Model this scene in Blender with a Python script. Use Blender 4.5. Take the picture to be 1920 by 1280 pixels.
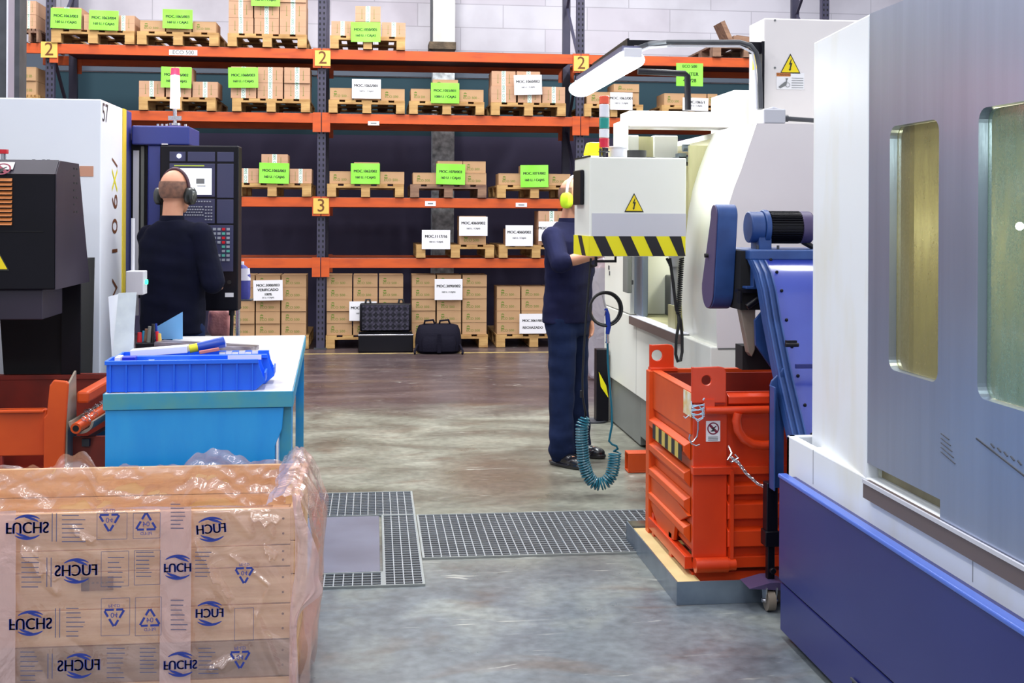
import bpy, bmesh, math, random
from mathutils import Vector, Matrix, noise
random.seed(7)
for o in list(bpy.data.objects): bpy.data.objects.remove(o, do_unlink=True)
scene = bpy.context.scene
C = scene.collection
PI = math.pi
R = math.radians
# ---------------------------------------------------------------- camera
FPX, HOR, CAMZ, YAW, ROLL = 2222.0, 402.0, 1.5, math.atan(260/2222.0), R(0.3)
cam = bpy.data.cameras.new('camera'); camo = bpy.data.objects.new('camera', cam); C.objects.link(camo)
cam.sensor_width = 36; cam.lens = 36*FPX/1920; cam.shift_y = -(640-HOR)/1920.0
cam.clip_start = .05; cam.clip_end = 200
CM = Matrix.Rotation(-YAW, 4, 'Z') @ Matrix.Rotation(R(90), 4, 'X') @ Matrix.Rotation(ROLL, 4, 'Z')
camo.matrix_world = Matrix.Translation((0, 0, CAMZ)) @ CM
scene.camera = camo
# ---------------------------------------------------------------- exposure, world, lights
scene.view_settings.view_transform = 'Standard'; scene.view_settings.look = 'None'
scene.view_settings.exposure = 0.22; scene.view_settings.gamma = 1.0
scene.view_settings.use_curve_mapping = False
w = bpy.data.worlds.new('world'); scene.world = w; w.use_nodes = True
wn = w.node_tree.nodes; wl = w.node_tree.links
bg = wn['Background']; bg.inputs[1].default_value = 0.62
tcw = wn.new('ShaderNodeTexCoord'); sx = wn.new('ShaderNodeSeparateXYZ'); cr = wn.new('ShaderNodeValToRGB')
mrw = wn.new('ShaderNodeMapRange'); mrw.inputs[1].default_value = -.3; mrw.inputs[2].default_value = .35
wl.new(tcw.outputs['Generated'], sx.inputs[0]); wl.new(sx.outputs['Z'], mrw.inputs[0]); wl.new(mrw.outputs[0], cr.inputs[0]); wl.new(cr.outputs[0], bg.inputs[0])
cr.color_ramp.elements[0].position = 0.0; cr.color_ramp.elements[0].color = (.34, .31, .33, 1)
cr.color_ramp.elements[1].position = 1.0; cr.color_ramp.elements[1].color = (.90, .98, 1.12, 1)
def area(name, loc, size, power, col=(1, .99, .98), rot=(0, 0, 0)):
    l = bpy.data.lights.new(name, 'AREA'); l.shape = 'RECTANGLE'; l.size = size[0]; l.size_y = size[1]
    l.energy = power; l.color = col
    o = bpy.data.objects.new(name, l); C.objects.link(o); o.location = loc; o.rotation_euler = rot
    return o
for i, (x, y, p) in enumerate([(-2.6, 3.2, 70), (0.4, 3.0, 75), (-2.6, 7.2, 80), (0.2, 7.2, 112), (3.4, 6.6, 80),
                               (-3.2, 11.6, 120), (0.2, 11.6, 120), (3.6, 11.6, 120), (0.2, 0.2, 60)]):
    area('ceiling_tube', (x, y, 5.6), (.35, 2.6), p)
area('film_glint_light', (-.2, -2.8, 4.3), (5.2, .55), 78, (.98, .99, 1), (R(38), 0, 0))  # unseen light panel added behind the camera for film glints and front fill
area('hall_skylight', (0.3, 9.6, 6.6), (9, 1.2), 130, (.95, .97, 1), (R(28), 0, 0))

# ---------------------------------------------------------------- pixel -> world
def ray(px, py):
    return (CM.to_3x3() @ Vector(((px-960)/FPX, (HOR-py)/FPX, -1)))
O0 = Vector((0, 0, CAMZ))
def P(px, py, Y):
    d = ray(px, py); return O0 + d*(Y/d.y)
def PX(px, py, x):
    d = ray(px, py); return O0 + d*(x/d.x)
def PZ(px, py, z):
    d = ray(px, py); return O0 + d*((z-CAMZ)/d.z)
# ---------------------------------------------------------------- materials
def lin(c):
    return tuple(((v/255.0)/12.92 if v/255.0 <= .04045 else ((v/255.0+.055)/1.055)**2.4) for v in c)+(1,)
def mat(name, col, rough=.5, metal=0, col2=None, nscale=6, stretch=(1, 1, 1), bump=0, bscale=40, spec=.5, coat=0, emit=None, es=0, nlo=.35, nhi=.7, detail=4):
    m = bpy.data.materials.new(name); m.use_nodes = True
    n = m.node_tree.nodes; l = m.node_tree.links; b = n['Principled BSDF']
    b.inputs['Base Color'].default_value = lin(col); b.inputs['Roughness'].default_value = rough
    b.inputs['Metallic'].default_value = metal; b.inputs['Specular IOR Level'].default_value = spec
    b.inputs['Coat Weight'].default_value = coat; b.inputs['Coat Roughness'].default_value = .12
    tc = n.new('ShaderNodeTexCoord'); mp = n.new('ShaderNodeMapping'); mp.inputs['Scale'].default_value = stretch
    l.new(tc.outputs['Object'], mp.inputs[0])
    if col2:
        nz = n.new('ShaderNodeTexNoise'); nz.inputs['Scale'].default_value = nscale; nz.inputs['Detail'].default_value = detail
        rp = n.new('ShaderNodeValToRGB'); rp.color_ramp.elements[0].position = nlo; rp.color_ramp.elements[1].position = nhi
        rp.color_ramp.elements[0].color = lin(col); rp.color_ramp.elements[1].color = lin(col2)
        l.new(mp.outputs[0], nz.inputs['Vector']); l.new(nz.outputs['Fac'], rp.inputs[0]); l.new(rp.outputs[0], b.inputs['Base Color'])
    if bump:
        nb = n.new('ShaderNodeTexNoise'); nb.inputs['Scale'].default_value = bscale; nb.inputs['Detail'].default_value = 3
        bp = n.new('ShaderNodeBump'); bp.inputs['Strength'].default_value = bump; bp.inputs['Distance'].default_value = .01
        l.new(mp.outputs[0], nb.inputs['Vector']); l.new(nb.outputs['Fac'], bp.inputs['Height']); l.new(bp.outputs[0], b.inputs['Normal'])
    if emit:
        b.inputs['Emission Color'].default_value = lin(emit); b.inputs['Emission Strength'].default_value = es
    return m
M = {}
M['white'] = mat('cream_white_paint', (240, 241, 233), .35, col2=(232, 233, 222), nscale=1.5, coat=.2)
M['white_cool'] = mat('cool_white_paint', (240, 243, 250), .4, col2=(230, 234, 246), nscale=1.3)
M['white_stain'] = mat('white_paint_with_coolant_stains', (232, 236, 240), .38, col2=(214, 204, 160), nscale=3, stretch=(1, 1, .35), nlo=.55, nhi=.95)
M['pinkwhite'] = mat('warm_white_paint', (232, 226, 226), .42, col2=(224, 216, 218), nscale=1)
M['base_blue'] = mat('indigo_machine_paint', (30, 36, 104), .36, col2=(34, 41, 110), nscale=2.2, coat=.1)
M['edge_blue'] = mat('blue_edge_paint', (78, 108, 196), .3)
M['conv_blue'] = mat('conveyor_blue_paint', (46, 60, 150), .3, col2=(52, 70, 160), nscale=4, coat=.5)
M['conv_blue2'] = mat('conveyor_frame_blue', (32, 62, 118), .42, col2=(44, 78, 138), nscale=9)
M['purple_blue'] = mat('faded_guard_blue', (74, 62, 98), .5)
M['col_blue'] = mat('column_blue_paint', (52, 62, 138), .4)
M['silver'] = mat('brushed_silver_door', (182, 191, 213), .3, metal=.78, col2=(172, 181, 203), nscale=2, stretch=(8, 8, .4), bump=.02)
M['greysk'] = mat('grey_green_skirt_paint', (118, 122, 118), .5, col2=(106, 108, 104), nscale=2)
M['palegrey'] = mat('pale_grey_paint', (196, 196, 204), .5)
M['midgrey'] = mat('mid_grey_plastic', (150, 150, 152), .5)
M['dkgrey'] = mat('dark_grey_metal', (70, 72, 78), .45, col2=(52, 54, 60), nscale=8)
M['black'] = mat('black_rubber', (22, 22, 24), .5)
M['blackmetal'] = mat('black_painted_steel', (15, 13, 23), .4, col2=(10, 9, 17), nscale=2.5, spec=.25)
M['blackmetal2'] = mat('charcoal_side_paint', (46, 38, 54), .4, col2=(32, 26, 38), nscale=2, stretch=(1, 1, .5))
M['void'] = mat('void_black', (12, 11, 16), .8)  # near-black standing in for shade inside slots and bores; also the black column
M['rack_or'] = mat('rack_orange_beam', (206, 86, 28), .5, col2=(168, 66, 32), nscale=5, stretch=(.6, 1, 3), nlo=.45, nhi=.8)
M['rack_post'] = mat('rack_post_slate', (56, 54, 76), .5, col2=(66, 62, 82), nscale=6)
M['hole'] = mat('punched_slot_black', (14, 14, 20), .8)
M['carton'] = mat('kraft_carton', (190, 152, 112), .75, col2=(176, 136, 98), nscale=2.2, bump=.05)
M['carton2'] = mat('pinkish_kraft_carton', (196, 154, 124), .75, col2=(182, 140, 108), nscale=2.4, bump=.05)
M['seam'] = mat('carton_seam_brown', (138, 102, 70), .8)
M['print_green'] = mat('green_carton_print', (104, 128, 44), .8)
M['tape'] = mat('white_packing_tape', (226, 236, 226), .4)
M['tape_green'] = mat('green_tape_print', (54, 132, 102), .6)
M['pallet'] = mat('pallet_pine', (204, 164, 104), .75, col2=(160, 116, 66), nscale=7, stretch=(.5, 3, 3), bump=.15)
M['pallet_dk'] = mat('weathered_pallet_wood', (150, 116, 92), .8, col2=(104, 74, 62), nscale=7, stretch=(.5, 3, 3), bump=.15)
M['sign_green'] = mat('lime_green_paper', (136, 226, 60), .6, col2=(150, 236, 84), nscale=5)
M['sign_white'] = mat('white_paper', (238, 236, 240), .6)
M['ink'] = mat('black_ink', (40, 42, 40), .7)
M['ink_grey'] = mat('grey_ink', (120, 122, 124), .7)
M['yel_plate'] = mat('ochre_number_plate', (228, 190, 92), .5)
M['ink_brown'] = mat('brown_numeral_ink', (110, 60, 20), .6)
M['bin_or'] = mat('skip_red_orange_paint', (222, 66, 18), .36, col2=(202, 54, 16), nscale=4, coat=.3, nlo=.4, nhi=.75)
M['bin_or2'] = mat('skip_orange_side_paint', (224, 86, 20), .4, col2=(200, 68, 20), nscale=3)
M['bin_in'] = mat('worn_skip_interior', (150, 44, 28), .5, col2=(112, 38, 28), nscale=5)
M['steel'] = mat('galvanised_steel', (150, 164, 178), .3, metal=.75, col2=(122, 136, 152), nscale=6)
M['chrome'] = mat('bright_zinc_steel', (206, 206, 212), .22, metal=.9)
M['oil'] = mat('oily_tray_floor', (196, 176, 120), .2, col2=(120, 98, 52), nscale=5)
M['table_blue'] = mat('cyan_blue_bench_paint', (18, 142, 222), .45, col2=(34, 154, 226), nscale=6, stretch=(2, 1, .6))
M['table_edge'] = mat('worn_teal_bench_edge', (32, 140, 188), .5, col2=(74, 150, 160), nscale=9)
M['table_top'] = mat('worn_pale_bench_top', (216, 214, 214), .35, col2=(178, 172, 172), nscale=7, stretch=(1, 2.5, 1), nlo=.45, nhi=.8)
M['bin_blue'] = mat('blue_storage_plastic', (32, 108, 244), .35, col2=(28, 98, 234), nscale=3)
M['yellow'] = mat('hazard_yellow', (232, 222, 20), .45)
M['yellow2'] = mat('faded_hazard_yellow', (206, 178, 84), .5)
M['warn_yel'] = mat('warning_sticker_yellow', (240, 214, 20), .5)
M['hazblack'] = mat('hazard_black', (26, 24, 30), .5)
M['skin'] = mat('skin', (206, 148, 118), .55, col2=(196, 132, 104), nscale=12)
M['navy'] = mat('navy_work_shirt', (30, 32, 64), .9, col2=(24, 25, 52), nscale=9, spec=.15, bump=.25, bscale=14)
M['navy1'] = mat('black_navy_shirt', (13, 15, 36), .9, col2=(9, 11, 28), nscale=9, spec=.15, bump=.25, bscale=14)
M['trouser'] = mat('dark_blue_work_trousers', (28, 40, 74), .9, col2=(20, 30, 58), nscale=8, spec=.15, bump=.25, bscale=14)
M['shoe'] = mat('polished_black_leather', (26, 24, 30), .25, coat=.4)
M['deck'] = mat('dark_brown_shade_deck', (84, 40, 40), .7)  # dark red-brown carries the shade between front and rear beams
M['hair'] = mat('cropped_grey_brown_hair', (138, 98, 80), .8, col2=(100, 74, 64), nscale=40)
M['muff_dk'] = mat('dark_ear_cup_plastic', (40, 42, 40), .3, coat=.4)
M['muff_yel'] = mat('lime_ear_cup_plastic', (206, 240, 44), .4)
M['concrete_col'] = mat('rough_grey_concrete', (232, 238, 240), .85, col2=(140, 148, 152), nscale=14, bump=.4, bscale=30)
M['concrete_white'] = mat('whitewashed_concrete', (236, 236, 232), .8, col2=(214, 212, 204), nscale=4)
M['woodcrate'] = mat('crate_pine_board', (240, 210, 168), .7, col2=(204, 164, 116), nscale=3.2, stretch=(.7, 2, 9), bump=.08, bscale=20, detail=8)
M['woodgrey'] = mat('greyed_crate_board', (168, 146, 118), .75, col2=(136, 116, 94), nscale=3, stretch=(.7, 2, 9))
M['nail'] = mat('rusty_nail_head', (92, 62, 44), .6)
M['film_ink'] = mat('blue_film_print', (44, 62, 150), .5)
M['film_ink2'] = mat('slate_film_print', (98, 98, 128), .5)
M['blue_hose'] = mat('teal_polyurethane_hose', (24, 104, 124), .28, coat=.4)
M['gun_blue'] = mat('anodised_blue_handle', (36, 62, 160), .3, metal=.3)
M['red'] = mat('red_plastic', (204, 30, 44), .35)
M['bag_pink'] = mat('crinkled_pink_film_bag', (196, 132, 130), .35, col2=(150, 88, 90), nscale=14, bump=.6, bscale=22)
M['nylon'] = mat('black_nylon', (20, 18, 32), .8, spec=.15, bump=.3, bscale=60)
M['tan'] = mat('bare_tan_steel', (150, 138, 124), .4, col2=(128, 116, 104), nscale=5)
M['interior'] = mat('coolant_stained_interior', (190, 186, 142), .4, col2=(150, 146, 104), nscale=3, stretch=(2, 2, .5))
M['interior2'] = mat('ochre_coolant_interior', (160, 150, 112), .45, col2=(120, 112, 84), nscale=3, stretch=(2, 2, .5))
M['rail'] = mat('brown_grey_rail', (112, 98, 96), .4, metal=.3)
M['acrylic'] = mat('scuffed_white_sheet', (226, 234, 232), .25, col2=(204, 212, 214), nscale=14)
M['screen'] = mat('lit_control_screen', (220, 228, 236), .3, emit=(226, 236, 246), es=1.2)
M['key'] = mat('grey_keys', (150, 154, 168), .5)
M['panel_blue'] = mat('slate_panel_face', (58, 60, 92), .4)
M['tube'] = mat('lit_fluorescent_diffuser', (240, 250, 255), .4, emit=(238, 250, 255), es=9)
M['beacon_on'] = mat('lit_red_beacon_lens', (255, 190, 190), .3, emit=(255, 205, 210), es=3.5)
M['beacon_red'] = mat('lit_red_beacon_tip', (230, 40, 60), .3, emit=(255, 40, 70), es=2.2)
M['beacon_yel'] = mat('yellow_beacon_lens', (250, 236, 30), .2, emit=(250, 236, 30), es=.35)
M['lens_teal'] = mat('teal_lens', (20, 140, 130), .15, coat=.5)
M['lens_orange'] = mat('orange_red_lens', (232, 90, 60), .15, coat=.5)
M['lens_white'] = mat('clear_white_lens', (222, 222, 230), .15, coat=.5)
M['lens_red'] = mat('crimson_lens', (196, 24, 56), .15, coat=.5)
M['led_green'] = mat('lit_green_lamp', (60, 220, 160), .3, emit=(60, 220, 160), es=2)
M['jug'] = mat('purple_blue_bottle_plastic', (70, 72, 150), .3)
M['jug_w'] = mat('white_bottle_label', (220, 216, 230), .4)
M['sheet_blue'] = mat('light_blue_sheet', (104, 168, 222), .35, col2=(120, 164, 220), nscale=4)
M['orange_slat'] = mat('orange_brown_louvre', (196, 120, 62), .5)
M['door_grey'] = mat('grey_blue_steel_door', (118, 130, 148), .35, metal=.4)
# glass: dirty machine windows
def glass_dirty(name, tint, alpha, rough):
    m = bpy.data.materials.new(name); m.use_nodes = True
    n = m.node_tree.nodes; l = m.node_tree.links; b = n['Principled BSDF']; out = n['Material Output']
    b.inputs['Base Color'].default_value = lin(tint); b.inputs['Roughness'].default_value = rough
    tc = n.new('ShaderNodeTexCoord'); mp = n.new('ShaderNodeMapping'); mp.inputs['Scale'].default_value = (9, 9, 1.6)
    nz = n.new('ShaderNodeTexNoise'); nz.inputs['Scale'].default_value = 5; nz.inputs['Detail'].default_value = 8
    n2 = n.new('ShaderNodeTexNoise'); n2.inputs['Scale'].default_value = 130
    mx = n.new('ShaderNodeMath'); mx.operation = 'MULTIPLY_ADD'; mx.inputs[1].default_value = .5; mx.inputs[2].default_value = alpha-.35
    ad = n.new('ShaderNodeMath'); ad.operation = 'MULTIPLY_ADD'; ad.inputs[1].default_value = .35
    l.new(tc.outputs['Object'], mp.inputs[0]); l.new(mp.outputs[0], nz.inputs['Vector']); l.new(tc.outputs['Object'], n2.inputs['Vector'])
    l.new(nz.outputs['Fac'], mx.inputs[0]); l.new(n2.outputs['Fac'], ad.inputs[0]); l.new(mx.outputs[0], ad.inputs[2])
    tr = n.new('ShaderNodeBsdfTransparent'); tr.inputs[0].default_value = (.86, .9, .84, 1)
    ms = n.new('ShaderNodeMixShader'); l.new(ad.outputs[0], ms.inputs[0]); l.new(tr.outputs[0], ms.inputs[1]); l.new(b.outputs[0], ms.inputs[2])
    l.new(ms.outputs[0], out.inputs[0]); return m
M['glass_a'] = glass_dirty('coolant_filmed_glass', (150, 140, 98), .45, .22)
M['glass_b'] = glass_dirty('splashed_green_glass', (130, 156, 142), .45, .12)
def film_mat(name, tint, fac, trans):
    m = bpy.data.materials.new(name); m.use_nodes = True
    n = m.node_tree.nodes; l = m.node_tree.links; b = n['Principled BSDF']; out = n['Material Output']
    b.inputs['Base Color'].default_value = lin(tint); b.inputs['Roughness'].default_value = .1
    b.inputs['Specular IOR Level'].default_value = .9
    b.inputs['Coat Weight'].default_value = .6; b.inputs['Coat Roughness'].default_value = .05
    tr = n.new('ShaderNodeBsdfTransparent'); tr.inputs[0].default_value = lin(trans)
    ms = n.new('ShaderNodeMixShader')
    nb = n.new('ShaderNodeTexNoise'); nb.inputs['Scale'].default_value = 7; nb.inputs['Detail'].default_value = 4; nb.inputs['Distortion'].default_value = 1.6
    bp = n.new('ShaderNodeBump'); bp.inputs['Strength'].default_value = .6; bp.inputs['Distance'].default_value = .02
    tc = n.new('ShaderNodeTexCoord'); l.new(tc.outputs['Object'], nb.inputs['Vector']); l.new(nb.outputs['Fac'], bp.inputs['Height']); l.new(bp.outputs[0], b.inputs['Normal'])
    gl = n.new('ShaderNodeBsdfGlossy'); gl.inputs['Roughness'].default_value = .09; l.new(bp.outputs[0], gl.inputs['Normal'])
    ms.inputs[0].default_value = fac
    l.new(tr.outputs[0], ms.inputs[1]); l.new(b.outputs[0], ms.inputs[2])
    lw = n.new('ShaderNodeLayerWeight'); lw.inputs['Blend'].default_value = .5; l.new(bp.outputs[0], lw.inputs['Normal'])
    pw = n.new('ShaderNodeMath'); pw.operation = 'POWER'; pw.inputs[1].default_value = 4; l.new(lw.outputs['Facing'], pw.inputs[0])
    pm_ = n.new('ShaderNodeMath'); pm_.operation = 'MULTIPLY_ADD'; pm_.inputs[1].default_value = .35; pm_.inputs[2].default_value = .11; l.new(pw.outputs[0], pm_.inputs[0])
    m2 = n.new('ShaderNodeMixShader'); l.new(pm_.outputs[0], m2.inputs[0])
    l.new(ms.outputs[0], m2.inputs[1]); l.new(gl.outputs[0], m2.inputs[2]); l.new(m2.outputs[0], out.inputs[0]); return m
M['film'] = film_mat('pink_plastic_film', (255, 214, 206), .25, (255, 247, 244))
M['film_thick'] = film_mat('gathered_pink_film', (252, 216, 212), .5, (253, 240, 236))
M['film_clear'] = film_mat('clear_wrap', (214, 206, 216), .45, (240, 238, 244))

# ---------------------------------------------------------------- mesh builder
_tx = {}
def text_mesh(s, al='CENTER'):
    k = (s, al)
    if k in _tx: return _tx[k]
    cu = bpy.data.curves.new('t', 'FONT'); cu.body = s; cu.size = 1; cu.align_x = al; cu.align_y = 'CENTER'; cu.resolution_u = 3
    o = bpy.data.objects.new('t', cu); me = o.to_mesh()
    vs = [v.co.copy() for v in me.vertices]; fs = [tuple(p.vertices) for p in me.polygons]
    o.to_mesh_clear(); bpy.data.objects.remove(o, do_unlink=True); bpy.data.curves.remove(cu)
    _tx[k] = (vs, fs); return _tx[k]
class MB:
    def __init__(s): s.v = []; s.f = []; s.m = []; s.mi = 0; s.T = Matrix.Identity(4)
    def add(s, vs, fs):
        b = len(s.v); s.v += [s.T @ Vector(v) for v in vs]
        for f in fs: s.f.append([i+b for i in f]); s.m.append(s.mi)
        return s
    def bx(s, x0, x1, y0, y1, z0, z1):
        return s.add([(x0,y0,z0),(x1,y0,z0),(x1,y1,z0),(x0,y1,z0),(x0,y0,z1),(x1,y0,z1),(x1,y1,z1),(x0,y1,z1)],
                     [(3,2,1,0),(4,5,6,7),(0,1,5,4),(1,2,6,5),(2,3,7,6),(3,0,4,7)])
    def cb(s, c, d): return s.bx(c[0]-d[0]/2, c[0]+d[0]/2, c[1]-d[1]/2, c[1]+d[1]/2, c[2]-d[2]/2, c[2]+d[2]/2)
    def prism(s, pts, ax, a0, a1):
        n = len(pts)
        def mk(p, a):
            return (a, p[0], p[1]) if ax == 'x' else ((p[0], a, p[1]) if ax == 'y' else (p[0], p[1], a))
        vs = [mk(p, a0) for p in pts]+[mk(p, a1) for p in pts]
        fs = [tuple(range(n)), tuple(range(2*n-1, n-1, -1))]+[(i, i+n, (i+1) % n+n, (i+1) % n) for i in range(n)]
        return s.add(vs, fs)
    def bar(s, p0, p1, w, h, up=(0, 0, 1)):
        p0 = Vector(p0); p1 = Vector(p1); d = (p1-p0).normalized(); u = Vector(up)
        if abs(d.dot(u)) > .99: u = Vector((1, 0, 0))
        a = d.cross(u).normalized(); b = a.cross(d).normalized()
        vs = [p+a*(w/2*i)+b*(h/2*j) for p in (p0, p1) for i, j in ((-1,-1),(1,-1),(1,1),(-1,1))]
        return s.add(vs, [(0,1,2,3),(7,6,5,4),(0,4,5,1),(1,5,6,2),(2,6,7,3),(3,7,4,0)])
    def cyl(s, p0, p1, r0, r1=None, n=20, cap=True):
        r1 = r0 if r1 is None else r1
        p0 = Vector(p0); p1 = Vector(p1); d = (p1-p0).normalized(); u = Vector((0,0,1)) if abs(d.z) < .9 else Vector((1,0,0))
        a = d.cross(u).normalized(); b = d.cross(a).normalized()
        vs = [p+(a*math.cos(2*PI*i/n)+b*math.sin(2*PI*i/n))*r for p, r in ((p0, r0), (p1, r1)) for i in range(n)]
        fs = [(i, (i+1) % n, (i+1) % n+n, i+n) for i in range(n)]
        if cap: fs += [tuple(range(n-1, -1, -1)), tuple(range(n, 2*n))]
        return s.add(vs, fs)
    def tube(s, path, r, n=8, closed=False, cap=True):
        path = [Vector(p) for p in path]; L = len(path); rr = r if isinstance(r, (list, tuple)) else [r]*L
        vs = []; pa = None
        for i, p in enumerate(path):
            t = (path[(i+1) % L]-path[i-1]) if (closed or 0 < i < L-1) else (path[1]-path[0] if i == 0 else path[-1]-path[-2])
            t.normalize()
            if pa is None:
                u = Vector((0,0,1)) if abs(t.z) < .9 else Vector((1,0,0)); pa = t.cross(u).normalized()
            else:
                pa = (pa-t*pa.dot(t))
                if pa.length < 1e-5: pa = t.orthogonal()
                pa.normalize()
            b = t.cross(pa)
            vs += [p+(pa*math.cos(2*PI*k/n)+b*math.sin(2*PI*k/n))*rr[i] for k in range(n)]
        fs = []
        for i in range(L if closed else L-1):
            j = (i+1) % L
            fs += [(i*n+k, i*n+(k+1) % n, j*n+(k+1) % n, j*n+k) for k in range(n)]
        if cap and not closed: fs += [tuple(range(n-1, -1, -1)), tuple((L-1)*n+k for k in range(n))]
        return s.add(vs, fs)
    def ell(s, c, r, nu=20, nv=12):
        vs = [(c[0], c[1], c[2]-r[2])]
        for j in range(1, nv):
            t = PI*j/nv
            vs += [(c[0]+r[0]*math.sin(t)*math.cos(2*PI*i/nu), c[1]+r[1]*math.sin(t)*math.sin(2*PI*i/nu), c[2]-r[2]*math.cos(t)) for i in range(nu)]
        vs.append((c[0], c[1], c[2]+r[2])); e = len(vs)-1
        fs = [(0, 1+(i+1) % nu, 1+i) for i in range(nu)]+[(e, e-nu+i, e-nu+(i+1) % nu) for i in range(nu)]
        for j in range(nv-2):
            fs += [(1+j*nu+i, 1+j*nu+(i+1) % nu, 1+(j+1)*nu+(i+1) % nu, 1+(j+1)*nu+i) for i in range(nu)]
        return s.add(vs, fs)
    def rings(s, rs, n=24, e=2.4):
        vs = []
        for (cx, cy, z, rx, ry) in rs:
            for i in range(n):
                a = 2*PI*i/n; ca, sa = math.cos(a), math.sin(a)
                vs.append((cx+rx*abs(ca)**(2/e)*(1 if ca >= 0 else -1), cy+ry*abs(sa)**(2/e)*(1 if sa >= 0 else -1), z))
        L = len(rs)
        fs = [(j*n+i, j*n+(i+1) % n, (j+1)*n+(i+1) % n, (j+1)*n+i) for j in range(L-1) for i in range(n)]
        fs += [tuple(range(n-1, -1, -1)), tuple((L-1)*n+k for k in range(n))]
        return s.add(vs, fs)
    def text(s, st, size, M4, al='CENTER', ext=0):
        vs, fs = text_mesh(st, al); T = s.T
        s.T = T @ M4
        s.add([v*size for v in vs], fs)
        s.T = T; return s
    def grid(s, fn, nu, nv):
        vs = [fn(i/nu, j/nv) for j in range(nv+1) for i in range(nu+1)]
        return s.add(vs, [(j*(nu+1)+i, j*(nu+1)+i+1, (j+1)*(nu+1)+i+1, (j+1)*(nu+1)+i) for j in range(nv) for i in range(nu)])
    def mesh(s, name, mats, smooth=False, fix=True):
        me = bpy.data.meshes.new(name); me.from_pydata([tuple(v) for v in s.v], [], s.f)
        for m in (mats if isinstance(mats, (list, tuple)) else [mats]): me.materials.append(M[m] if isinstance(m, str) else m)
        for p, i in zip(me.polygons, s.m): p.material_index = i
        if fix:
            b = bmesh.new(); b.from_mesh(me); bmesh.ops.recalc_face_normals(b, faces=b.faces); b.to_mesh(me); b.free()
        if smooth:
            for p in me.polygons: p.use_smooth = True
            if smooth != 'all' and hasattr(me, 'set_sharp_from_angle'): me.set_sharp_from_angle(angle=R(38))
        me.update(); return me
    def build(s, name, mats, parent=None, smooth=True, bevel=0, sol=0, fix=True):
        o = bpy.data.objects.new(name, s.mesh(name, mats, smooth, fix)); C.objects.link(o)
        if parent is not None:
            o.parent = parent
            o.location = -Vector(parent.get('_w', (0, 0, 0)))
        o['_w'] = (0.0, 0.0, 0.0)
        if sol:
            sm = o.modifiers.new('sol', 'SOLIDIFY'); sm.thickness = sol; sm.offset = 0
        if bevel:
            bm_ = o.modifiers.new('bev', 'BEVEL'); bm_.width = bevel; bm_.segments = 2; bm_.limit_method = 'ANGLE'; bm_.angle_limit = R(40)
            bm_.use_clamp_overlap = True
        return o
def tag(o, label=None, cat=None, group=None, kind=None):
    if label: o['label'] = label
    if cat: o['category'] = cat
    if group: o['group'] = group
    if kind: o['kind'] = kind
    return o
def thing(name, label, cat, loc, group=None):
    o = bpy.data.objects.new(name, None); C.objects.link(o); o.location = loc; o.empty_display_size = .05
    o['_w'] = tuple(float(a) for a in loc)
    return tag(o, label, cat, group)
def rotm(ax, a): return Matrix.Rotation(a, 4, ax)
FACE = Matrix.Rotation(R(90), 4, 'X')          # text facing the camera (-Y)
FACEX = Matrix.Rotation(R(-90), 4, 'Z') @ Matrix.Rotation(R(90), 4, 'X')  # text facing -X
FACEXP = Matrix.Rotation(R(90), 4, 'Z') @ Matrix.Rotation(R(90), 4, 'X')  # text facing +X
def at(v, rot=FACE): return Matrix.Translation(v) @ rot
def bolt_tri(mb, c, s, rot, parent_mats=(0, 1)):
    """yellow triangle with black border and a lightning bolt; c centre, s side"""
    T = mb.T; mb.T = T @ Matrix.Translation(c) @ rot
    h = s*.95
    mb.mi = 1; mb.add([(-s/2, -h/2, 0), (s/2, -h/2, 0), (0, h/2, 0)], [(0, 1, 2)])
    mb.mi = 0; k = .86; mb.add([(-s/2*k, -h/2*k-.01*s, .0012), (s/2*k, -h/2*k-.01*s, .0012), (0, h/2*k-.03*s, .0012)], [(0, 1, 2)])
    mb.mi = 1
    b = [(.03, .26), (-.09, -.02), (-.01, -.02), (-.05, -.26), (-.10, -.26), (-.03, -.38), (.05, -.24), (.01, -.25), (.10, .06), (.01, .06), (.07, .26)]
    mb.add([(x*s*.9, y*s*.9-.03*s, .0024) for x, y in b], [tuple(range(len(b)))])
    mb.T = T; mb.mi = 0
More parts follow.
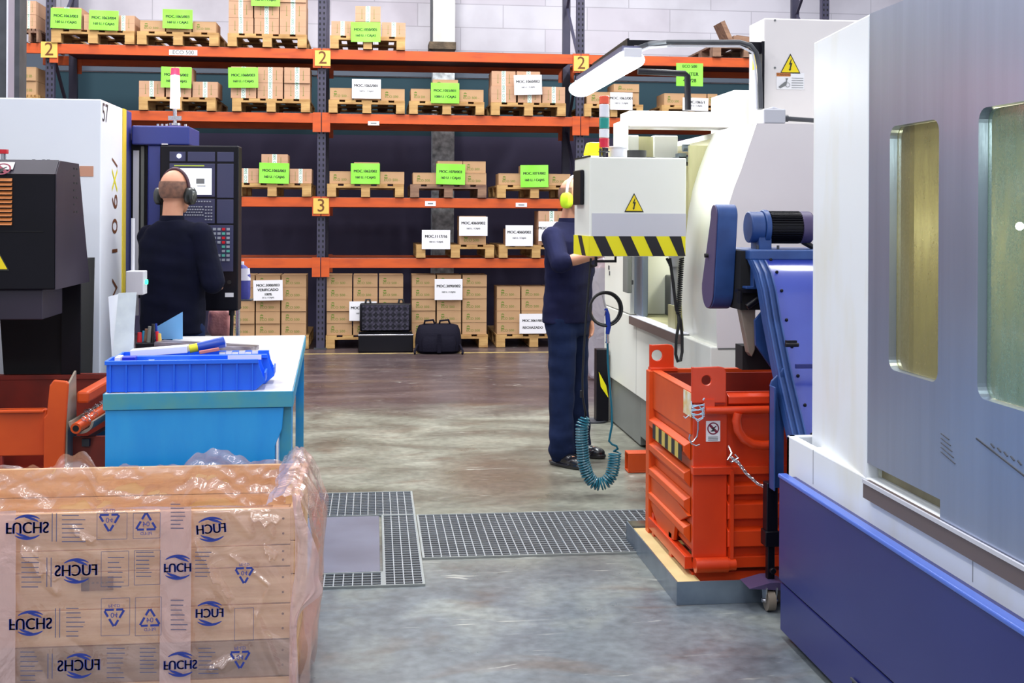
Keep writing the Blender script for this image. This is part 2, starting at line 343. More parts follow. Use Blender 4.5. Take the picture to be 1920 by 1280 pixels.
# ================================================================ SETTING
def floor_mat():
    m = bpy.data.materials.new('worn_concrete_floor'); m.use_nodes = True
    n = m.node_tree.nodes; l = m.node_tree.links; b = n['Principled BSDF']
    tc = n.new('ShaderNodeTexCoord'); sp = n.new('ShaderNodeSeparateXYZ'); l.new(tc.outputs['Object'], sp.inputs[0])
    def nz(s, d=6, dist=0, stretch=None):
        t = n.new('ShaderNodeTexNoise'); t.inputs['Scale'].default_value = s; t.inputs['Detail'].default_value = d; t.inputs['Distortion'].default_value = dist
        if stretch:
            q = n.new('ShaderNodeMapping'); q.inputs['Scale'].default_value = stretch; l.new(tc.outputs['Object'], q.inputs[0]); l.new(q.outputs[0], t.inputs['Vector'])
        else: l.new(tc.outputs['Object'], t.inputs['Vector'])
        return t
    def ramp(src, stops):
        r = n.new('ShaderNodeValToRGB'); e = r.color_ramp.elements
        while len(e) < len(stops): e.new(.5)
        for k, (p, c) in enumerate(stops): e[k].position = p; e[k].color = c if len(c) == 4 else lin(c)
        l.new(src, r.inputs[0]); return r.outputs[0]
    def mix(f, a, bb, mode='MIX'):
        x = n.new('ShaderNodeMix'); x.data_type = 'RGBA'; x.blend_type = mode
        if isinstance(f, float): x.inputs[0].default_value = f
        else: l.new(f, x.inputs[0])
        l.new(a, x.inputs[6]); l.new(bb, x.inputs[7]); return x.outputs[2]
    def rng(a, b_, o=None, wob=.25):
        """0 before a, 1 after b along Y with a wobbling edge"""
        ad = n.new('ShaderNodeMath'); ad.operation = 'MULTIPLY_ADD'; w_ = nz(2.2, 4); l.new(w_.outputs['Fac'], ad.inputs[0]); ad.inputs[1].default_value = wob*2; l.new(sp.outputs['Y'], ad.inputs[2])
        mr = n.new('ShaderNodeMapRange'); mr.inputs[1].default_value = a+wob; mr.inputs[2].default_value = b_+wob; l.new(ad.outputs[0], mr.inputs[0]); return mr.outputs[0]
    fine = nz(22, 8)
    near = ramp(nz(2.6, 8, .6).outputs['Fac'], [(.3, (96, 102, 110)), (.5, (120, 128, 134)), (.68, (150, 156, 152))])
    mid = ramp(nz(1.9, 8, .5, (1, 1.6, 1)).outputs['Fac'], [(.3, (98, 92, 82)), (.5, (130, 130, 118)), (.7, (164, 164, 150))])
    far = ramp(nz(1.8, 7, .3, (.6, 2.4, 1)).outputs['Fac'], [(.3, (72, 58, 60)), (.55, (92, 78, 80)), (.75, (116, 100, 98))])
    c1 = mix(rng(4.6, 5.6), near, mid); c2 = mix(rng(8.7, 9.5, wob=.5), c1, far)
    st = ramp(nz(1.5, 5, .9, (1, 2.0, 1)).outputs['Fac'], [(.56, (0, 0, 0, 1)), (.70, (1, 1, 1, 1))])
    br = n.new('ShaderNodeRGB'); br.outputs[0].default_value = lin((106, 86, 72))
    s2 = n.new('ShaderNodeMath'); s2.operation = 'MULTIPLY'; s2.inputs[1].default_value = .6; l.new(st, s2.inputs[0])
    c3 = mix(s2.outputs[0], c2, br.outputs[0])
    # the brown wet patch by the operator's feet
    def blob_mask(cx, cy, rx, ry):
        q = n.new('ShaderNodeMapping'); q.inputs['Location'].default_value = (-cx/rx, -cy/ry, 0); q.inputs['Scale'].default_value = (1/rx, 1/ry, 0)
        wq = n.new('ShaderNodeMix'); wq.data_type = 'VECTOR'; wq.inputs[0].default_value = .08
        l.new(tc.outputs['Object'], q.inputs[0]); ns = nz(3, 4); l.new(q.outputs[0], wq.inputs[4]); l.new(ns.outputs['Color'], wq.inputs[5])
        ln = n.new('ShaderNodeVectorMath'); ln.operation = 'LENGTH'; l.new(wq.outputs[1], ln.inputs[0])
        mr = n.new('ShaderNodeMapRange'); mr.inputs[1].default_value = 1.0; mr.inputs[2].default_value = .45; l.new(ln.outputs['Value'], mr.inputs[0]); return mr.outputs[0]
    q1 = PZ(940, 890, 0); q2 = PZ(660, 830, 0)
    mb_ = n.new('ShaderNodeMath'); mb_.operation = 'MULTIPLY'; mb_.inputs[1].default_value = .75; l.new(blob_mask(q1.x, q1.y, .42, .75), mb_.inputs[0])
    c4 = mix(mb_.outputs[0], c3, br.outputs[0])
    fg = ramp(fine.outputs['Fac'], [(.3, (206, 206, 206)), (.7, (255, 255, 255))])
    c5 = mix(1.0, c4, fg, 'MULTIPLY')
    sc = ramp(nz(6, 6, 2.5, (.35, 2.2, 1)).outputs['Fac'], [(.66, (0, 0, 0, 1)), (.72, (1, 1, 1, 1))])
    wh = n.new('ShaderNodeRGB'); wh.outputs[0].default_value = lin((206, 206, 196))
    s3 = n.new('ShaderNodeMath'); s3.operation = 'MULTIPLY'; s3.inputs[1].default_value = .5; l.new(sc, s3.inputs[0])
    c6 = mix(s3.outputs[0], c5, wh.outputs[0])
    l.new(c6, b.inputs['Base Color'])
    rr = n.new('ShaderNodeMapRange'); l.new(nz(3, 5, .5).outputs['Fac'], rr.inputs[0]); rr.inputs[3].default_value = .16; rr.inputs[4].default_value = .5
    l.new(rr.outputs[0], b.inputs['Roughness']); b.inputs['Specular IOR Level'].default_value = .5
    bp = n.new('ShaderNodeBump'); bp.inputs['Strength'].default_value = .08; bp.inputs['Distance'].default_value = .01; l.new(fine.outputs['Fac'], bp.inputs['Height']); l.new(bp.outputs[0], b.inputs['Normal'])
    return m
M['floor'] = floor_mat()
f_ = MB().bx(-9, 9, -2, 16.2, -.1, 0).build('floor', 'floor', smooth=False); tag(f_, kind='structure')
def wall_mat():
    m = mat('painted_block_wall', (232, 230, 238), .8)
    n = m.node_tree.nodes; l = m.node_tree.links; b = n['Principled BSDF']
    tc = n.new('ShaderNodeTexCoord'); mp = n.new('ShaderNodeMapping'); mp.inputs['Rotation'].default_value = (R(90), 0, 0)
    l.new(tc.outputs['Object'], mp.inputs[0])
    bt = n.new('ShaderNodeTexBrick'); bt.inputs['Scale'].default_value = 1.0; bt.inputs['Mortar Size'].default_value = .006
    bt.inputs['Brick Width'].default_value = 1.1; bt.inputs['Row Height'].default_value = .3
    bt.inputs['Color1'].default_value = lin((230, 228, 236)); bt.inputs['Color2'].default_value = lin((222, 216, 226)); bt.inputs['Mortar'].default_value = lin((196, 192, 202))
    l.new(mp.outputs[0], bt.inputs['Vector'])
    nz = n.new('ShaderNodeTexNoise'); nz.inputs['Scale'].default_value = .9; nz.inputs['Detail'].default_value = 5; l.new(tc.outputs['Object'], nz.inputs['Vector'])
    rp = n.new('ShaderNodeValToRGB'); rp.color_ramp.elements[0].position = .35; rp.color_ramp.elements[0].color = lin((214, 212, 214)); rp.color_ramp.elements[1].position = .6; rp.color_ramp.elements[1].color = (1, 1, 1, 1)
    l.new(nz.outputs['Fac'], rp.inputs[0])
    mx = n.new('ShaderNodeMix'); mx.data_type = 'RGBA'; mx.blend_type = 'MULTIPLY'; mx.inputs[0].default_value = .8
    l.new(bt.outputs['Color'], mx.inputs[6]); l.new(rp.outputs[0], mx.inputs[7])
    sp = n.new('ShaderNodeSeparateXYZ'); l.new(tc.outputs['Object'], sp.inputs[0])
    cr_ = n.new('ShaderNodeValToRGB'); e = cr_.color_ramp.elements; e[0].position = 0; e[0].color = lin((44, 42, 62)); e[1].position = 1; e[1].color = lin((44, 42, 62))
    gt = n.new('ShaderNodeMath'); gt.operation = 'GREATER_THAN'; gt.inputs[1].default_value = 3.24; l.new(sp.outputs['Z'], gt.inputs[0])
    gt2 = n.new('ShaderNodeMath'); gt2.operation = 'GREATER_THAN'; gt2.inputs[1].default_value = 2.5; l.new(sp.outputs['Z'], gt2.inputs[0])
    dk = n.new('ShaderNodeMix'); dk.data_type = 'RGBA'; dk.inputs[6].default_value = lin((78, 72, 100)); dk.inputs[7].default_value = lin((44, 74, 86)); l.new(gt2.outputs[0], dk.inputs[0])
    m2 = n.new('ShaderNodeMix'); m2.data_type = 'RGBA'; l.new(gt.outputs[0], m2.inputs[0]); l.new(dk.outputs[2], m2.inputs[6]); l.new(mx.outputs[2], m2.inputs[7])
    l.new(m2.outputs[2], b.inputs['Base Color']); return m
M['wall'] = wall_mat()
YW = 15.2
tag(MB().bx(-9, 9, YW, YW+.2, 0, 7).build('wall_back', 'wall', smooth=False), kind='structure')
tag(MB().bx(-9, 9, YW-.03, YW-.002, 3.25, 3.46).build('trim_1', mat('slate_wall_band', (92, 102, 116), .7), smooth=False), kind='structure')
tag(MB().bx(-9, 9, YW-.02, YW-.002, 4.72, 4.76).build('trim_2', 'palegrey', smooth=False), kind='structure')
# concrete pillar against the back wall
a = P(812, 60, YW-.35); b_ = P(853, 60, YW-.35)
tp = thing('concrete_pillar', 'square concrete pillar standing against the back wall behind the rack, whitewashed near its top', 'pillar', ((a.x+b_.x)/2, YW-.17, 0))
MB().bx(a.x, b_.x, YW-.35, YW-.035, 0, 3.42).build('shaft', 'concrete_col', tp, smooth=False)
z0 = P(812, 82, YW-.36).z
MB().bx(a.x, b_.x, YW-.36, YW-.035, z0, 6.5).build('whitewashed_shaft', 'concrete_white', tp, smooth=False)
MB().bx(a.x-.05, b_.x+.01, YW-.42, YW-.035, z0-.07, z0+.02).build('broken_ledge', mat('broken_brown_concrete', (120, 104, 84), .9, col2=(74, 66, 56), nscale=9, bump=.8), tp, smooth=False)
MB().bx(a.x-.035, a.x-.005, YW-.34, YW-.3, 3.4, 6.5).build('pipe', 'dkgrey', tp, smooth=False)
# yellow floor line
l0 = PZ(560, 664, 0); tag(MB().bx(-4.5, 2.2, l0.y-.03, l0.y+.03, .0005, .003).build('trim_3', mat('worn_yellow_floor_line', (186, 162, 104), .6, col2=(120, 100, 82), nscale=5, nlo=.5, nhi=.7), smooth=False), kind='structure')

# ---- floor grating (an L of square-mesh grate around a steel plate)
g1 = PZ(580, 928, 0).y; g2 = PZ(700, 968, 0).y; g3 = PZ(580, 1080, 0).y; g4 = PZ(580, 1104, 0).y
xa = PZ(722, 1080, 0).x; xb = PZ(775, 960, 0).x; ya = PZ(800, 968, 0).y; yb = PZ(800, 1048, 0).y
tg = thing('floor_grating', 'galvanised square-mesh drain grating let into the concrete floor', 'grating', (0, (g1+g4)/2, 0))
def grate(x0, x1, y0, y1, name):
    m = MB(); m.mi = 1; m.bx(x0, x1, y0, y1, .0004, .0015); m.mi = 0
    nx = max(1, round((x1-x0)/.038)); ny = max(1, round((y1-y0)/.034))
    for i in range(nx+1):
        x = x0+(x1-x0)*i/nx; m.bx(x-.0022, x+.0022, y0, y1, .0015, .007)
    for j in range(ny+1):
        y = y0+(y1-y0)*j/ny; m.bx(x0, x1, y-.0016, y+.0016, .0015, .006)
    m.mi = 2
    for (u0, u1, v0, v1) in ((x0-.008, x0, y0-.008, y1+.008), (x1, x1+.008, y0-.008, y1+.008), (x0, x1, y0-.008, y0), (x0, x1, y1, y1+.008)): m.bx(u0, u1, v0, v1, .0004, .009)
    m.build(name, [mat('grate_bar_steel', (176, 180, 184), .4, metal=.4), 'void', mat('grate_frame_steel', (150, 154, 152), .5, metal=.3)], tg, smooth=False)
grate(-1.0, xb, g2, g1, 'grating_panel'); grate(xa, xb, g4, g2-.016, 'grating_panel'); grate(-1.0, xa-.016, g4, g3, 'grating_panel')
grate(xb+.02, PZ(1330, 968, 0).x, yb, ya, 'grating_panel')
pl = MB().bx(-1.0, xa-.02, g3+.02, g2-.02, .0006, .008).build('steel_plate', mat('grey_violet_floor_plate', (124, 124, 142), .4, metal=.3, col2=(108, 106, 122), nscale=3), smooth=False, bevel=.002)
tag(pl, 'grey steel cover plate lying flat between arms of the floor grating', 'floor plate')

# ================================================================ PALLET RACK
YR = 13.25; YB = YR+.98
postpx = [92, 602, 1087, 1546]
postx = [P(p, 402, YR).x for p in postpx]
lev = [P(602, 93, YR).z, P(602, 213, YR).z, P(602, 370, YR).z, P(602, 484, YR).z]   # beam tops
rk = thing('pallet_rack', 'tall pallet rack with orange beams and slate perforated uprights along the back wall', 'rack', (postx[1], YR+.5, 0))
BH = .105
for i, x in enumerate(postx):
    for y in (YR, YB):
        m = MB(); m.bx(x-.045, x+.045, y, y+.07, .012, 5.6); m.mi = 1
        if y == YR:
            k = 0.1
            while k < 4.3:
                for s_ in (-.022, .022): m.bx(x+s_-.008, x+s_+.008, y-.0015, y+.001, k, k+.028)
                k += .06
        u = m.build('upright', ['rack_post', 'hole'], rk, smooth=False)
        MB().bx(x-.07, x+.07, y-.02, y+.1, .001, .014).build('foot_plate', 'dkgrey', u, smooth=False)
    m = MB(); z = .25; sgn = 1
    while z < 5.3:
        m.bar((x, YR+.09 if sgn > 0 else YB-.02, z), (x, YB-.02 if sgn > 0 else YR+.09, z+.75), .03, .03, (1, 0, 0)); z += .75; sgn = -sgn
    m.build('frame_brace', 'rack_post', rk, smooth=False)
for li, z in enumerate(lev):
    for i in range(3):
        for y, dy in ((YR-.03, 0), (YB+.03, 1)):
            m = MB(); m.bx(postx[i]+.05, postx[i+1]-.05, y, y+.05, z-BH, z); m.mi = 1
            if not dy: m.bx(postx[i]+.05, postx[i+1]-.05, y+.004, y+.05, z, z+.004)
            bm_ = m.build('beam', ['rack_or', 'dkgrey'], rk, smooth=False, bevel=.004)
            for xx in (postx[i]+.05, postx[i+1]-.05): MB().bx(xx-.045, xx+.045, y-.006, y+.0, z-BH-.1, z+.01).build('beam_connector', 'rack_or', bm_, smooth=False)
    for ya_ in (YR-.03, YB+.03): MB().bx(P(30, 402, YR).x, postx[0]-.05, ya_, ya_+.05, z-BH, z).build('beam', 'rack_or', rk, smooth=False)
for z in lev[:2]:
    for i in range(3): MB().bx(postx[i]+.05, postx[i+1]-.05, YR+.03, YB+.02, z-.035, z-.012).build('shade_deck', 'deck', rk, smooth=False)  # decks added to close the beam gap with dark colour and shade the rear beams
for (px, py, t) in ((92, 93, '2'), (605, 109, '2'), (1090, 119, '2'), (602, 386, '3')):
    c = P(px, py, YR-.045)
    pn = MB().bx(c.x-.085, c.x+.085, YR-.045, YR-.037, c.z-.085, c.z+.085).build('number_plate', 'yel_plate', rk, smooth=False)
    MB().text(t, .2, at((c.x, YR-.047, c.z))).build('numeral', 'ink_brown', pn, smooth=False)
for (x0, x1, y0, y1) in ((690, 711, 227, 235), (797, 817, 377, 386), (967, 988, 380, 388), (317, 370, 93, 104)):
    a = P(x0, y0, YR-.034); b_ = P(x1, y1, YR-.034)
    q = MB().bx(a.x, b_.x, YR-.035, YR-.0315, b_.z, a.z).build('beam_label', 'sign_white', rk, smooth=False)
    if x1-x0 > 30: MB().text('ECO 500', .06, at(((a.x+b_.x)/2, YR-.0365, (a.z+b_.z)/2))).build('lettering', 'ink', q, smooth=False)
    else: MB().bx(a.x+.03, b_.x-.03, YR-.0365, YR-.0355, (a.z+b_.z)/2-.006, (a.z+b_.z)/2+.006).build('lettering', 'ink_grey', q, smooth=False)

# ---------------------------------------------------------------- pallets, cartons, signs
def pallet_mesh(wd, dp, key, m_='pallet'):
    m = MB(); h = .144; bw = .1; y0 = 0
    for x in (-wd/2+bw/2, 0, wd/2-bw/2):
        for y in (.07, dp/2, dp-.07): m.cb((x, y, .02+.039), (bw*.98, .14, .078))
        m.bx(x-bw/2, x+bw/2, 0, dp, 0, .02)
    for y in (0, dp/2-.06, dp-.12): m.bx(-wd/2, wd/2, y, y+.12, .098, .12)
    nb = 5
    for i in range(nb):
        x = -wd/2+(wd-.12)*i/(nb-1); m.bx(x, x+.12, 0, dp, .12, .142)
    return m.mesh('pallet', m_)
PM = {}
def add_pallet(x0, x1, y, z, label, weath=False, dp=1.1):
    wd = x1-x0; k = ('d' if weath else 'n')
    if k not in PM: PM[k] = pallet_mesh(.86, dp, k, 'pallet_dk' if weath else 'pallet')
    o = bpy.data.objects.new('pallet', PM[k]); C.objects.link(o); o.location = ((x0+x1)/2, y, z+.005); o.scale = (wd/.86, 1, 1)
    return tag(o, label, 'pallet', 'pallets in the rack')
def carton_mesh(style):
    w_, d_, h_ = .29, .38, .155
    m = MB(); m.bx(-w_/2, w_/2, 0, d_, 0, h_)
    f = -.0012
    def fq(x0, x1, z0, z1, mi, ff=f): m.mi = mi; m.add([(x0, ff, z0), (x1, ff, z0), (x1, ff, z1), (x0, ff, z1)], [(0, 1, 2, 3)])
    if style == 'eco':
        fq(-w_/2, w_/2, h_-.010, h_-.0085, 2)
        m.mi = 1
        for a0, a1, r in ((.5, 2.6, .023), (3.4, 5.9, .023)):
            pts = [(-.075+math.cos(a0+(a1-a0)*i/6)*r*s_, f, .093+math.sin(a0+(a1-a0)*i/6)*r*s_*1.1) for s_ in (1,) for i in range(7)]+[(-.075+math.cos(a1-(a1-a0)*i/6)*r*.45, f, .093+math.sin(a1-(a1-a0)*i/6)*r*.5) for i in range(7)]
            m.add(pts, [tuple(range(len(pts)))])
        m.text('ECO 500', .044, at((-.015, f, .05))); m.text('...', .03, at((.085, f, .052)))
    else:
        fq(-.026, .026, .0, h_, 3); m.mi = 4
        m.text('ECO 500', .042, at((0, f-.001, .075)) @ Matrix.Rotation(R(90), 4, 'Z'))
        fq(-w_/2, w_/2, h_*.5, h_*.51, 2, -.0006)
        m.mi = 1
        for s_ in (-1, 1): fq(s_*.07-.002, s_*.07+.002, .035, .125, 1)
        for s_ in (-1, 1): fq(s_*.07-.008, s_*.07+.008, .03, .035, 1)
    return m.mesh('carton', ['carton' if style == 'eco' else 'carton2', 'print_green', 'seam', 'tape', 'tape_green'], smooth=False, fix=False)
CM_ = {'eco': carton_mesh('eco'), 'tape': carton_mesh('tape')}
ROWN = {1: ['only'], 2: ['lower', 'upper'], 3: ['bottom', 'middle', 'top'], 4: ['bottom', 'second', 'third', 'top'], 5: ['bottom', 'second', 'middle', 'fourth', 'top']}
def carton(x0, x1, y, z, h, style, label, grp, dy=0):
    o = bpy.data.objects.new('carton', CM_[style]); C.objects.link(o)
    o.location = ((x0+x1)/2, y+random.uniform(0, .012)+dy, z); o.scale = ((x1-x0-.004)/.29, 1, (h-.003)/.155)
    o.rotation_euler = (0, 0, R(random.uniform(-.5, .5)))
    return tag(o, label, 'carton', grp)
def sign(px0, px1, py0, py1, y, col, lines, label, tilt=0):
    a = P(px0, py0, y); b = P(px1, py1, y); c = ((a.x+b.x)/2, y, (a.z+b.z)/2); w_ = b.x-a.x; h_ = a.z-b.z
    t = thing('paper_sign', label, 'sign', (c[0], c[1], c[2]-h_/2), 'paper signs on the rack')
    m = MB(); m.T = Matrix.Translation(c) @ rotm('Y', R(tilt))
    m.bx(-w_/2, w_/2, -.001, .001, -h_/2, h_/2)
    m.build('sheet', col, t, smooth=False)
    m = MB(); m.T = Matrix.Translation(c) @ rotm('Y', R(tilt)); k = 0
    for (s_, sz, zz, mi) in lines:
        m.mi = mi; [m.text(s_, sz*1.12, at((dx_, -.0025, zz*h_))) for dx_ in (-.0016, .0016)]
    m.build('lettering', ['ink', 'ink_grey'], t, smooth=False)
def slines(n, kind, a='160 U. / CAJAS'):
    if kind == 'g': return [('MOC.%s' % n, .036, .12, 0), (a, .032, -.18, 0)]
    return [('MOC.%s' % n, .038, .16, 0), (a, .022, -.12, 1)]
PH = 23.6
SC = 13.3/2222
def load(level, px0, px1, phrase, rows, style, yoff=0, weath=False, signs=()):
    z = lev[level] if level is not None else 0.0
    if level is not None: z += .004
    y = YR-.06+yoff if level is not None else YR+.02+yoff
    a = P(px0, 402, y).x; b = P(px1, 402, y).x
    add_pallet(a, b, y, z, 'wooden pallet '+phrase, weath)
    zz = z+.15; nr = len(rows)
    for r, (hpx, cols) in enumerate(rows):
        h = hpx*SC
        for c, (u0, u1) in enumerate(cols):
            cn = {1: [''], 2: ['left', 'right'], 3: ['left', 'centre', 'right']}[len(cols)][c]
            if len(cols) == 1: cn = 'box'
            rn = ROWN[nr][r]+' row' if nr > 1 else 'single layer'
            lab = ('kraft carton' if style == 'eco' else 'taped carton')+' '+phrase+', '+rn+('' if cn == 'box' else ', '+cn)
            carton(P(u0, 402, y).x, P(u1, 402, y).x, y+.01, zz, h, style, lab, 'cartons '+phrase, random.uniform(0, .015))
        zz += h
    for (s0, s1, t0, t1, k, n, *rest) in signs:
        col = 'sign_green' if k == 'g' else 'sign_white'
        tl = rest[0] if rest else 0; ln = rest[1] if len(rest) > 1 else slines(n, k)
        sign(s0, s1, t0, t1, y-.022, col, ln, ('green' if k == 'g' else 'white')+' sign on the load '+phrase+(rest[2] if len(rest) > 2 else ''), tl)
A_, B_, C_, D_ = 0, 1, 2, 3
load(A_, 37, 70, 'at the far left end of the top beam', [(25, [(37, 65)]), (25, [(37, 65)])], 'tape', weath=True)
load(A_, 94, 250, 'on the top beam beside the leftmost post', [(28, [(95, 152), (154, 205), (207, 250)]), (12, [(95, 150)])], 'tape',
     signs=((95, 152, 15, 54, 'g', '1063/003', 1), (167, 222, 19, 57, 'g', '1063/004', 1, slines('1063/004', 'g'), ', second')))
load(A_, 255, 408, 'on the top beam above the red beacon', [(20, [(260, 307), (309, 357), (359, 403)])], 'eco', signs=((305, 361, 17, 54, 'g', '1065/003'),))
load(A_, 425, 573, 'on the top beam just left of the middle post', [(29, [(426, 473), (474.5, 521), (522, 572)]), (30, [(426, 472), (474, 521), (522, 572)]), (29, [(426, 472), (474, 521), (522, 572)])], 'tape', signs=((471, 525, -26, 12, 'g', '1062/002'),))
load(A_, 617, 758, 'on the top beam just right of the middle post', [(27, [(619, 662), (663, 713), (714, 759)]), (29, [(664, 712)])], 'tape', signs=((658, 713, 41, 79, 'g', '1050/005', -1),))
load(B_, 37, 70, 'at the far left end of the second beam', [(25, [(37, 65)]), (25, [(37, 65)])], 'eco')
load(B_, 259, 403, 'behind the red beacon on the second beam', [(29, [(258, 306), (309, 357), (359, 407)]), (26, [(309, 357)])], 'tape', signs=((302, 359, 125, 165, 'g', '1066/002', 1),))
load(B_, 434, 580, 'on the second beam just left of the middle post', [(29, [(431, 479), (481, 529), (531, 580)]), (29, [(431, 479), (481, 529), (531, 580)])], 'tape', signs=((428, 484, 126, 165, 'g', '1068/003', -1),))
load(B_, 615, 758, 'on the second beam just right of the middle post', [(22, [(617, 660), (662, 712), (713, 758)]), (17, [(663, 711)])], 'eco', signs=((660, 714, 148, 185, 'w', '1065/001'),))
load(B_, 766, 907, 'on the second beam before the concrete pillar', [(23, [(769, 806), (808, 858), (860, 906)]), (18, [(810, 858)])], 'eco', signs=((808, 861, 155, 194, 'g', '1055/001', 0, slines('1055/001', 'g', '1000 U. / CAJAS')),))
load(B_, 920, 1060, 'on the second beam nearest the lamp', [(31, [(920, 967), (970, 1014), (1016, 1059)]), (28, [(921, 966), (968, 1012)])], 'tape', signs=((964, 1016, 140, 178, 'w', '1060/002', -2),))
load(B_, 1095, 1205, 'on the second beam behind the signal tower', [(23, [(1100, 1150), (1152, 1198)]), (16, [(1150, 1198)])], 'eco', signs=((1144, 1186, 173, 206, 'w', '1063/001'),))
load(B_, 1240, 1350, 'on the second beam above the machine arm', [(23, [(1245, 1283), (1285, 1325), (1326.5, 1345)])], 'eco', signs=((1280, 1328, 183, 208, 'w', '1065/1', 1),))
load(C_, 436, 583, 'on the third beam beside the control screen', [(27, [(436, 484), (486, 540), (542, 584)]), (26, [(489, 539)])], 'tape', signs=((486, 542, 305, 344, 'g', '1065/003', 1),))
load(C_, 613, 757, 'on the third beam above numeral three', [(23, [(617, 661), (663, 711), (712, 758)]), (17, [(663, 711)])], 'eco', signs=((658, 712, 306, 345, 'g', '1062/002'),))
load(C_, 769, 912, 'on the third beam before the concrete pillar', [(22, [(774, 818), (820, 868), (870, 912)]), (22, [(820, 867), (868, 911)])], 'eco', weath=True, signs=((818, 872, 307, 346, 'g', '1070/003', 1),))
load(C_, 932, 1072, 'on the third beam beside the white pendant', [(22, [(935, 978), (980, 1028), (1029, 1070)]), (16, [(980, 1028)])], 'eco', signs=((976, 1028, 309, 351, 'g', '1071/002', -1),))
load(D_, 781, 927, 'on the lowest beam before the pillar', [(26, [(796, 840), (862, 912)]), (28, [(862, 912)])], 'eco', signs=((791, 844, 431, 467, 'w', '1117/16'), (861, 914, 406, 442, 'w', '4060/002', 0, slines('4060/002', 'w'), ', right')))
load(D_, 936, 1075, 'on the lowest beam behind the standing operator', [(30, [(951, 995), (1010, 1060)]), (34, [(1010, 1060)])], 'tape', signs=((948, 999, 422, 461, 'w', '4060/002'), (1010, 1053, 415, 452, 'w', '1065/001', 0, slines('1065/001', 'w'), ', right')))
c5 = lambda u: [(22.4, u)]*5
load(None, 450, 580, 'on the floor left of the middle post', c5([(432, 478), (480, 526), (528, 575)]), 'eco', signs=((475, 530, 525, 563, 'w', '3000/003', -1, [('MOC.3000/003', .036, .24, 0), ('VERIFICADO', .036, .02, 0), ('100%', .034, -.2, 0), ('25 U. / CAJAS', .02, -.36, 1)]),))
load(None, 612, 757, 'on the floor behind the black case', c5([(613, 661), (663, 709), (711, 757)]), 'eco', signs=((655, 706, 565, 601, 'w', '3000/001'),))
load(None, 772, 916, 'on the floor behind the backpack', c5([(773, 818), (820, 866), (868, 914)]), 'eco', signs=((815, 867, 523, 562, 'w', '3090/002'),))
load(None, 932, 1072, 'on the floor beside the standing operator', [(22.4, [(933, 977), (979, 1024), (1026, 1068)])]*4, 'eco', signs=((974, 1024, 588, 625, 'w', '3061/003', 0, [('MOC.3061/003', .034, .15, 0), ('RECHAZADO', .034, -.2, 0)]),))
# green hanging sign below the top beam, right
sign(1268, 1318, 118, 162, YR-.05, 'sign_green', [('ECO 500', .04, .36, 0), ('CENTER', .05, .02, 0), ('400/28', .05, -.26, 0)], 'pale green paper sign hung from the top beam at right, behind the bent pipe', 0)
# weathered empty pallets stacked, top right
a = P(1334, 110, YR); b_ = P(1425, 110, YR)
for k in range(1):
    o = add_pallet(a.x, b_.x+.25, YR-.06, lev[0]+.004, 'weathered wooden pallet at the top right of the rack beside the tall white cabinet', True)
m = MB(); q = P(1392, 70, YR+.05); m.T = Matrix.Translation((q.x, q.y, lev[0]+.16)) @ rotm('Y', R(6))
for dx, dz in ((-.02, 0), (.03, .02)): m.bx(-.09+dx, .12+dx, dz*3, .4+dz, dz, .1+dz)
m.T = Matrix.Translation((q.x-.11, q.y+.01, lev[0]+.16)) @ rotm('Y', R(-25)); m.bx(-.02, .03, 0, .3, 0, .3)
tag(m.build('timber_offcut', 'pallet_dk', smooth=False), 'dark broken timber offcuts piled on the top right pallet', 'timber')

# ---------------------------------------------------------------- open case and backpack in front of the rack
yc = PZ(720, 661, 0).y
a = P(672, 600, yc).x; b_ = P(775, 600, yc).x
tcse = thing('equipment_case', 'open black hard case with egg-crate foam lid standing before the floor cartons', 'case', ((a+b_)/2, yc+.15, 0))
zt = P(720, 627, yc).z; zl = P(720, 568, yc+.34).z
m = MB(); m.bx(a, b_, yc, yc+.015, .003, zt); m.bx(a, b_, yc+.33, yc+.345, .003, zt); m.bx(a, a+.015, yc+.015, yc+.33, .003, zt); m.bx(b_-.015, b_, yc+.015, yc+.33, .003, zt); m.bx(a, b_, yc, yc+.345, .003, .02)
m.build('base_shell', 'blackmetal', tcse, bevel=.008)
m = MB()
m.bx(a-.004, b_+.004, yc-.006, yc+.012, zt-.012, zt+.004)
m.build('rim', 'chrome', tcse, bevel=.003)
m = MB(); m.bx(a+.01, b_-.01, yc+.30, yc+.40, zt+.005, zl); ld = m.build('lid', 'blackmetal', tcse, bevel=.02)
fm = mat('eggcrate_foam', (44, 42, 56), .9)
n_ = fm.node_tree.nodes; l_ = fm.node_tree.links
tc_ = n_.new('ShaderNodeTexCoord'); mp_ = n_.new('ShaderNodeMapping'); mp_.inputs['Rotation'].default_value = (0, R(45), 0); mp_.inputs['Scale'].default_value = (22, 22, 22)
ck = n_.new('ShaderNodeTexChecker'); ck.inputs['Scale'].default_value = 1; ck.inputs['Color1'].default_value = lin((58, 54, 70)); ck.inputs['Color2'].default_value = lin((26, 24, 36))
l_.new(tc_.outputs['Object'], mp_.inputs[0]); l_.new(mp_.outputs[0], ck.inputs['Vector']); l_.new(ck.outputs['Color'], n_['Principled BSDF'].inputs['Base Color'])
m = MB()
m.grid(lambda u, v: (a+.04+(b_-a-.08)*u, yc+.285+.004*math.sin(u*70)*math.sin(v*40), zt+.02+(zl-zt-.04)*v), 60, 36)
m.build('foam_lining', fm, ld)
m = MB()
for px in (690, 752):
    q = P(px, 565, yc+.34); m.tube([(q.x-.03, yc+.33, zl-.01), (q.x-.02, yc+.33, zl+.04), (q.x+.02, yc+.33, zl+.04), (q.x+.03, yc+.33, zl-.01)], .012)
m.build('lid_latch', 'black', tcse)
yb_ = PZ(820, 664, 0).y
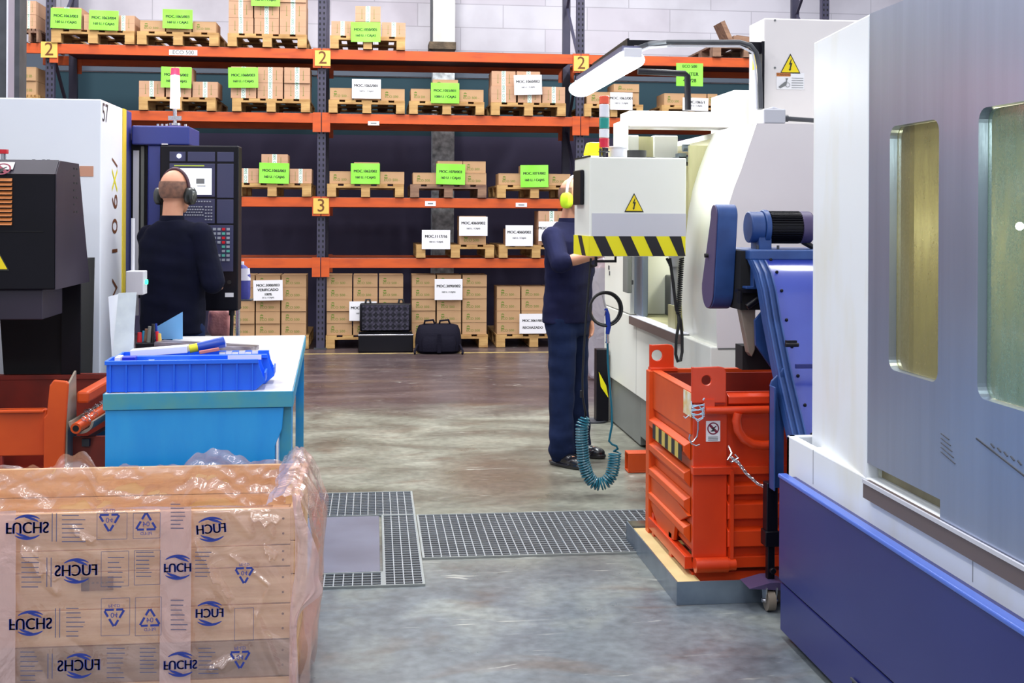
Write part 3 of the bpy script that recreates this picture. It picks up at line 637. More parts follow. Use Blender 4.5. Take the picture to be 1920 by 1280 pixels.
tb = thing('backpack', 'black nylon laptop backpack lying on the floor beside the open case', 'backpack', (P(822, 650, yb_).x, yb_+.12, 0))
x0 = P(779, 650, yb_).x; x1 = P(867, 650, yb_).x; zt = P(820, 609, yb_).z; cx = (x0+x1)/2; wd = (x1-x0)/2
m = MB(); m.rings([(cx, yb_+.15, .004, wd*.86, .12), (cx, yb_+.15, .03, wd*.98, .145), (cx, yb_+.15, .12, wd, .15), (cx, yb_+.15, .2, wd*.97, .145), (cx, yb_+.15, zt-.06, wd*.92, .12), (cx, yb_+.15, zt-.015, wd*.84, .08), (cx, yb_+.15, zt, wd*.6, .05)], 32, 3.2)
m.build('bag_body', 'nylon', tb)
m = MB(); m.rings([(cx, yb_+.02, .03, wd*.7, .04), (cx, yb_+.02, .12, wd*.74, .05), (cx, yb_+.03, .19, wd*.68, .03)], 24, 3.5); m.build('front_pocket', 'nylon', tb)
for k in (-.35, .3):
    m = MB(); m.tube([(cx+wd*k-.07, yb_+.13, zt-.03), (cx+wd*k-.06, yb_+.1, zt+.035), (cx+wd*k+.03, yb_+.1, zt+.045), (cx+wd*k+.06, yb_+.13, zt-.03)], .012); m.build('carry_handle', 'nylon', tb)
m = MB(); m.bx(cx-.02, cx+.02, yb_-.035, yb_-.025, .02, .22); m.build('strap', 'nylon', tb)
m = MB(); m.tube([(cx+wd*.9, yb_+.05, .1), (cx+wd*1.02, yb_-.02, .03), (cx+wd*.98, yb_-.07, .012)], .012); m.tube([(cx-wd*.9, yb_+.05, .1), (cx-wd*1.04, yb_-.0, .03), (cx-wd*1.03, yb_-.04, .012)], .012); m.build('strap', 'nylon', tb)
# ================================================================ RIGHT MACHINE (large machining centre)
XB, XD = 1.44, 1.50
rm = thing('machining_centre', 'large machining centre in the right foreground with silver windowed doors and indigo base', 'machine', (2.3, 2.4, 0))
YE = 4.08; YN = 1.0
zt = PX(1462, 888, XB).z; zs = PX(1462, 1090, XB).z
m = MB(); m.bx(XB, 3.4, YN, YE, zs+.004, zt-.012); m.bx(XB+.004, 3.4, YN, YE-.006, .03, zs-.004)
m.mi = 1; m.bx(XB+.012, 3.39, YN, YE-.01, zs-.004, zs+.004)
m.mi = 1; m.bx(XB+.05, 3.39, YN, YE-.05, .0, .03)
bs = m.build('base_cover', ['base_blue', 'void'], rm, smooth=False, bevel=.004)
MB().bx(XB-.004, XB+.03, YN, YE+.004, zt-.014, zt).build('base_top_edge', 'edge_blue', bs, smooth=False, bevel=.004)
n0 = PX(1600, 1240, XB); n1 = PX(1641, 1278, XB)
m = MB(); m.bx(XB-.003, XB+.02, n1.y, n0.y, .06, .105); m.mi = 1; m.bx(XB-.005, XB+.0, n1.y-.012, n0.y+.012, .052, .06); m.bx(XB-.005, XB+.0, n1.y-.012, n0.y+.012, .105, .111)
m.build('base_slot', ['void', 'dkgrey'], bs, smooth=False)
# white ledge
zl = PX(1475, 815, XD).z; ye = PX(1475, 815, XD).y
m = MB(); m.bx(XD, XD+.03, YN, ye, zt-.05, zl); m.bx(XD, 2.6, ye-.03, ye, zt-.05, zl); m.bx(XD+.002, XD+.12, YN, 3.95, zl-.012, zl-.001)
lg = m.build('ledge_panel', 'white_stain', rm, smooth=False, bevel=.005)
m = MB(); m.bx(XD+.03, 2.6, YN, ye-.03, zt-.05, zl-.11); m.build('ledge_gutter', 'dkgrey', lg, smooth=False)
for px, py in ((1525, 850), (1824, 1080)):
    y = PX(px, py, XD).y; MB().bx(XD-.0012, XD+.001, y-.0012, y+.0012, zt, zl-.003).build('panel_joint', 'midgrey', lg, smooth=False)
yr = PX(1630, 897, XD).y; zr0 = zl-.055
m = MB(); m.bx(XD-.02, XD+.02, YN, yr, zr0, zl-.012); m.bx(XD-.02, XD+.25, YN, yr, zl-.012, zl-.002); m.mi = 1; m.bx(XD-.023, XD-.016, YN, yr, zl-.010, zl+.001)
m.build('door_rail', ['rail', 'palegrey'], rm, smooth=False)
# enclosure
ztop = PX(1627, 27, XD).z; yA = PX(1627, 402, XD).y; yC = PX(1524, 402, 1.555).y
zb0 = zl-.02
m = MB()
m.add([(XD, yA, zb0), (1.555, yC, zb0), (1.555, yC, ztop), (XD, yA, ztop), (XD+.04, yA, zb0), (1.60, yC, zb0), (1.60, yC, ztop), (XD+.04, yA, ztop)],
      [(0, 1, 2, 3), (4, 7, 6, 5), (3, 2, 6, 7), (0, 4, 5, 1), (1, 5, 6, 2), (0, 3, 7, 4)])
m.bx(1.6, 3.3, yC-.04, yC, zb0, ztop)
m.build('side_panel', 'white_stain', rm, smooth=False, bevel=.006)
m = MB(); m.bx(1.62, 3.3, YN, yC-.05, ztop-.03, ztop); m.build('roof_panel', 'white', rm, smooth=False)
def rounded(y0, y1, z0, z1, r, n=6):
    pts = []
    for cy, cz, a0 in ((y1-r, z1-r, 0), (y0+r, z1-r, 90), (y0+r, z0+r, 180), (y1-r, z0+r, 270)):
        for i in range(n+1):
            a = R(a0+90*i/n); pts.append((cy+r*math.cos(a), cz+r*math.sin(a)))
    return pts
def holed_panel(name, x, y0, y1, z0, z1, w, mname, parent, th=.03, r=.035, pts_out=None):
    b = bmesh.new()
    outer = [b.verts.new((x, y, z)) for y, z in (pts_out or ((y0, z0), (y1, z0), (y1, z1), (y0, z1)))]
    inner = [b.verts.new((x, y, z)) for y, z in rounded(*w, r)]
    es = [b.edges.new((l_[i], l_[(i+1) % len(l_)])) for l_ in (outer, inner) for i in range(len(l_))]
    bmesh.ops.triangle_fill(b, edges=es, use_beauty=True)
    r_ = bmesh.ops.extrude_face_region(b, geom=b.faces[:]); 
    for g in r_['geom']:
        if isinstance(g, bmesh.types.BMVert): g.co.x += th
    bmesh.ops.recalc_face_normals(b, faces=b.faces)
    me = bpy.data.meshes.new(name); b.to_mesh(me); b.free(); me.materials.append(M[mname])
    o = bpy.data.objects.new(name, me); C.objects.link(o); o.parent = parent; o.location = -Vector(parent['_w']); o['_w'] = (0., 0., 0.)
    return o
yS = PX(1772, 700, XD).y
w1 = (PX(1758, 500, XD).y, PX(1666, 500, XD).y, PX(1668, 692, XD).z, PX(1666, 238, XD).z)
d1 = holed_panel('door_left', XD+.002, yS-.05, yA-.002, PX(1634, 872, XD).z, ztop, w1, 'silver', rm, .035)
d1.name = 'sliding_door'
m = MB(); m.prism([(p[0], p[1]) for p in rounded(*[w1[0]+.002, w1[1]-.002, w1[2]+.002, w1[3]-.002], .033)], 'x', XD+.024, XD+.03); m.build('window_pane', 'glass_a', d1, smooth=False)
w2 = (YN+.3, PX(1842, 500, XD).y, PX(1842, 745, XD).z, PX(1842, 204, XD).z)
d2 = holed_panel('sliding_door', XD-.012, YN, yS, zl-.004, ztop+.02, w2, 'silver', rm, .035)
m = MB(); m.prism([(p[0], p[1]) for p in rounded(w2[0]+.002, w2[1]-.002, w2[2]+.002, w2[3]-.002, .033)], 'x', XD+.012, XD+.018); m.build('window_pane', 'glass_b', d2, smooth=False)
s_ = PX(1850, 838, XD-.013)
m = MB(); m.bar((XD-.0135, s_.y+.05, s_.z+.012), (XD-.0135, s_.y-.25, s_.z-.05), .002, .004); 
for k in range(5): m.bar((XD-.0135, s_.y-.02-.03*k, s_.z+.012-.004*k), (XD-.0135, s_.y-.035-.03*k, s_.z+.005-.004*k), .002, .003)
for k in range(5): m.bar((XD-.0135, yS-.006, .93-.012*k), (XD-.0135, yS-.05-.008*k, .922-.014*k), .002, .002)
m.build('scratches', 'dkgrey', d2, smooth=False)
# recess under the left door
m = MB(); m.bx(XD+.05, XD+.06, yS-.1, yA, zl-.01, PX(1634, 872, XD).z+.05); m.build('sill_recess', 'interior2', rm, smooth=False)
# interior cavity
m = MB(); m.bx(2.5, 2.53, YN, yA-.02, zl, ztop-.03); m.bx(1.62, 2.5, yA-.06, yA-.03, zl, ztop-.03); m.bx(1.62, 2.5, YN, yA-.06, zl+.0, zl+.04)
m.build('work_chamber', 'interior2', rm, smooth=False)
m = MB(); m.bx(1.95, 2.3, 2.1, 2.9, zl+.04, 1.25); m.cyl((2.1, 2.6, 2.05), (2.1, 2.6, 1.62), .11); m.build('spindle_and_table', 'midgrey', rm)
def lampin(loc, e, col, r=.02):
    l = bpy.data.lights.new('work_light', 'POINT'); l.energy = e; l.color = col; l.shadow_soft_size = r
    o = bpy.data.objects.new('work_light', l); C.objects.link(o); o.location = loc
lampin((1.75, 3.2, 1.45), 7, (1, .9, .55), .05)
lampin((1.9, 2.3, 1.75), 9, (.85, .95, .9), .03)
c = P(1912, 424, 2.45); c = Vector((1.9, 0, 0)); q = ray(1912, 424); q = O0+q*(1.9/q.x)
MB().ell((q.x, q.y, q.z), (.012, .012, .012)).build('chamber_lamp', mat('lit_lamp_bulb', (255, 255, 255), emit=(240, 250, 255), es=40), rm)

# ================================================================ CHIP CONVEYOR (blue, rises out of the machine into the red skip)
cv = thing('chip_conveyor', 'blue chip conveyor rising above the red skip, with electric motor and belt guard on top', 'conveyor', (1.9, 4.5, 0))
XC = 1.58
prof = [PX(px, py, XC) for px, py in ((1431, 487), (1442, 510), (1451, 545), (1460, 600), (1470, 650), (1481, 705), (1494, 760), (1507, 815), (1513, 840))]
prof = [(p.y, p.z) for p in prof]
def side(x0, x1, off0, off1, name, mm, par, bev=.003):
    m = MB(); n = len(prof)
    f_ = [(y-off0, z) for y, z in prof]; b_ = [(y+off1, z) for y, z in prof]
    vs = [(x, y, z) for x in (x0, x1) for y, z in f_+b_]
    fs = []
    for k in range(n-1):
        fs += [(k, k+1, n+k+1, n+k), (2*n+k, 3*n+k, 3*n+k+1, 2*n+k+1), (k, 2*n+k, 2*n+k+1, k+1), (n+k, n+k+1, 3*n+k+1, 3*n+k)]
    fs += [(0, n, 3*n, 2*n), (n-1, 3*n-1, 4*n-1, 2*n-1)]
    m.add(vs, fs); return m.build(name, mm, par, bevel=bev)
sf = side(1.53, 1.585, .0, .06, 'side_frame', 'conv_blue2', cv)
for x in (1.533, 1.557, 1.582):
    side(x-.003, x+.003, .022, .0, 'frame_flange', 'conv_blue2', sf, 0)
cover = side(1.586, 2.35, -.012, .09, 'curved_cover', 'conv_blue', cv, 0)
m = MB()
for k in range(9):
    t = k/8*(len(prof)-1.001); i = int(t); fr = t-i
    y = prof[i][0]*(1-fr)+prof[i+1][0]*fr; z = prof[i][1]*(1-fr)+prof[i+1][1]*fr
    m.ell((1.615, y+.008, z), (.007, .005, .007), 8, 6)
m.build('cover_bolt_row', 'blackmetal', cover)
q = PX(1490, 685, XC); MB().bx(1.586, 2.35, q.y-.0, q.y+.012, q.z-.012, q.z+.004).build('cover_seam', 'base_blue', cover, smooth=False)
a = PX(1463, 640, 1.53); MB().bar((1.545, a.y-.02, a.z), (1.585, a.y-.02, a.z), .02, .012).cyl((1.54, a.y-.03, a.z-.01), (1.59, a.y-.03, a.z-.01), .008).build('frame_clip', 'blackmetal', sf)
# top deck beam and brackets
yt = 4.72
a = P(1402, 468, yt); b_ = P(1530, 487, yt)
m = MB(); m.bx(a.x, 2.3, yt-.03, yt+.35, b_.z, a.z); m.build('deck_beam', 'conv_blue2', cv, smooth=False, bevel=.006)
m = MB(); a = P(1411, 487, yt-.01); b_ = P(1430, 538, yt-.01); m.bx(a.x, b_.x, yt-.02, yt+.02, b_.z, a.z); m.bx(a.x-.03, b_.x+.01, yt-.02, yt+.2, b_.z-.008, b_.z+.003)
m.build('deck_bracket', 'conv_blue2', cv, smooth=False, bevel=.003)
a = P(1386, 470, yt+.05); b_ = P(1430, 580, yt+.05)
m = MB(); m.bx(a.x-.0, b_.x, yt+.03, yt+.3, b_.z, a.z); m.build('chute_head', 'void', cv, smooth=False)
m = MB(); m.bx(P(1382, 540, yt).x, P(1432, 540, yt).x, yt-.01, yt+.03, P(0, 552, yt).z, P(0, 545, yt).z); m.cyl(P(1387, 545, yt-.02), P(1387, 568, yt-.02), .011); m.cyl(P(1400, 575, yt), P(1428, 555, yt), .014)
m.build('tensioner', 'blackmetal', cv)
# discharge funnel and guide plates
f0 = P(1385, 578, 4.8); f1 = P(1414, 578, 4.8); f2 = P(1413, 668, 4.8); f3 = P(1401, 660, 4.8)
m = MB(); m.prism([(f0.x, f0.z), (f1.x, f1.z), (f2.x, f2.z+.03), ((f2.x+f3.x)/2, f2.z), (f3.x, f3.z)], 'y', 4.78, 4.83); m.build('discharge_flap', 'tan', cv, smooth=False, bevel=.004)
g = [P(1413, 600, 4.72), P(1436, 572, 4.72), P(1450, 640, 4.72), P(1452, 700, 4.72), P(1415, 646, 4.72)]
m = MB(); m.prism([(p.x, p.z) for p in g], 'y', 4.70, 4.72); m.build('chute_plate', 'conv_blue2', cv, smooth=False)
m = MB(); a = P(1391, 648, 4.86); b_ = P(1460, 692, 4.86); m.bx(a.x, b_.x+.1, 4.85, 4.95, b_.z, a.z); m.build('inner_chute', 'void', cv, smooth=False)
# motor
yM = 4.86; cz = P(1450, 426, yM).z; x = lambda px: P(px, 426, yM).x
m = MB(); m.cyl((x(1437), yM, cz), (x(1500), yM, cz), .061, n=36)
for k in range(36):
    an = 2*PI*k/36; ca, sa = math.cos(an), math.sin(an)
    m.bar((x(1440), yM+.061*ca, cz+.061*sa), (x(1497), yM+.061*ca, cz+.061*sa), .003, .016, (0, ca, sa))
mt = m.build('motor_body', 'blackmetal', cv)
m = MB(); m.cyl((x(1497), yM, cz), (x(1517), yM, cz), .068, n=36); m.cyl((x(1517), yM, cz), (x(1523), yM, cz), .068, .05, n=36); m.build('motor_fan_cover', 'purple_blue', mt, bevel=.003)
m = MB(); m.cyl((x(1402), yM, cz), (x(1428), yM, cz), .066, n=32); m.cyl((x(1428), yM, cz), (x(1438), yM, cz), .074, n=32); m.bx(x(1416), x(1440), yM-.05, yM+.06, cz-.1, cz-.03)
m.bx(x(1405), x(1455), yM-.07, yM+.07, cz-.105, cz-.092)
m.build('gearbox', 'conv_blue2', cv, bevel=.004)
for k in (1412, 1450): MB().cyl((x(k), yM-.06, cz-.095), (x(k), yM-.06, cz-.075), .006, n=8).build('mounting_bolt', 'dkgrey', cv)
m = MB(); m.tube([(x(1505), yM, cz-.06), (x(1516), yM-.01, cz-.075), (x(1530), yM, cz-.09), (2.1, yM, cz-.1)], .012); m.build('motor_cable', 'black', cv)
# belt guard (teardrop box, flat face to the left)
tp_ = PX(1357, 381, 1.42); 
yt0, zt0 = 4.83, 1.50; yb0, zb0_ = 4.92, 1.19
def tear(r0, r1, n=12):
    pts = []
    for i in range(n+1):
        a = R(-10+200*i/n); pts.append((yt0+r0*math.cos(a), zt0+r0*math.sin(a)))
    for i in range(n+1):
        a = R(190+180*i/n); pts.append((yb0+r1*math.cos(a), zb0_+r1*math.sin(a)))
    return pts
m = MB(); m.prism(tear(.045, .085), 'x', 1.415, 1.42); gd = m.build('guard_face', 'purple_blue', cv, smooth=True, bevel=.002)
gd.name = 'belt_guard_face'
m = MB(); m.prism(tear(.047, .087), 'x', 1.4202, 1.505); m.build('belt_guard', 'conv_blue2', cv, bevel=.004)
m = MB(); m.cyl((1.40, yb0-.01, 1.33), (1.415, yb0-.01, 1.33), .009); m.build('guard_screw', 'black', cv)
# shield plate, telescopic leg, foot with castors
a = PX(1450, 735, 1.435)
pts = [PX(px, py, 1.41) for px, py in ((1445, 720), (1447, 712), (1458, 700), (1467, 690), (1470, 691), (1471, 905), (1446, 905))]
m = MB(); m.add([(1.385, 4.36, P(0, 720, 4.36).z), (1.40, 4.36, P(0, 708, 4.36).z), (1.455, 4.36, P(0, 690, 4.36).z), (1.455, 4.36, P(0, 920, 4.36).z), (1.385, 4.36, P(0, 920, 4.36).z)], [(0, 1, 2, 3, 4)])
m = MB(); 
zz = lambda py, Y=4.36: P(1450, py, Y).z
xx = lambda px, Y=4.36: P(px, 700, Y).x
m.prism([(xx(1444), zz(724)), (xx(1447), zz(714)), (xx(1459), zz(702)), (xx(1468), zz(690)), (xx(1471), zz(690)), (xx(1471), zz(915)), (xx(1444), zz(915))], 'y', 4.36, 4.372)
m.bx(xx(1444), xx(1447), 4.31, 4.372, zz(915), zz(722))
m.build('shield_plate', 'conv_blue2', cv, smooth=False, bevel=.003)
xl = xx(1449, 4.38); 
m = MB(); m.bx(xl-.022, xl+.022, 4.375, 4.425, zz(1020, 4.38), zz(905, 4.38)); m.bx(xl-.028, xl+.028, 4.37, 4.43, zz(1024, 4.38), zz(995, 4.38)); m.bx(xl-.014, xl+.014, 4.385, 4.415, zz(1095, 4.38), zz(1020, 4.38))
m.cyl((xl, 4.36, zz(1068, 4.38)), (xl, 4.375, zz(1068, 4.38)), .012)
m.build('telescopic_leg', 'blackmetal', cv, bevel=.003)
m = MB(); zf = zz(1092, 4.38); m.prism([(xl-.1, zf-.008), (xl+.05, zf-.02), (xl+.05, zf), (xl+.02, zf+.012), (xl-.02, zf+.012)], 'y', 4.34, 4.46); m.build('foot_bracket', 'purple_blue', cv, smooth=False)
for dx, dy in ((-.015, 4.36), (.03, 4.44)):
    m = MB(); m.prism([(dy-.03, zf-.005), (dy+.03, zf-.005), (dy+.015, .035), (dy-.015, .035)], 'x', xl+dx-.022, xl+dx-.018); m.prism([(dy-.03, zf-.005), (dy+.03, zf-.005), (dy+.015, .035), (dy-.015, .035)], 'x', xl+dx+.018, xl+dx+.022)
    m.cyl((xl+dx-.03, dy, .04), (xl+dx+.03, dy, .04), .008, n=10)
    cs = m.build('castor', 'chrome', cv)
    m = MB(); m.cyl((xl+dx-.015, dy, .04), (xl+dx+.015, dy, .04), .039, n=24); m.build('castor_wheel', 'tan', cs)

# ================================================================ STEEL DRIP TRAY
T0 = PZ(1269, 1091, .09); T1 = PZ(1181, 981, .09)
tr = thing('drip_tray', 'low galvanised steel drip tray under the red tipping skip', 'tray', (1.5, (T0.y+T1.y)/2, 0))
x0, x1, y0, y1 = T0.x, 1.96, T0.y, T1.y+.05
m = MB(); m.bx(x0, x1, y0, y0+.004, .001, .09); m.bx(x0, x0+.004, y0+.004, y1, .001, .09); m.bx(x1-.004, x1, y0+.004, y1, .001, .09); m.bx(x0, x1, y1-.004, y1, .001, .09)
m.build('tray_wall', 'steel', tr, smooth=False)
m = MB(); m.bx(x0+.004, x1-.004, y0+.004, y1-.004, .001, .008); m.mi = 1; m.bx(x0+.03, x0+.12, y0+.1, y1-.02, .03, .06); m.build('tray_floor', ['oil', mat('pale_yellow_timber', (226, 206, 150), .5, col2=(206, 186, 130), nscale=6)], tr, smooth=False)

# ================================================================ RED TIPPING SKIP
sk = thing('tipping_skip', 'red orange steel tipping skip with lifting lugs standing in the drip tray', 'skip', (1.62, 4.98, .03))
X0, X1, Y0, Y1 = P(1300, 900, 4.6).x, 1.98, 4.6, P(1225, 700, 5.3).y
X0b = P(1227, 700, 5.3).x; X0 = (X0+X0b)/2
Z = lambda py: P(1330, py, Y0).z
zr = Z(736); zb = Z(1070)
# side wall (facing -X): flanged frame, top band, slanting louvres, V bottom
m = MB(); m.bx(X0, X0+.012, Y0+.02, Y1, .16, zr)
m.bx(X0-.012, X0+.0, Y0+.02, Y1, zr-.17, zr); 
m.build('side_wall', 'bin_or2', sk, smooth=False, bevel=.003)
for k in range(4):
    zc = zr-.235-.11*k
    m = MB(); m.prism([(X0-.002, zc-.045), (X0-.03, zc-.01), (X0-.03, zc+.015), (X0-.002, zc+.03)], 'y', Y0+.05, Y1-.03); m.build('side_rib', 'bin_or2', sk, smooth=False, bevel=.002)
m = MB(); m.prism([(Y0+.02, .30), (Y1-.02, .36), (Y1-.02, .2), (Y1-.2, .12), (Y0+.25, .14), (Y0+.22, .22)], 'x', X0-.02, X0-.005); m.build('gusset_plate', 'bin_or2', sk, smooth=False, bevel=.002)
m = MB(); m.bx(X0-.03, X0+.02, Y1-.04, Y1+.02, .03, zr); m.build('rear_corner_post', 'bin_or2', sk, smooth=False, bevel=.003)
m = MB(); m.bar((X0-.012, Y0+.03, .11), (X0-.012, Y1, .11), .035, .05); m.bx(X0-.02, X0+.01, Y0+.28, Y0+.33, .03, .16); m.bx(X0-.02, X0+.01, Y1-.1, Y1-.06, .03, .16)
m.bx(X0, X1, Y0+.03, Y0+.08, .035, .07); m.bx(X0, X1, Y1-.08, Y1-.03, .035, .07); m.bar((X1-.02, Y0+.03, .08), (X1-.02, Y1, .08), .035, .06)
m.build('base_frame', 'bin_or', sk, smooth=False, bevel=.002)
# hazard strip
hz = MB(); nz_ = 9
for k in range(nz_):
    ya = Y0+.07+(Y1-Y0-.2)*k/nz_; yb = Y0+.07+(Y1-Y0-.2)*(k+1)/nz_
    hz.mi = k % 2; hz.add([(X0-.0335, ya, zr-.285), (X0-.0335, yb, zr-.285), (X0-.0335, yb, zr-.222), (X0-.0335, ya, zr-.222)], [(0, 1, 2, 3)])
hz.build('hazard_strip', ['hazblack', 'yellow2'], sk, smooth=False, sol=.001)
# front wall facing camera
m = MB(); m.bx(X0, X1, Y0+.02, Y0+.03, zb+.03, zr); m.build('front_wall', 'bin_or', sk, smooth=False)
xp = P(1363, 900, Y0).x
m = MB(); m.bx(X0-.005, xp, Y0-.0, Y0+.02, Z(1045), zr); m.build('front_corner_panel', 'bin_or', sk, smooth=False, bevel=.003)
for (a_, b2) in ((738, 762), (905, 932), (940, 978), (990, 1030)):
    m = MB(); m.prism([(Y0+.02, Z(b2)), (Y0-.012, Z(b2)+.012), (Y0-.012, Z(a_)-.012), (Y0+.02, Z(a_))], 'x', xp+.002, X1-.03); m.build('front_rib', 'bin_or', sk, smooth=False, bevel=.002)
m = MB(); m.bx(X0-.01, X1, Y0-.016, Y0+.02, Z(889), Z(874)); m.build('front_bar', 'bin_or', sk, smooth=False, bevel=.003)
m = MB(); m.bx(X0, X1, Y0+.0, Y0+.04, Z(1066), Z(1045)); m.build('front_bar', 'bin_or', sk, smooth=False, bevel=.003)
m = MB(); m.bx(P(1366, 900, Y0).x, P(1372, 900, Y0).x, Y0-.03, Y0+.02, Z(1045), Z(880)); m.build('front_stiffener', 'bin_or', sk, smooth=False)
m = MB(); m.tube([(P(1318, 768, Y0).x, Y0-.03, Z(767)), (X1-.02, Y0-.03, Z(767))], .016, 12); m.bx(P(1320, 0, Y0).x, P(1340, 0, Y0).x, Y0-.03, Y0+.0, Z(770), Z(747)); m.build('tilt_bar', 'bin_or', sk)
lp = [P(px, py, Y0-.04) for px, py in ((1384, 774), (1381, 788), (1384, 806), (1394, 822), (1410, 832), (1428, 835), (1450, 834))]
m = MB(); m.tube(lp, .019, 12); m.build('pull_handle', 'bin_or', sk)
m = MB(); m.tube([(P(1306, 0, Y0).x, Y0-.02, Z(1056)), (P(1366, 0, Y0).x, Y0-.02, Z(1056))], .03, 16); m.tube([(P(1366, 0, Y0).x, Y0-.02, Z(1056)), (P(1381, 0, Y0).x, Y0-.02, Z(1056))], .024, 16); m.build('hinge_tube', 'bin_or', sk)
# rims and inner faces
m = MB(); m.bx(X0-.012, X0+.03, Y0, Y1, zr-.006, zr+.002); m.bx(X0, X1, Y1-.02, Y1+.01, zr-.05, zr+.006); m.build('rim', 'bin_or2', sk, smooth=False, bevel=.002)
m = MB(); m.bx(X0+.02, X1, Y1-.045, Y1-.03, .15, zr-.01); m.bx(X1-.02, X1, Y0+.02, Y1, .15, zr); m.bx(X0+.012, X1-.02, Y0+.03, Y1-.03, .14, .16); m.build('inner_wall', 'bin_in', sk, smooth=False)
def lug(x0, x1, y, z0, z1, hx, hz_, hr, name, th=.014, tilt=0):
    b = bmesh.new()
    ou = [(x0+.0, z0), (x1, z0), (x1, z1-.02), (x1-.01, z1-.004), (x1-.03, z1), (x0+.012, z1-.003), (x0, z1-.0)]
    outer = [b.verts.new((p[0], y, p[1])) for p in ou]
    inner = [b.verts.new((hx+hr*math.cos(2*PI*i/20), y, hz_+hr*math.sin(2*PI*i/20))) for i in range(20)]
    es = [b.edges.new((l_[i], l_[(i+1) % len(l_)])) for l_ in (outer, inner) for i in range(len(l_))]
    bmesh.ops.triangle_fill(b, edges=es, use_beauty=True)
    r_ = bmesh.ops.extrude_face_region(b, geom=b.faces[:])
    for g in r_['geom']:
        if isinstance(g, bmesh.types.BMVert): g.co.y += th
    bmesh.ops.recalc_face_normals(b, faces=b.faces)
    me = bpy.data.meshes.new(name); b.to_mesh(me); b.free(); me.materials.append(M['bin_or'])
    o = bpy.data.objects.new(name, me); C.objects.link(o); o.parent = sk; o.location = -Vector(sk['_w']); o['_w'] = (0., 0., 0.)
    bv = o.modifiers.new('b', 'BEVEL'); bv.width = .003; bv.segments = 2
q0 = P(1297, 756, Y0-.02); q1 = P(1362, 687, Y0-.02); h = P(1325, 713, Y0-.02)
lug(q0.x, q1.x, Y0-.02, q0.z, q1.z, h.x, h.z, P(1334, 713, Y0-.02).x-h.x, 'lifting_lug')
q0 = P(1218, 690, Y1); q1 = P(1264, 645, Y1); h = P(1232, 666, Y1)
lug(q0.x, q1.x, Y1, q0.z, q1.z, h.x, h.z, P(1242, 666, Y1).x-h.x, 'lifting_lug')
m = MB(); m.bx(q0.x, q1.x+.01, Y1-.03, Y1+.03, zr-.004, zr+.012); m.mi = 0; m.build('lug_foot', 'bin_or', sk, smooth=False, bevel=.002)
# prohibition sticker
def nosign(parent, c, w_, h_, rot=FACE, inkm='ink_plum'):
    m = MB(); m.T = Matrix.Translation(c) @ rot; m.add([(-w_/2, -h_/2, 0), (w_/2, -h_/2, 0), (w_/2, h_/2, 0), (-w_/2, h_/2, 0)], [(0, 1, 2, 3)])
    s = m.build('sticker', 'sign_white', parent, smooth=False, sol=.001)
    r = w_*.42; cy = h_/2-w_*.52
    m = MB(); m.T = Matrix.Translation(c) @ rot; n = 28; vs = []
    for k in range(n):
        a = 2*PI*k/n; vs += [(r*math.cos(a), cy+r*math.sin(a), .0015), (r*.8*math.cos(a), cy+r*.8*math.sin(a), .0015)]
    m.add(vs, [(2*k, (2*k+2) % (2*n), (2*k+3) % (2*n), 2*k+1) for k in range(n)])
    d = .06*w_; e = r*.62
    m.add([(-e-d, cy+e-d, .0016), (-e+d, cy+e+d, .0016), (e+d, cy-e+d, .0016), (e-d, cy-e-d, .0016)], [(0, 1, 2, 3)])
    m.mi = 1
    g = [(-.5, -.45), (-.1, -.2), (-.35, .0), (-.1, .08), (.45, .42), (.55, .3), (.1, -.02), (.3, -.3), (.1, -.45), (-.2, -.5)]
    m.add([(x*r, cy+y*r, .0018) for x, y in g], [tuple(range(len(g)))])
    if h_ > w_*1.2:
        m.mi = 2
        for k in range(3): m.add([(-w_*.36, -h_*.3-k*.006, .0015), (w_*.34, -h_*.3-k*.006, .0015), (w_*.34, -h_*.3-k*.006+.003, .0015), (-w_*.36, -h_*.3-k*.006+.003, .0015)], [(0, 1, 2, 3)])
    m.build('pictogram', [M['plum'], 'ink', 'ink_grey'], s, smooth=False)
M['plum'] = mat('plum_prohibition_ink', (128, 32, 60), .6)
c = P(1337, 808, Y0-.002); nosign(sk, (c.x, Y0-.0022, c.z), .058, .082)
# worn yellow label on the side with white string, hook
c = PX(1286, 752, X0-.02)
m = MB(); m.bx(X0-.0145, X0-.013, c.y-.06, c.y+.06, c.z-.055, c.z+.04); m.build('worn_label', mat('peeling_yellow_label', (226, 222, 210), .6, col2=(214, 176, 80), nscale=22), sk, smooth=False)
hk = thing('wire_hook', 'bent wire hook and pale blue string tied to the skip corner', 'hook', (P(1302, 780, Y0).x, Y0-.06, Z(770)))
m = MB()
for k in range(9):
    z = Z(755)+-.006*k; m.tube([(P(1294, 0, Y0).x+.004*math.sin(k), Y0-.052, z), (P(1305, 0, Y0).x, Y0-.062, z+.008*math.sin(k*2.1)), (P(1318, 0, Y0).x, Y0-.052, z+.004)], .0022, 6)
m.tube([P(1292, 778, Y0-.05), P(1285, 784, Y0-.055), P(1282, 780, Y0-.055)], .002, 6); m.tube([P(1318, 750, Y0-.05), P(1321, 746, Y0-.05)], .003, 6)
m.tube([P(1296, 752, Y0-.05), P(1298, 764, Y0-.06), P(1310, 760, Y0-.06), P(1317, 768, Y0-.06), P(1318, 784, Y0-.06), P(1308, 790, Y0-.06), P(1300, 780, Y0-.06)], .0024, 6)
m.build('string_knot', mat('pale_blue_twine', (176, 204, 222), .7), hk)
m = MB(); m.tube([P(px, py, Y0-.06) for px, py in ((1309, 790), (1309, 805), (1307, 818), (1300, 827), (1295, 829), (1292, 822), (1294, 814))], .003, 8); m.tube([P(px, py, Y0-.06) for px, py in ((1293, 823), (1297, 832), (1305, 835), (1312, 833))], .0028, 8)
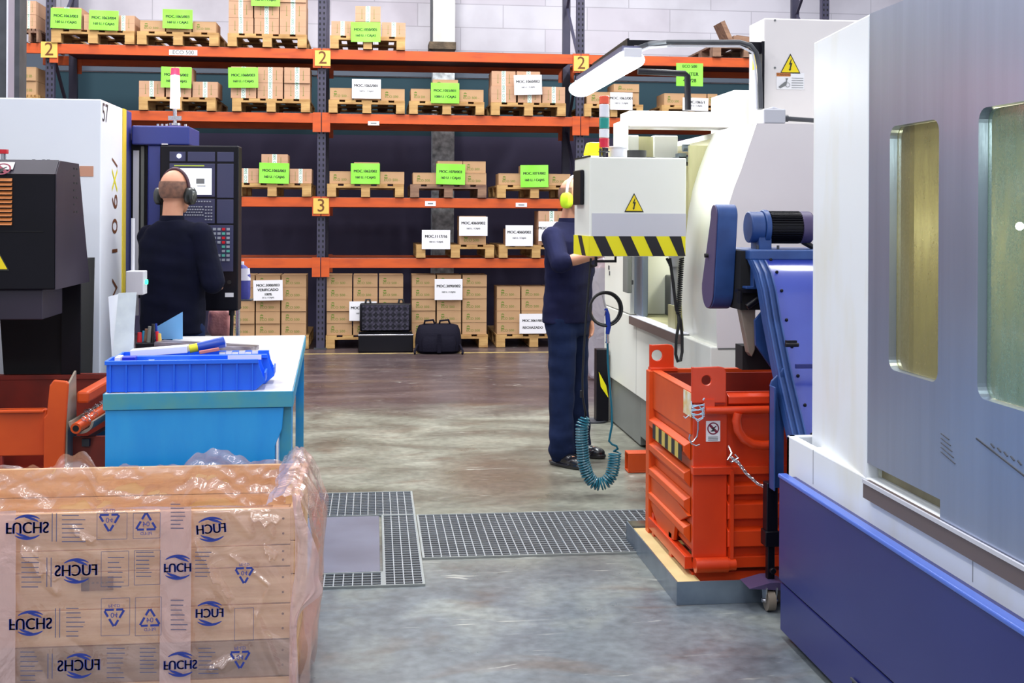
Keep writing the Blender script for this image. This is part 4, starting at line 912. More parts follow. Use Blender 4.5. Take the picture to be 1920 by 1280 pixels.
m.build('hook', 'chrome', hk)
# chain
ch = thing('chain', 'slack steel chain running from the skip front to the conveyor leg', 'chain', P(1370, 858, Y0-.05))
cp = [P(1366, 838, Y0-.05), P(1372, 858, Y0-.06), P(1385, 868, Y0-.07), P(1400, 888, Y0-.085), P(1420, 906, Y0-.11), P(1444, 918, Y0-.16)]
m = MB(); m.tube([P(1366, 836, Y0-.02), P(1372, 850, Y0-.05), P(1364, 862, Y0-.06), P(1372, 866, Y0-.06), P(1384, 858, Y0-.06), P(1378, 852, Y0-.05)], .0045, 8); m.build('shackle', 'chrome', ch)
L = []
for i in range(2, len(cp)): L += [(cp[i-1].lerp(cp[i], t/5), cp[i]-cp[i-1]) for t in range(5)]
lk = MB(); lk.tube([(.010*math.cos(2*PI*i/12)*(1 if 1 else 1), .0055*math.sin(2*PI*i/12), 0) for i in range(12)], .0019, 6, closed=True)
lme = lk.mesh('link', 'chrome', True)
for i, (p, d) in enumerate(L):
    o = bpy.data.objects.new('link', lme); C.objects.link(o); o.parent = ch; o['_w'] = (0., 0., 0.)
    qv = d.to_track_quat('X', 'Z') @ Matrix.Rotation(R(90*(i % 2)+20), 4, 'X').to_quaternion()
    o.rotation_mode = 'QUATERNION'; o.rotation_quaternion = qv; o.location = p-Vector(ch['_w'])
# square tube stub of the skip's rear fork channel
q0 = PZ(1178, 884, .01); 
fk = MB(); zq = .1; 
x0 = q0.x; y0 = q0.y
x9 = x0+.22
fk.bx(x0, x9, y0, y0+.012, .012, .105); fk.bx(x0, x9, y0+.09, y0+.1, .012, .105); fk.bx(x0, x9, y0, y0+.1, .105, .115); fk.bx(x0, x9, y0, y0+.1, .002, .012)
tag(fk.build('fork_channel', 'bin_or2', smooth=False, bevel=.002), 'short red orange square tube lying on the floor left of the skip', 'steel tube')

# ================================================================ MIDDLE MACHINE (white, curved cover)
XM = 1.71; YF = 5.88
mm = thing('machining_centre', 'white machining centre behind the red skip, with curved cover and open work chamber', 'machine', (2.4, 7.2, 0))
zsk = PX(1141, 705, XM).z; yfar = PX(1133, 650, XM).y; zse = PX(1280, 629, XM).z
yw0 = PX(1283, 600, XM).y; yw1 = PX(1181, 550, XM).y
nt = PX(1194, 832, XM).y
m = MB(); m.bx(XM+.012, 3.3, YF+.01, nt-.05, .07, zsk-.003); m.bx(XM+.012, 3.3, nt-.05, yfar, .012, zsk-.003); m.bx(XM+.2, 3.2, YF+.2, nt, .0, .07)
m.build('skirt', 'greysk', mm, smooth=False, bevel=.004)
m = MB(); m.bx(XM, 3.3, YF, yfar, zsk, zse-.002); m.build('lower_body', 'white', mm, smooth=False, bevel=.006)
y = PX(1193, 700, XM).y; MB().bx(XM-.001, XM+.001, y-.0015, y+.0015, zsk, zse).build('panel_joint', 'midgrey', mm, smooth=False)
m = MB()
zj0, zj1 = zse+.002, 1.88
m.bx(XM, XM+.3, yw1, yfar, zj0, zj1); m.build('far_jamb_panel', 'white', mm, smooth=False, bevel=.006)
q = PX(1141, 500, XM)
m = MB(); m.bx(XM-.003, XM, q.y-.04, q.y, q.z-.02, q.z+.01); m.bx(XM-.003, XM, q.y-.06, q.y-.03, q.z-.06, q.z-.03); m.build('jamb_marks', 'dkgrey', mm, smooth=False)
# chamber
m = MB(); m.bx(2.9, 2.93, YF+.75, yfar, zse-.4, 1.9); m.bx(XM+.3, 2.9, yfar-.3, yfar-.27, zse-.4, 1.9); m.bx(XM+.08, 2.9, YF+.72, YF+.75, zse-.4, 1.9); m.bx(XM+.05, 2.9, YF+.75, yfar-.3, zse-.02, zse)
m.build('work_chamber', 'interior', mm, smooth=False)
lampin((2.4, 7.3, 1.75), 16, (1, 1, .86), .1)
# door leaf slid open, handle
a = PX(1191, 520, XM+.05); b_ = PX(1210, 520, XM+.05)
m = MB(); m.bx(XM+.03, XM+.07, b_.y, a.y, zse+.005, 1.85); m.build('sliding_door', 'door_grey', mm, smooth=False, bevel=.008)
a = PX(1176, 500, XM-.03); b_ = PX(1185, 500, XM-.03); zb_ = PX(1180, 548, XM-.03).z
m = MB(); m.bx(XM-.06, XM-.03, b_.y, a.y, zb_, 1.7); m.bx(XM-.05, XM, a.y-.06, a.y-.03, zb_+.05, zb_+.08); m.build('door_handle', 'greysk', mm, smooth=False, bevel=.004)
# sill
ys0 = PX(1268, 640, XM-.03).y; ys1 = PX(1179, 595, XM-.03).y
zq0 = PX(1180, 607, XM-.03).z; zq1 = PX(1180, 592, XM-.03).z
m = MB(); m.bx(XM-.03, XM-.001, ys0, ys1, zq0, zq1); m.mi = 1; m.bx(XM-.03, XM+.05, ys0, ys1, zq1, zq1+.004); m.build('sill', ['rail', 'palegrey'], mm, smooth=False)
# fixture inside
m = MB(); m.bx(1.95, 2.5, 6.9, 7.9, zse, 1.1); m.build('work_table', 'dkgrey', mm, smooth=False, bevel=.01)
m = MB(); m.tube([(1.95, 7.35, 1.16), (1.95, 7.0, 1.14), (1.95, 6.8, 1.16)], .012); m.cyl((1.95, 7.35, 1.1), (1.95, 7.35, 1.2), .02); m.build('vice', 'rail', mm)
a = PX(1266, 540, XM+.06)
m = MB(); m.cyl((XM+.07, a.y, zse), (XM+.07, a.y, 1.62), .035); m.cyl((XM+.07, a.y, 1.2), (XM+.07, a.y, 1.28), .05); m.build('guide_column', 'midgrey', mm)
m = MB(); m.bx(XM+.03, XM+.12, a.y-.12, a.y+.05, zse, zse+.14); m.build('column_block', 'interior', mm, smooth=False)
# curved swoosh cover: profile in XZ, extruded from YF to YF+.72
near = [P(px, py, YF) for px, py in ((1345, 653), (1343, 600), (1344, 540), (1349, 480), (1358, 420), (1368, 379), (1377, 350), (1389, 320), (1404, 275), (1419, 231))]
far = [P(px, py, YF+.72) for px, py in ((1283, 630), (1279, 590), (1277, 550), (1279, 510), (1284, 470), (1290, 400), (1299, 353), (1310, 318), (1324, 280), (1340, 247))]
m = MB(); n = len(near)
inn = [Vector((p.x+.05, p.y, p.z)) for p in far]
ctrl = [near, [a.lerp(b, .5)+Vector((-.012, 0, .004)) for a, b in zip(near, far)], far, inn]
vs = [v for row in ctrl for v in row]
m.add(vs, [(r*n+i, r*n+i+1, (r+1)*n+i+1, (r+1)*n+i) for r in range(3) for i in range(n-1)])
sw = m.build('curved_cover', 'white', mm, smooth='all')
# near face (facing camera)
fx = 3.2
m = MB(); k = YF+.012
poly = [(p.x, p.z) for p in near]
m.prism(poly+[(fx, near[-1].z), (fx, near[0].z)], 'y', YF, YF+.05); m.build('end_panel', 'pinkwhite', mm, smooth=False)
m = MB(); m.bx(P(1346, 653, YF).x, fx, YF-.002, YF, near[0].z-.006, near[0].z); m.build('panel_joint', 'greysk', mm, smooth=False)
zc = near[-1].z
m = MB(); m.bx(far[-1].x, fx, YF+.05, yfar-.2, zc-.03, zc); m.build('roof_panel', 'white', mm, smooth=False)
m = MB(); g0 = PX(1380, 268, 2.0); 
q = P(1386, 266, YF+.3); m.T = Matrix.Translation((q.x-.035, YF+.3, q.z)) @ FACEX; m.text('5R', .07, Matrix.Identity(4)); m.build('stencil', 'ink', mm, smooth=False)
# overhead arm (beam) and blocks carrying the pendant
YA = 6.6
a = P(1170, 207, YA); b_ = P(1420, 240, YA)
m = MB(); m.bx(a.x+.03, P(1425, 240, YA).x, YA, YA+.25, b_.z, a.z); m.build('pendant_arm', 'pinkwhite', mm, smooth=False, bevel=.006)
m = MB(); m.bx(a.x, a.x+.029, YA+.01, YA+.3, P(0, 290, YA).z, P(0, 207, YA).z); m.build('arm_end_plate', 'white', mm, smooth=False, bevel=.004)
YB2 = 6.9
m = MB(); m.bx(P(1196, 0, YB2).x, P(1226, 0, YB2).x, YB2, YB2+.1, P(0, 300, YB2).z, P(0, 240, YB2).z); m.build('arm_slide', 'interior', mm, smooth=False)
m = MB(); m.bx(P(1172, 0, YB2).x, P(1198, 0, YB2).x, YB2-.02, YB2+.2, P(0, 300, YB2).z, P(0, 238, YB2).z); m.bx(P(1226, 0, YB2).x, P(1271, 0, YB2).x, YB2-.02, YB2+.2, P(0, 300, YB2).z, P(0, 238, YB2).z); m.build('arm_block', 'white', mm, smooth=False, bevel=.006)
m = MB(); m.cyl((P(1210, 0, 6.7).x, 6.75, P(0, 297, 6.7).z), (P(1210, 0, 6.7).x, 6.75, P(0, 281, 6.7).z), .075, n=28); m.build('swivel_collar', 'black', mm)
m = MB(); a = P(1258, 0, 6.7); m.bx(P(1252, 0, 6.7).x, P(1322, 0, 6.7).x, 6.7, 6.9, P(0, 295, 6.7).z, P(0, 290, 6.7).z); m.build('guide_plate', 'black', mm, smooth=False)
m = MB(); m.bx(P(1274, 0, 6.7).x, P(1320, 0, 6.7).x, 6.72, 6.84, P(0, 289, 6.7).z, P(0, 279, 6.7).z); m.cyl(P(1280, 277, 6.78), P(1292, 277, 6.78), .022); m.bx(P(1276, 0, 6.7).x, P(1290, 0, 6.7).x, 6.72, 6.8, P(0, 289, 6.7).z, P(0, 272, 6.7).z); m.build('valve_block', 'steel', mm)
# tall electrical cabinet on the machine's back
Y3 = 6.25
ca = P(1447, 34, Y3); 
m = MB(); xs = P(1432, 150, Y3).x; m.bx(xs, 3.3, Y3, Y3+.26, zc+.002, ca.z); ec = m.build('electrical_cabinet', 'pinkwhite', mm, smooth=False, bevel=.008)
m = MB(); Y4 = 6.62; m.bx(P(1370, 180, Y4).x, P(1425, 180, Y4).x, Y4-.05, Y4+.4, zc+.002, P(0, 146, Y4).z); m.build('side_box', 'white', mm, smooth=False, bevel=.006)
m = MB(); bolt_tri(m, P(1482, 119, Y3-.003), .115, FACE); m.build('warning_sticker', ['warn_yel', 'ink'], ec, smooth=False)
a = P(1456, 136, Y3-.003); b_ = P(1508, 168, Y3-.003)
m = MB(); m.bx(a.x, b_.x, Y3-.003, Y3-.0015, b_.z, a.z); 
m.mi = 1; w_ = b_.x-a.x; m.bx(a.x, a.x+w_*.5, Y3-.0045, Y3-.003, a.z-.02, a.z-.001)
m.mi = 2
for k in range(5): m.bx(a.x+w_*.54, b_.x-.006, Y3-.0045, Y3-.003, a.z-.03-.013*k, a.z-.027-.013*k)
m.add([(a.x+.01, Y3-.005, b_.z+.012), (a.x+.02, Y3-.005, b_.z+.004), (a.x+.055, Y3-.005, b_.z+.022), (a.x+.06, Y3-.005, b_.z+.046), (a.x+.045, Y3-.005, b_.z+.04)], [(0, 1, 2, 3, 4)])
m.add([(a.x+.05, Y3-.005, b_.z+.06), (a.x+.066, Y3-.005, b_.z+.06), (a.x+.054, Y3-.005, b_.z+.04)], [(0, 1, 2)])
m.mi = 3; m.text('WARNING', .017, at((a.x+w_*.25, Y3-.0055, a.z-.0105)))
m.mi = 2; m.tube([(a.x+.063+.012*math.cos(2*PI*i/12), Y3-.005, b_.z+.024+.012*math.sin(2*PI*i/12)) for i in range(12)], .0012, 5, closed=True)
m.build('crush_hazard_label', ['sign_white', M['orange_slat'], 'ink_grey', 'ink_brown'], ec, smooth=False)
m = MB()
for px, py in ((1453, 38), (1453, 127)): c = P(px, py, Y3-.002); m.cyl((c.x, Y3-.004, c.z), (c.x, Y3+.002, c.z), .006, n=10)
m.build('panel_screw', 'ink_grey', ec)
m = MB(); c = P(1414, 120, Y3+.3); m.T = Matrix.Translation((xs-.002, Y3+.14, c.z)) @ FACEX; m.add([(-.05, -.05, 0), (.05, -.05, 0), (.06, .03, 0), (0, .06, 0), (-.05, .03, 0)], [(0, 1, 2, 3, 4)]); m.build('side_sticker', 'warn_yel', ec, smooth=False)
# junction box with cable glands on the roof edge
a = P(1430, 228, YF+.02); b_ = P(1471, 205, YF+.02)
m = MB(); m.bx(a.x, b_.x, YF+.0, YF+.12, zc+.001, b_.z-.0); jb = m.build('junction_box', 'palegrey', mm, smooth=False, bevel=.006)
m = MB(); m.tube([P(1471, 222, YF+.05), P(1500, 224, YF+.05), P(1560, 228, YF+.05)], .012); m.cyl(P(1469, 222, YF+.05), P(1477, 222, YF+.05), .018); m.build('cable', 'dkgrey', jb)
m = MB(); m.tube([P(px, py, YF+.04) for px, py in ((1436, 206), (1450, 202), (1463, 206), (1470, 214), (1472, 221))], .006); m.build('cable', 'palegrey', jb)
# bent dark pipe behind the arm
Y5 = 7.4
m = MB(); m.tube([P(1196, 134, Y5), P(1284, 138, Y5), P(1289, 142, Y5), P(1290, 206, Y5)], .02, 10); tagp = m.build('bent_pipe', 'blackmetal', mm)
# ================================================================ PENDANT CONTROL BOX (middle machine)
YP = 6.08
a = P(1106, 294, YP); b_ = P(1289, 481, YP)
pd_ = thing('control_pendant', 'white hanging control pendant with black and yellow stripes beside the standing operator', 'control panel', ((a.x+b_.x)/2, YP+.2, b_.z))
PT = Matrix.Translation((a.x, YP, b_.z)) @ rotm('Z', R(3.0)); W_, H_, D_P = b_.x-a.x, a.z-b_.z, .36
def pm(): m = MB(); m.T = PT.copy(); return m
m = pm(); m.bx(0, W_, 0, D_P, 0, H_); m.build('housing', 'white', pd_, smooth=False, bevel=.006)
zg0, zg1 = H_*.205, H_*.435
m = pm(); m.bx(.012, W_-.001, -.003, -.0005, zg0, zg1); m.build('grey_band', 'palegrey', pd_, smooth=False)
m = pm(); m.mi = 0; m.bx(-.003, W_-.004, -.003, -.0005, .002, zg0); m.bx(-.004, -.001, -.003, D_P-.003, .002, zg0); hb = m.build('stripe_band', 'yellow', pd_, smooth=False)
m = pm(); sw_, sh = W_*.125, zg0
for k in range(4):
    x0 = .018+k*W_*.262
    m.add([(x0, -.0042, zg0), (x0+sw_, -.0042, zg0), (min(x0+sw_+.05, W_-.004), -.0042, .002), (min(x0+.05, W_-.006), -.0042, .002)], [(0, 1, 2, 3)])
m.add([(-.0052, .25, zg0), (-.0052, .16, zg0), (-.0052, .06, .002), (-.0052, .15, .002)], [(0, 1, 2, 3)])
m.build('stripe', 'hazblack', pd_, smooth=False)
m = pm(); bolt_tri(m, (W_*.455, -.003, H_*.545), .105, FACE); m.build('warning_sticker', ['warn_yel', 'ink'], pd_, smooth=False)
m = pm(); m.bx(-.022, -.002, .12, .30, H_*.52, H_*.88); m.build('side_handle', 'blackmetal', pd_, smooth=False, bevel=.006)
m = pm(); m.bx(.03, W_-.03, D_P, D_P+.012, .05, H_-.05); m.build('screen_bezel', 'dkgrey', pd_, smooth=False)
m = pm(); m.bx(.06, W_-.2, D_P+.012, D_P+.015, .25, H_-.1); m.build('screen', 'screen', pd_, smooth=False)
m = pm(); m.bx(-.002, .004, -.002, D_P, H_, H_+.008); m.tube([(.06, .1, -.003), (.06, .1, -.05), (.06, .2, -.06)], .008); m.bx(.06, .17, .09, .1, -.035, -.022); m.bx(.16, .17, .09, .1, -.035, 0); m.build('underside_handle', 'black', pd_, smooth=False)
# beacon, signal tower, cap on top
m = pm(); c = (.055, .15); m.add([(c[0]-.048, c[1]-.05, H_+.012), (c[0]+.048, c[1]-.05, H_+.012), (c[0]+.048, c[1]+.05, H_+.012), (c[0]-.048, c[1]+.05, H_+.012), (c[0]-.034, c[1]-.034, H_+.085), (c[0]+.034, c[1]-.034, H_+.085), (c[0]+.034, c[1]+.034, H_+.085), (c[0]-.034, c[1]+.034, H_+.085)], [(3,2,1,0),(4,5,6,7),(0,1,5,4),(1,2,6,5),(2,3,7,6),(3,0,4,7)])
bc = m.build('warning_beacon', 'beacon_yel', pd_, smooth=False, bevel=.012)
m = pm(); m.bx(c[0]-.05, c[0]+.05, c[1]-.052, c[1]+.052, H_, H_+.012); m.build('beacon_base', 'white', bc, smooth=False)
xs_ = P(1135, 250, YP+.1).x-a.x
tw = None; m = pm(); m.cyl((xs_, .1, H_), (xs_, .1, H_+.05), .01); m.cyl((xs_, .1, H_+.03), (xs_, .1, H_+.037), .03); m.cyl((xs_-.02, .1, H_), (xs_-.02, .1, H_+.05), .007); tw = m.build('signal_tower', 'dkgrey', pd_)
zz0 = P(0, 263, YP+.1).z-b_.z
for k, (mm_, h) in enumerate((('lens_red', .052), ('lens_white', .048), ('lens_teal', .06), ('lens_white', .07), ('lens_orange', .045))):
    m = pm(); m.cyl((xs_, .1, zz0), (xs_, .1, zz0+h-.002), .027, n=24); m.build('tower_lens', mm_, tw, bevel=.003); zz0 += h
m = pm(); m.cyl((xs_+.055+.03, .14, H_), (xs_+.085, .14, H_+.055), .05, n=28); m.cyl((xs_+.085, .14, H_+.055), (xs_+.085, .14, H_+.064), .054, n=28); m.build('swivel_cap', 'palegrey', pd_, bevel=.004)
m = pm(); m.cyl((W_*.6, .25, H_), (W_*.6, .25, H_+.05), .06, n=24); m.build('arm_collar', 'black', pd_)
# curly cable hanging from the pendant
cc = thing('coiled_cable', 'black coiled cable hanging in a long loop from the white pendant', 'cable', P(1275, 484, 6.2))
m = MB(); pts = []
p0 = P(1278, 484, 6.2); p1 = P(1272, 590, 6.2)
for i in range(26*10+1):
    t = i/260; c = p0.lerp(p1, t); an = 2*PI*i/10; pts.append((c.x+.012*math.cos(an), c.y+.012*math.sin(an), c.z))
m.tube(pts, .0035, 6); m.build('coil', 'black', cc)
m = MB(); m.tube([P(px, py, 6.2+dy) for px, py, dy in ((1256, 484, 0), (1262, 530, 0), (1268, 580, .0), (1276, 600, .01), (1279, 630, .01), (1279, 660, 0), (1276, 676, 0), (1271, 678, 0), (1267, 664, 0), (1268, 635, -.01), (1273, 605, -.012), (1272, 590, 0))], .0085, 8)
m.tube([P(1250, 484, 6.21), P(1258, 500, 6.21), P(1263, 530, 6.21), P(1268, 580, 6.212)], .007, 8)
m.build('cable_loop', 'black', cc)

# ================================================================ LAMP
L0 = P(1186, 108, 6.32); zl_ = L0.z
q = ray(1092, 168); q = O0+q*(L0.x/q.x)
ln_ = q.y-L0.y
lp_ = thing('work_lamp', 'lit fluorescent work lamp on a dark bracket above the white pendant', 'lamp', (L0.x, L0.y+ln_/2, zl_))
m = MB(); n = 20
for r_ in (.058,):
    m.tube([(L0.x, L0.y, zl_), (L0.x, L0.y+ln_, zl_)], r_, 24)
m = MB(); m.prism([(L0.x-.012+.082*math.cos(R(a)), zl_-.01+.052*math.sin(R(a))) for a in range(-180, 180, 15)], 'y', L0.y+.001, L0.y+ln_-.001); m.build('diffuser', 'tube', lp_, bevel=.006)
m = MB(); m.bx(L0.x-.05, L0.x+.05, L0.y+.04, L0.y+ln_-.04, zl_+.035, zl_+.07); m.build('lamp_spine', 'rack_post', lp_, smooth=False)
for ye_ in (L0.y-.012, L0.y+ln_): MB().bx(L0.x-.05, L0.x+.05, ye_, ye_+.012, zl_+.0, zl_+.052).build('end_cap', 'lens_white', lp_, smooth=False, bevel=.004)
lt = area('work_lamp_light', (L0.x, L0.y+ln_/2, zl_-.07), (.12, ln_), 26, (.93, .98, 1), (0, 0, R(0)))
Yb = L0.y+.25
bk0 = P(1178, 80, Yb); bk1 = P(1412, 83, Y3-.08)
m = MB(); m.bar((L0.x, L0.y+ln_*.75, zl_+.09), (bk0.x, Yb, bk0.z), .05, .012, (1, 0, 0)); m.bx(bk0.x-.01, bk0.x+.03, Yb-.02, Yb+.02, zl_+.06, bk0.z+.01)
m.bar((bk0.x, Yb, bk0.z), (bk1.x, Y3-.05, bk1.z), .02, .03)
a = P(1403, 81, Y3-.05); b_ = P(1428, 205, Y3-.05)
m.build('bracket_arm', 'blackmetal', lp_, smooth=False)
m = MB(); m.bx(b_.x-.015, b_.x-.002, Y3-.10, Y3-.02, b_.z, a.z+.005); m.bx(a.x, b_.x, Y3-.07, Y3-.055, a.z-.06, a.z+.005); m.build('bracket_post', 'blackmetal', lp_, smooth=False)
for dz, rr, mt_ in ((0, .013, 'dkgrey'), (-.022, .006, 'palegrey')):
    pp = [P(px, py, Yy) for px, py, Yy in ((1192, 92, Yb-.05), (1215, 83, Yb-.05), (1250, 80, 6.3), (1330, 80, 6.2), (1385, 80, 6.15), (1405, 86, 6.13), (1416, 100, 6.12), (1421, 125, 6.1), (1423, 160, 6.08), (1424, 205, 6.05))]
    m = MB(); m.tube([(p.x+(dz if i > 4 else 0), p.y-.02, p.z+dz*(1 if i < 6 else 0)) for i, p in enumerate(pp)], rr, 8); m.build('lamp_cable', mt_, lp_)

# ================================================================ AIR HOSE
hs = thing('air_hose', 'teal coiled air hose hanging beside the standing operator and just clearing the floor', 'hose', P(1122, 915, 6.2))
YH = 6.25
ctrl = [(1098, 782), (1091, 800), (1091, 830), (1094, 865), (1102, 892), (1113, 905), (1124, 908), (1136, 904), (1146, 892), (1151, 872), (1153, 848)]
cps = [P(px, py, YH) for px, py in ctrl]
def resample(pts, n):
    d = [0]
    for i in range(1, len(pts)): d.append(d[-1]+(pts[i]-pts[i-1]).length)
    out = []
    for k in range(n):
        t = d[-1]*k/(n-1); i = max(j for j in range(len(d)) if d[j] <= t+1e-9); i = min(i, len(pts)-2)
        out.append(pts[i].lerp(pts[i+1], (t-d[i])/(d[i+1]-d[i])))
    return out
def smooth_pts(p, it=3):
    p = [v.copy() for v in p]
    for _ in range(it): p = [p[0]]+[(p[i-1]+p[i]*2+p[i+1])/4 for i in range(1, len(p)-1)]+[p[-1]]
    return p
turns, per = 44, 14; cen = smooth_pts(resample(cps, turns*per+1), 40)
pts = []
for i, c in enumerate(cen):
    t = (cen[min(i+1, len(cen)-1)]-cen[max(i-1, 0)]).normalized(); u = Vector((0, 1, 0)); v = t.cross(u).normalized()
    an = 2*PI*i/per; r_ = .031 if i > per*2 else .031*(.6+.2*i/per)
    pts.append(c+(u*math.cos(an)+v*math.sin(an))*r_)
m = MB(); m.tube(pts, .0048, 6); m.build('coil', 'blue_hose', hs)
m = MB(); m.tube(smooth_pts([pts[-1], P(1162, 842, YH), P(1158, 834, YH), P(1146, 834, YH), P(1139, 828, YH), P(1144, 816, YH), P(1149, 800, YH), P(1148, 770, YH), P(1143, 720, YH), P(1139, 680, YH), P(1139, 640, YH)], 1), .006, 8); m.build('straight_run', 'blue_hose', hs)
m = MB(); m.tube(smooth_pts([pts[0], P(1100, 778, YH), P(1096, 766, YH), P(1092, 745, YH), P(1091, 720, YH), P(1094, 650, YH), P(1100, 590, YH), P(1104, 520, YH), P(1108, 484, YH)], 1), .006, 8); m.cyl(P(1091, 745, YH), P(1091, 732, YH), .01); m.build('feed_hose', 'black', hs)
bg_ = thing('blow_gun', 'blue handled air blow gun hanging from the black hose loop', 'air gun', P(1140, 600, YH-.035))
m = MB(); m.tube([P(1136, 578, YH-.035), P(1139, 590, YH-.035), P(1141, 612, YH-.035), P(1139, 626, YH-.035)], [.009, .013, .014, .011], 12); m.build('handle', 'gun_blue', bg_)
m = MB(); m.cyl(P(1139, 626, YH-.035), P(1139, 640, YH-.035), .009); m.cyl(P(1139, 640, YH-.035), P(1139, 643, YH-.035), .012); m.build('coupling', 'chrome', bg_)
m = MB(); m.tube([P(1136, 578, YH-.035), P(1133, 566, YH-.035), P(1130, 553, YH-.035)], .005, 8); m.tube([P(1139, 585, YH-.035), P(1135, 582, YH-.05), P(1133, 592, YH-.05)], .003, 6); m.build('nozzle', 'chrome', bg_)
lo = MB(); pc = P(1136, 579, YH-.04)
for k, (r_, dx) in enumerate(((.088, 0), (.081, -.004), (.085, .004))):
    lo.tube([(pc.x+dx+r_*math.cos(2*PI*i/40), pc.y+.008*k, pc.z+(r_*1.03)*math.sin(2*PI*i/40)) for i in range(40)], .0062, 8, closed=True)
tag(lo.build('hose_loop', 'black'), 'black rubber hose wound in a round loop below the pendant', 'hose')
# black/yellow guard post beside the machine's far foot and wrapped goods behind
gp = PZ(1131, 792, 0)
t_ = thing('guard_post', 'low black floor post with yellow face at the far foot of the white machine', 'post', (gp.x, gp.y, 0))
zt_ = P(1134, 655, gp.y).z
m = MB(); m.bx(gp.x-.05, gp.x+.04, gp.y, gp.y+.1, .01, zt_); m.build('post', 'blackmetal', t_, smooth=False, bevel=.004)
m = MB(); m.add([(gp.x-.035, gp.y-.003, zt_-.16), (gp.x+.02, gp.y-.003, zt_-.26), (gp.x+.035, gp.y-.003, zt_-.34), (gp.x+.035, gp.y-.003, .18), (gp.x-.02, gp.y-.003, .26)], [(0, 1, 2, 3, 4)]); m.build('yellow_face', 'yellow', t_, smooth=False, sol=.002)
m = MB(); m.cyl((gp.x-.06, gp.y+.05, .001), (gp.x-.06, gp.y+.05, .012), .10); m.build('foot_plate', 'dkgrey', t_)
wg = P(1123, 640, 10.6)
def crumple(c, rx, ry, rz, amp=.05, f=6, nu=28, nv=20, ex=4):
    vs, fs = [], []
    for j in range(nv+1):
        t = PI*j/nv-PI/2
        for i in range(nu):
            a = 2*PI*i/nu; ca, sa, ct, st = math.cos(a), math.sin(a), math.cos(t), math.sin(t)
            e = 2/ex; s_ = lambda v: (abs(v)**e)*(1 if v >= 0 else -1)
            p = Vector((rx*s_(ct)*s_(ca), ry*s_(ct)*s_(sa), rz*s_(st)))
            p *= 1+amp*noise.noise(Vector((p.x*f+c[0], p.y*f, p.z*f)))*2
            vs.append((c[0]+p.x, c[1]+p.y, c[2]+p.z))
    for j in range(nv):
        for i in range(nu): fs.append((j*nu+i, j*nu+(i+1) % nu, (j+1)*nu+(i+1) % nu, (j+1)*nu+i))
    return vs, fs
wz = P(0, 650, 10.6).z
# standing wrapped roll at the rack's foot
m = MB(); m.add(*crumple((wg.x, 10.6, .62), .16, .16, .6, .05, 5)); tag(m.build('wrapped_bundle', 'film_clear', smooth='all'), 'bundle wrapped in shiny clear film behind the standing operator', 'bundle')

# ================================================================ LEFT MACHINE (white, yellow edge)
XL = PX(190, 402, -1.0).x
YL = 6.35
c0 = P(190, 186, YL); XL = c0.x
ls = thing('machining_centre', 'white machining centre at left with yellow edge stripe and number 57', 'machine', (-3, 6.9, 0))
y_far = PX(234, 400, XL).y; zt_ = c0.z
m = MB(); m.bx(-5.0, XL, YL, y_far, .02, zt_); m.build('enclosure', 'white_cool', ls, smooth=False, bevel=.006)
m = MB(); m.bx(XL-.0, XL+.006, y_far-.08, y_far+.004, .02, zt_-.002); m.build('yellow_edge', mat('machine_edge_yellow', (232, 206, 60), .4), ls, smooth=False)
m = MB(); y_b = PX(246, 400, XL).y; m.bx(XL-.6, XL, y_far+.006, y_b, .02, zt_+.0); m.build('rear_frame', 'col_blue', ls, smooth=False, bevel=.006)
p_ = PX(196, 213, XL+.002)
m = MB(); m.T = Matrix.Translation((XL+.0015, p_.y+.02, p_.z)) @ FACEXP; m.text('57', .14, Matrix.Identity(4)); m.build('stencil_number', 'ink', ls, smooth=False)
yt_ = PX(216, 400, XL).y
for s_, py, mt_ in (('/', 305, 'ink_brown'), ('X', 338, 'yellow'), ('6', 378, 'ink_brown'), ('0', 424, 'ink_brown'), ('1', 470, 'ink_brown'), ('V', 540, 'ink_brown')):
    p_ = PX(216, py, XL+.002)
    m = MB(); m.T = Matrix.Translation((XL+.0018, p_.y, p_.z)) @ FACEXP @ Matrix.Rotation(R(90), 4, 'Z'); m.text(s_, .19, Matrix.Identity(4)); m.build('model_lettering', mt_, ls, smooth=False)
p_ = P(162, 321, YL-.002); m = MB(); m.bx(p_.x-.035, p_.x+.035, YL-.003, YL-.001, p_.z-.027, p_.z+.027); m.build('sticker', mat('faded_salmon_sticker', (206, 150, 124), .6), ls, smooth=False)
# blue head with top housing, dark window frame
YB3 = 7.05
hd = thing('blue_machine_head', 'indigo steel machine head rising behind the seated control screen, with lit red beacon', 'machine', (P(300, 400, YB3).x, YB3+.2, 0))
hd['label'] = 'indigo steel machine column behind the operator at left, lit red beacon on top'
a = P(247, 235, YB3); b_ = P(355, 272, YB3)
m = MB(); m.bx(a.x, b_.x, YB3, YB3+.4, b_.z, a.z); m.bx(P(277, 0, YB3).x, P(303, 0, YB3).x, YB3+.02, YB3+.36, .01, b_.z); m.build('column', 'col_blue', hd, smooth=False, bevel=.008)
m = MB(); x0, x1 = P(246, 400, YB3+.1).x, P(276, 400, YB3+.1).x; zz_ = P(0, 258, YB3).z; m.bx(x0, x1, YB3+.08, YB3+.12, 1.0, zz_); m.build('door_frame', 'blackmetal', hd, smooth=False)
m = MB(); m.bx(P(247, 0, YB3).x, P(258, 0, YB3).x, YB3+.065, YB3+.078, .9, P(0, 278, YB3).z); m.build('frosted_pane', 'lens_white', hd, smooth=False)
m = MB(); m.bx(P(262, 0, YB3).x, P(268, 0, YB3).x, YB3+.06, YB3+.078, .9, P(0, 270, YB3).z); m.build('pane_seal', 'greysk', hd, smooth=False)
p_ = P(328, 235, YB3+.1)
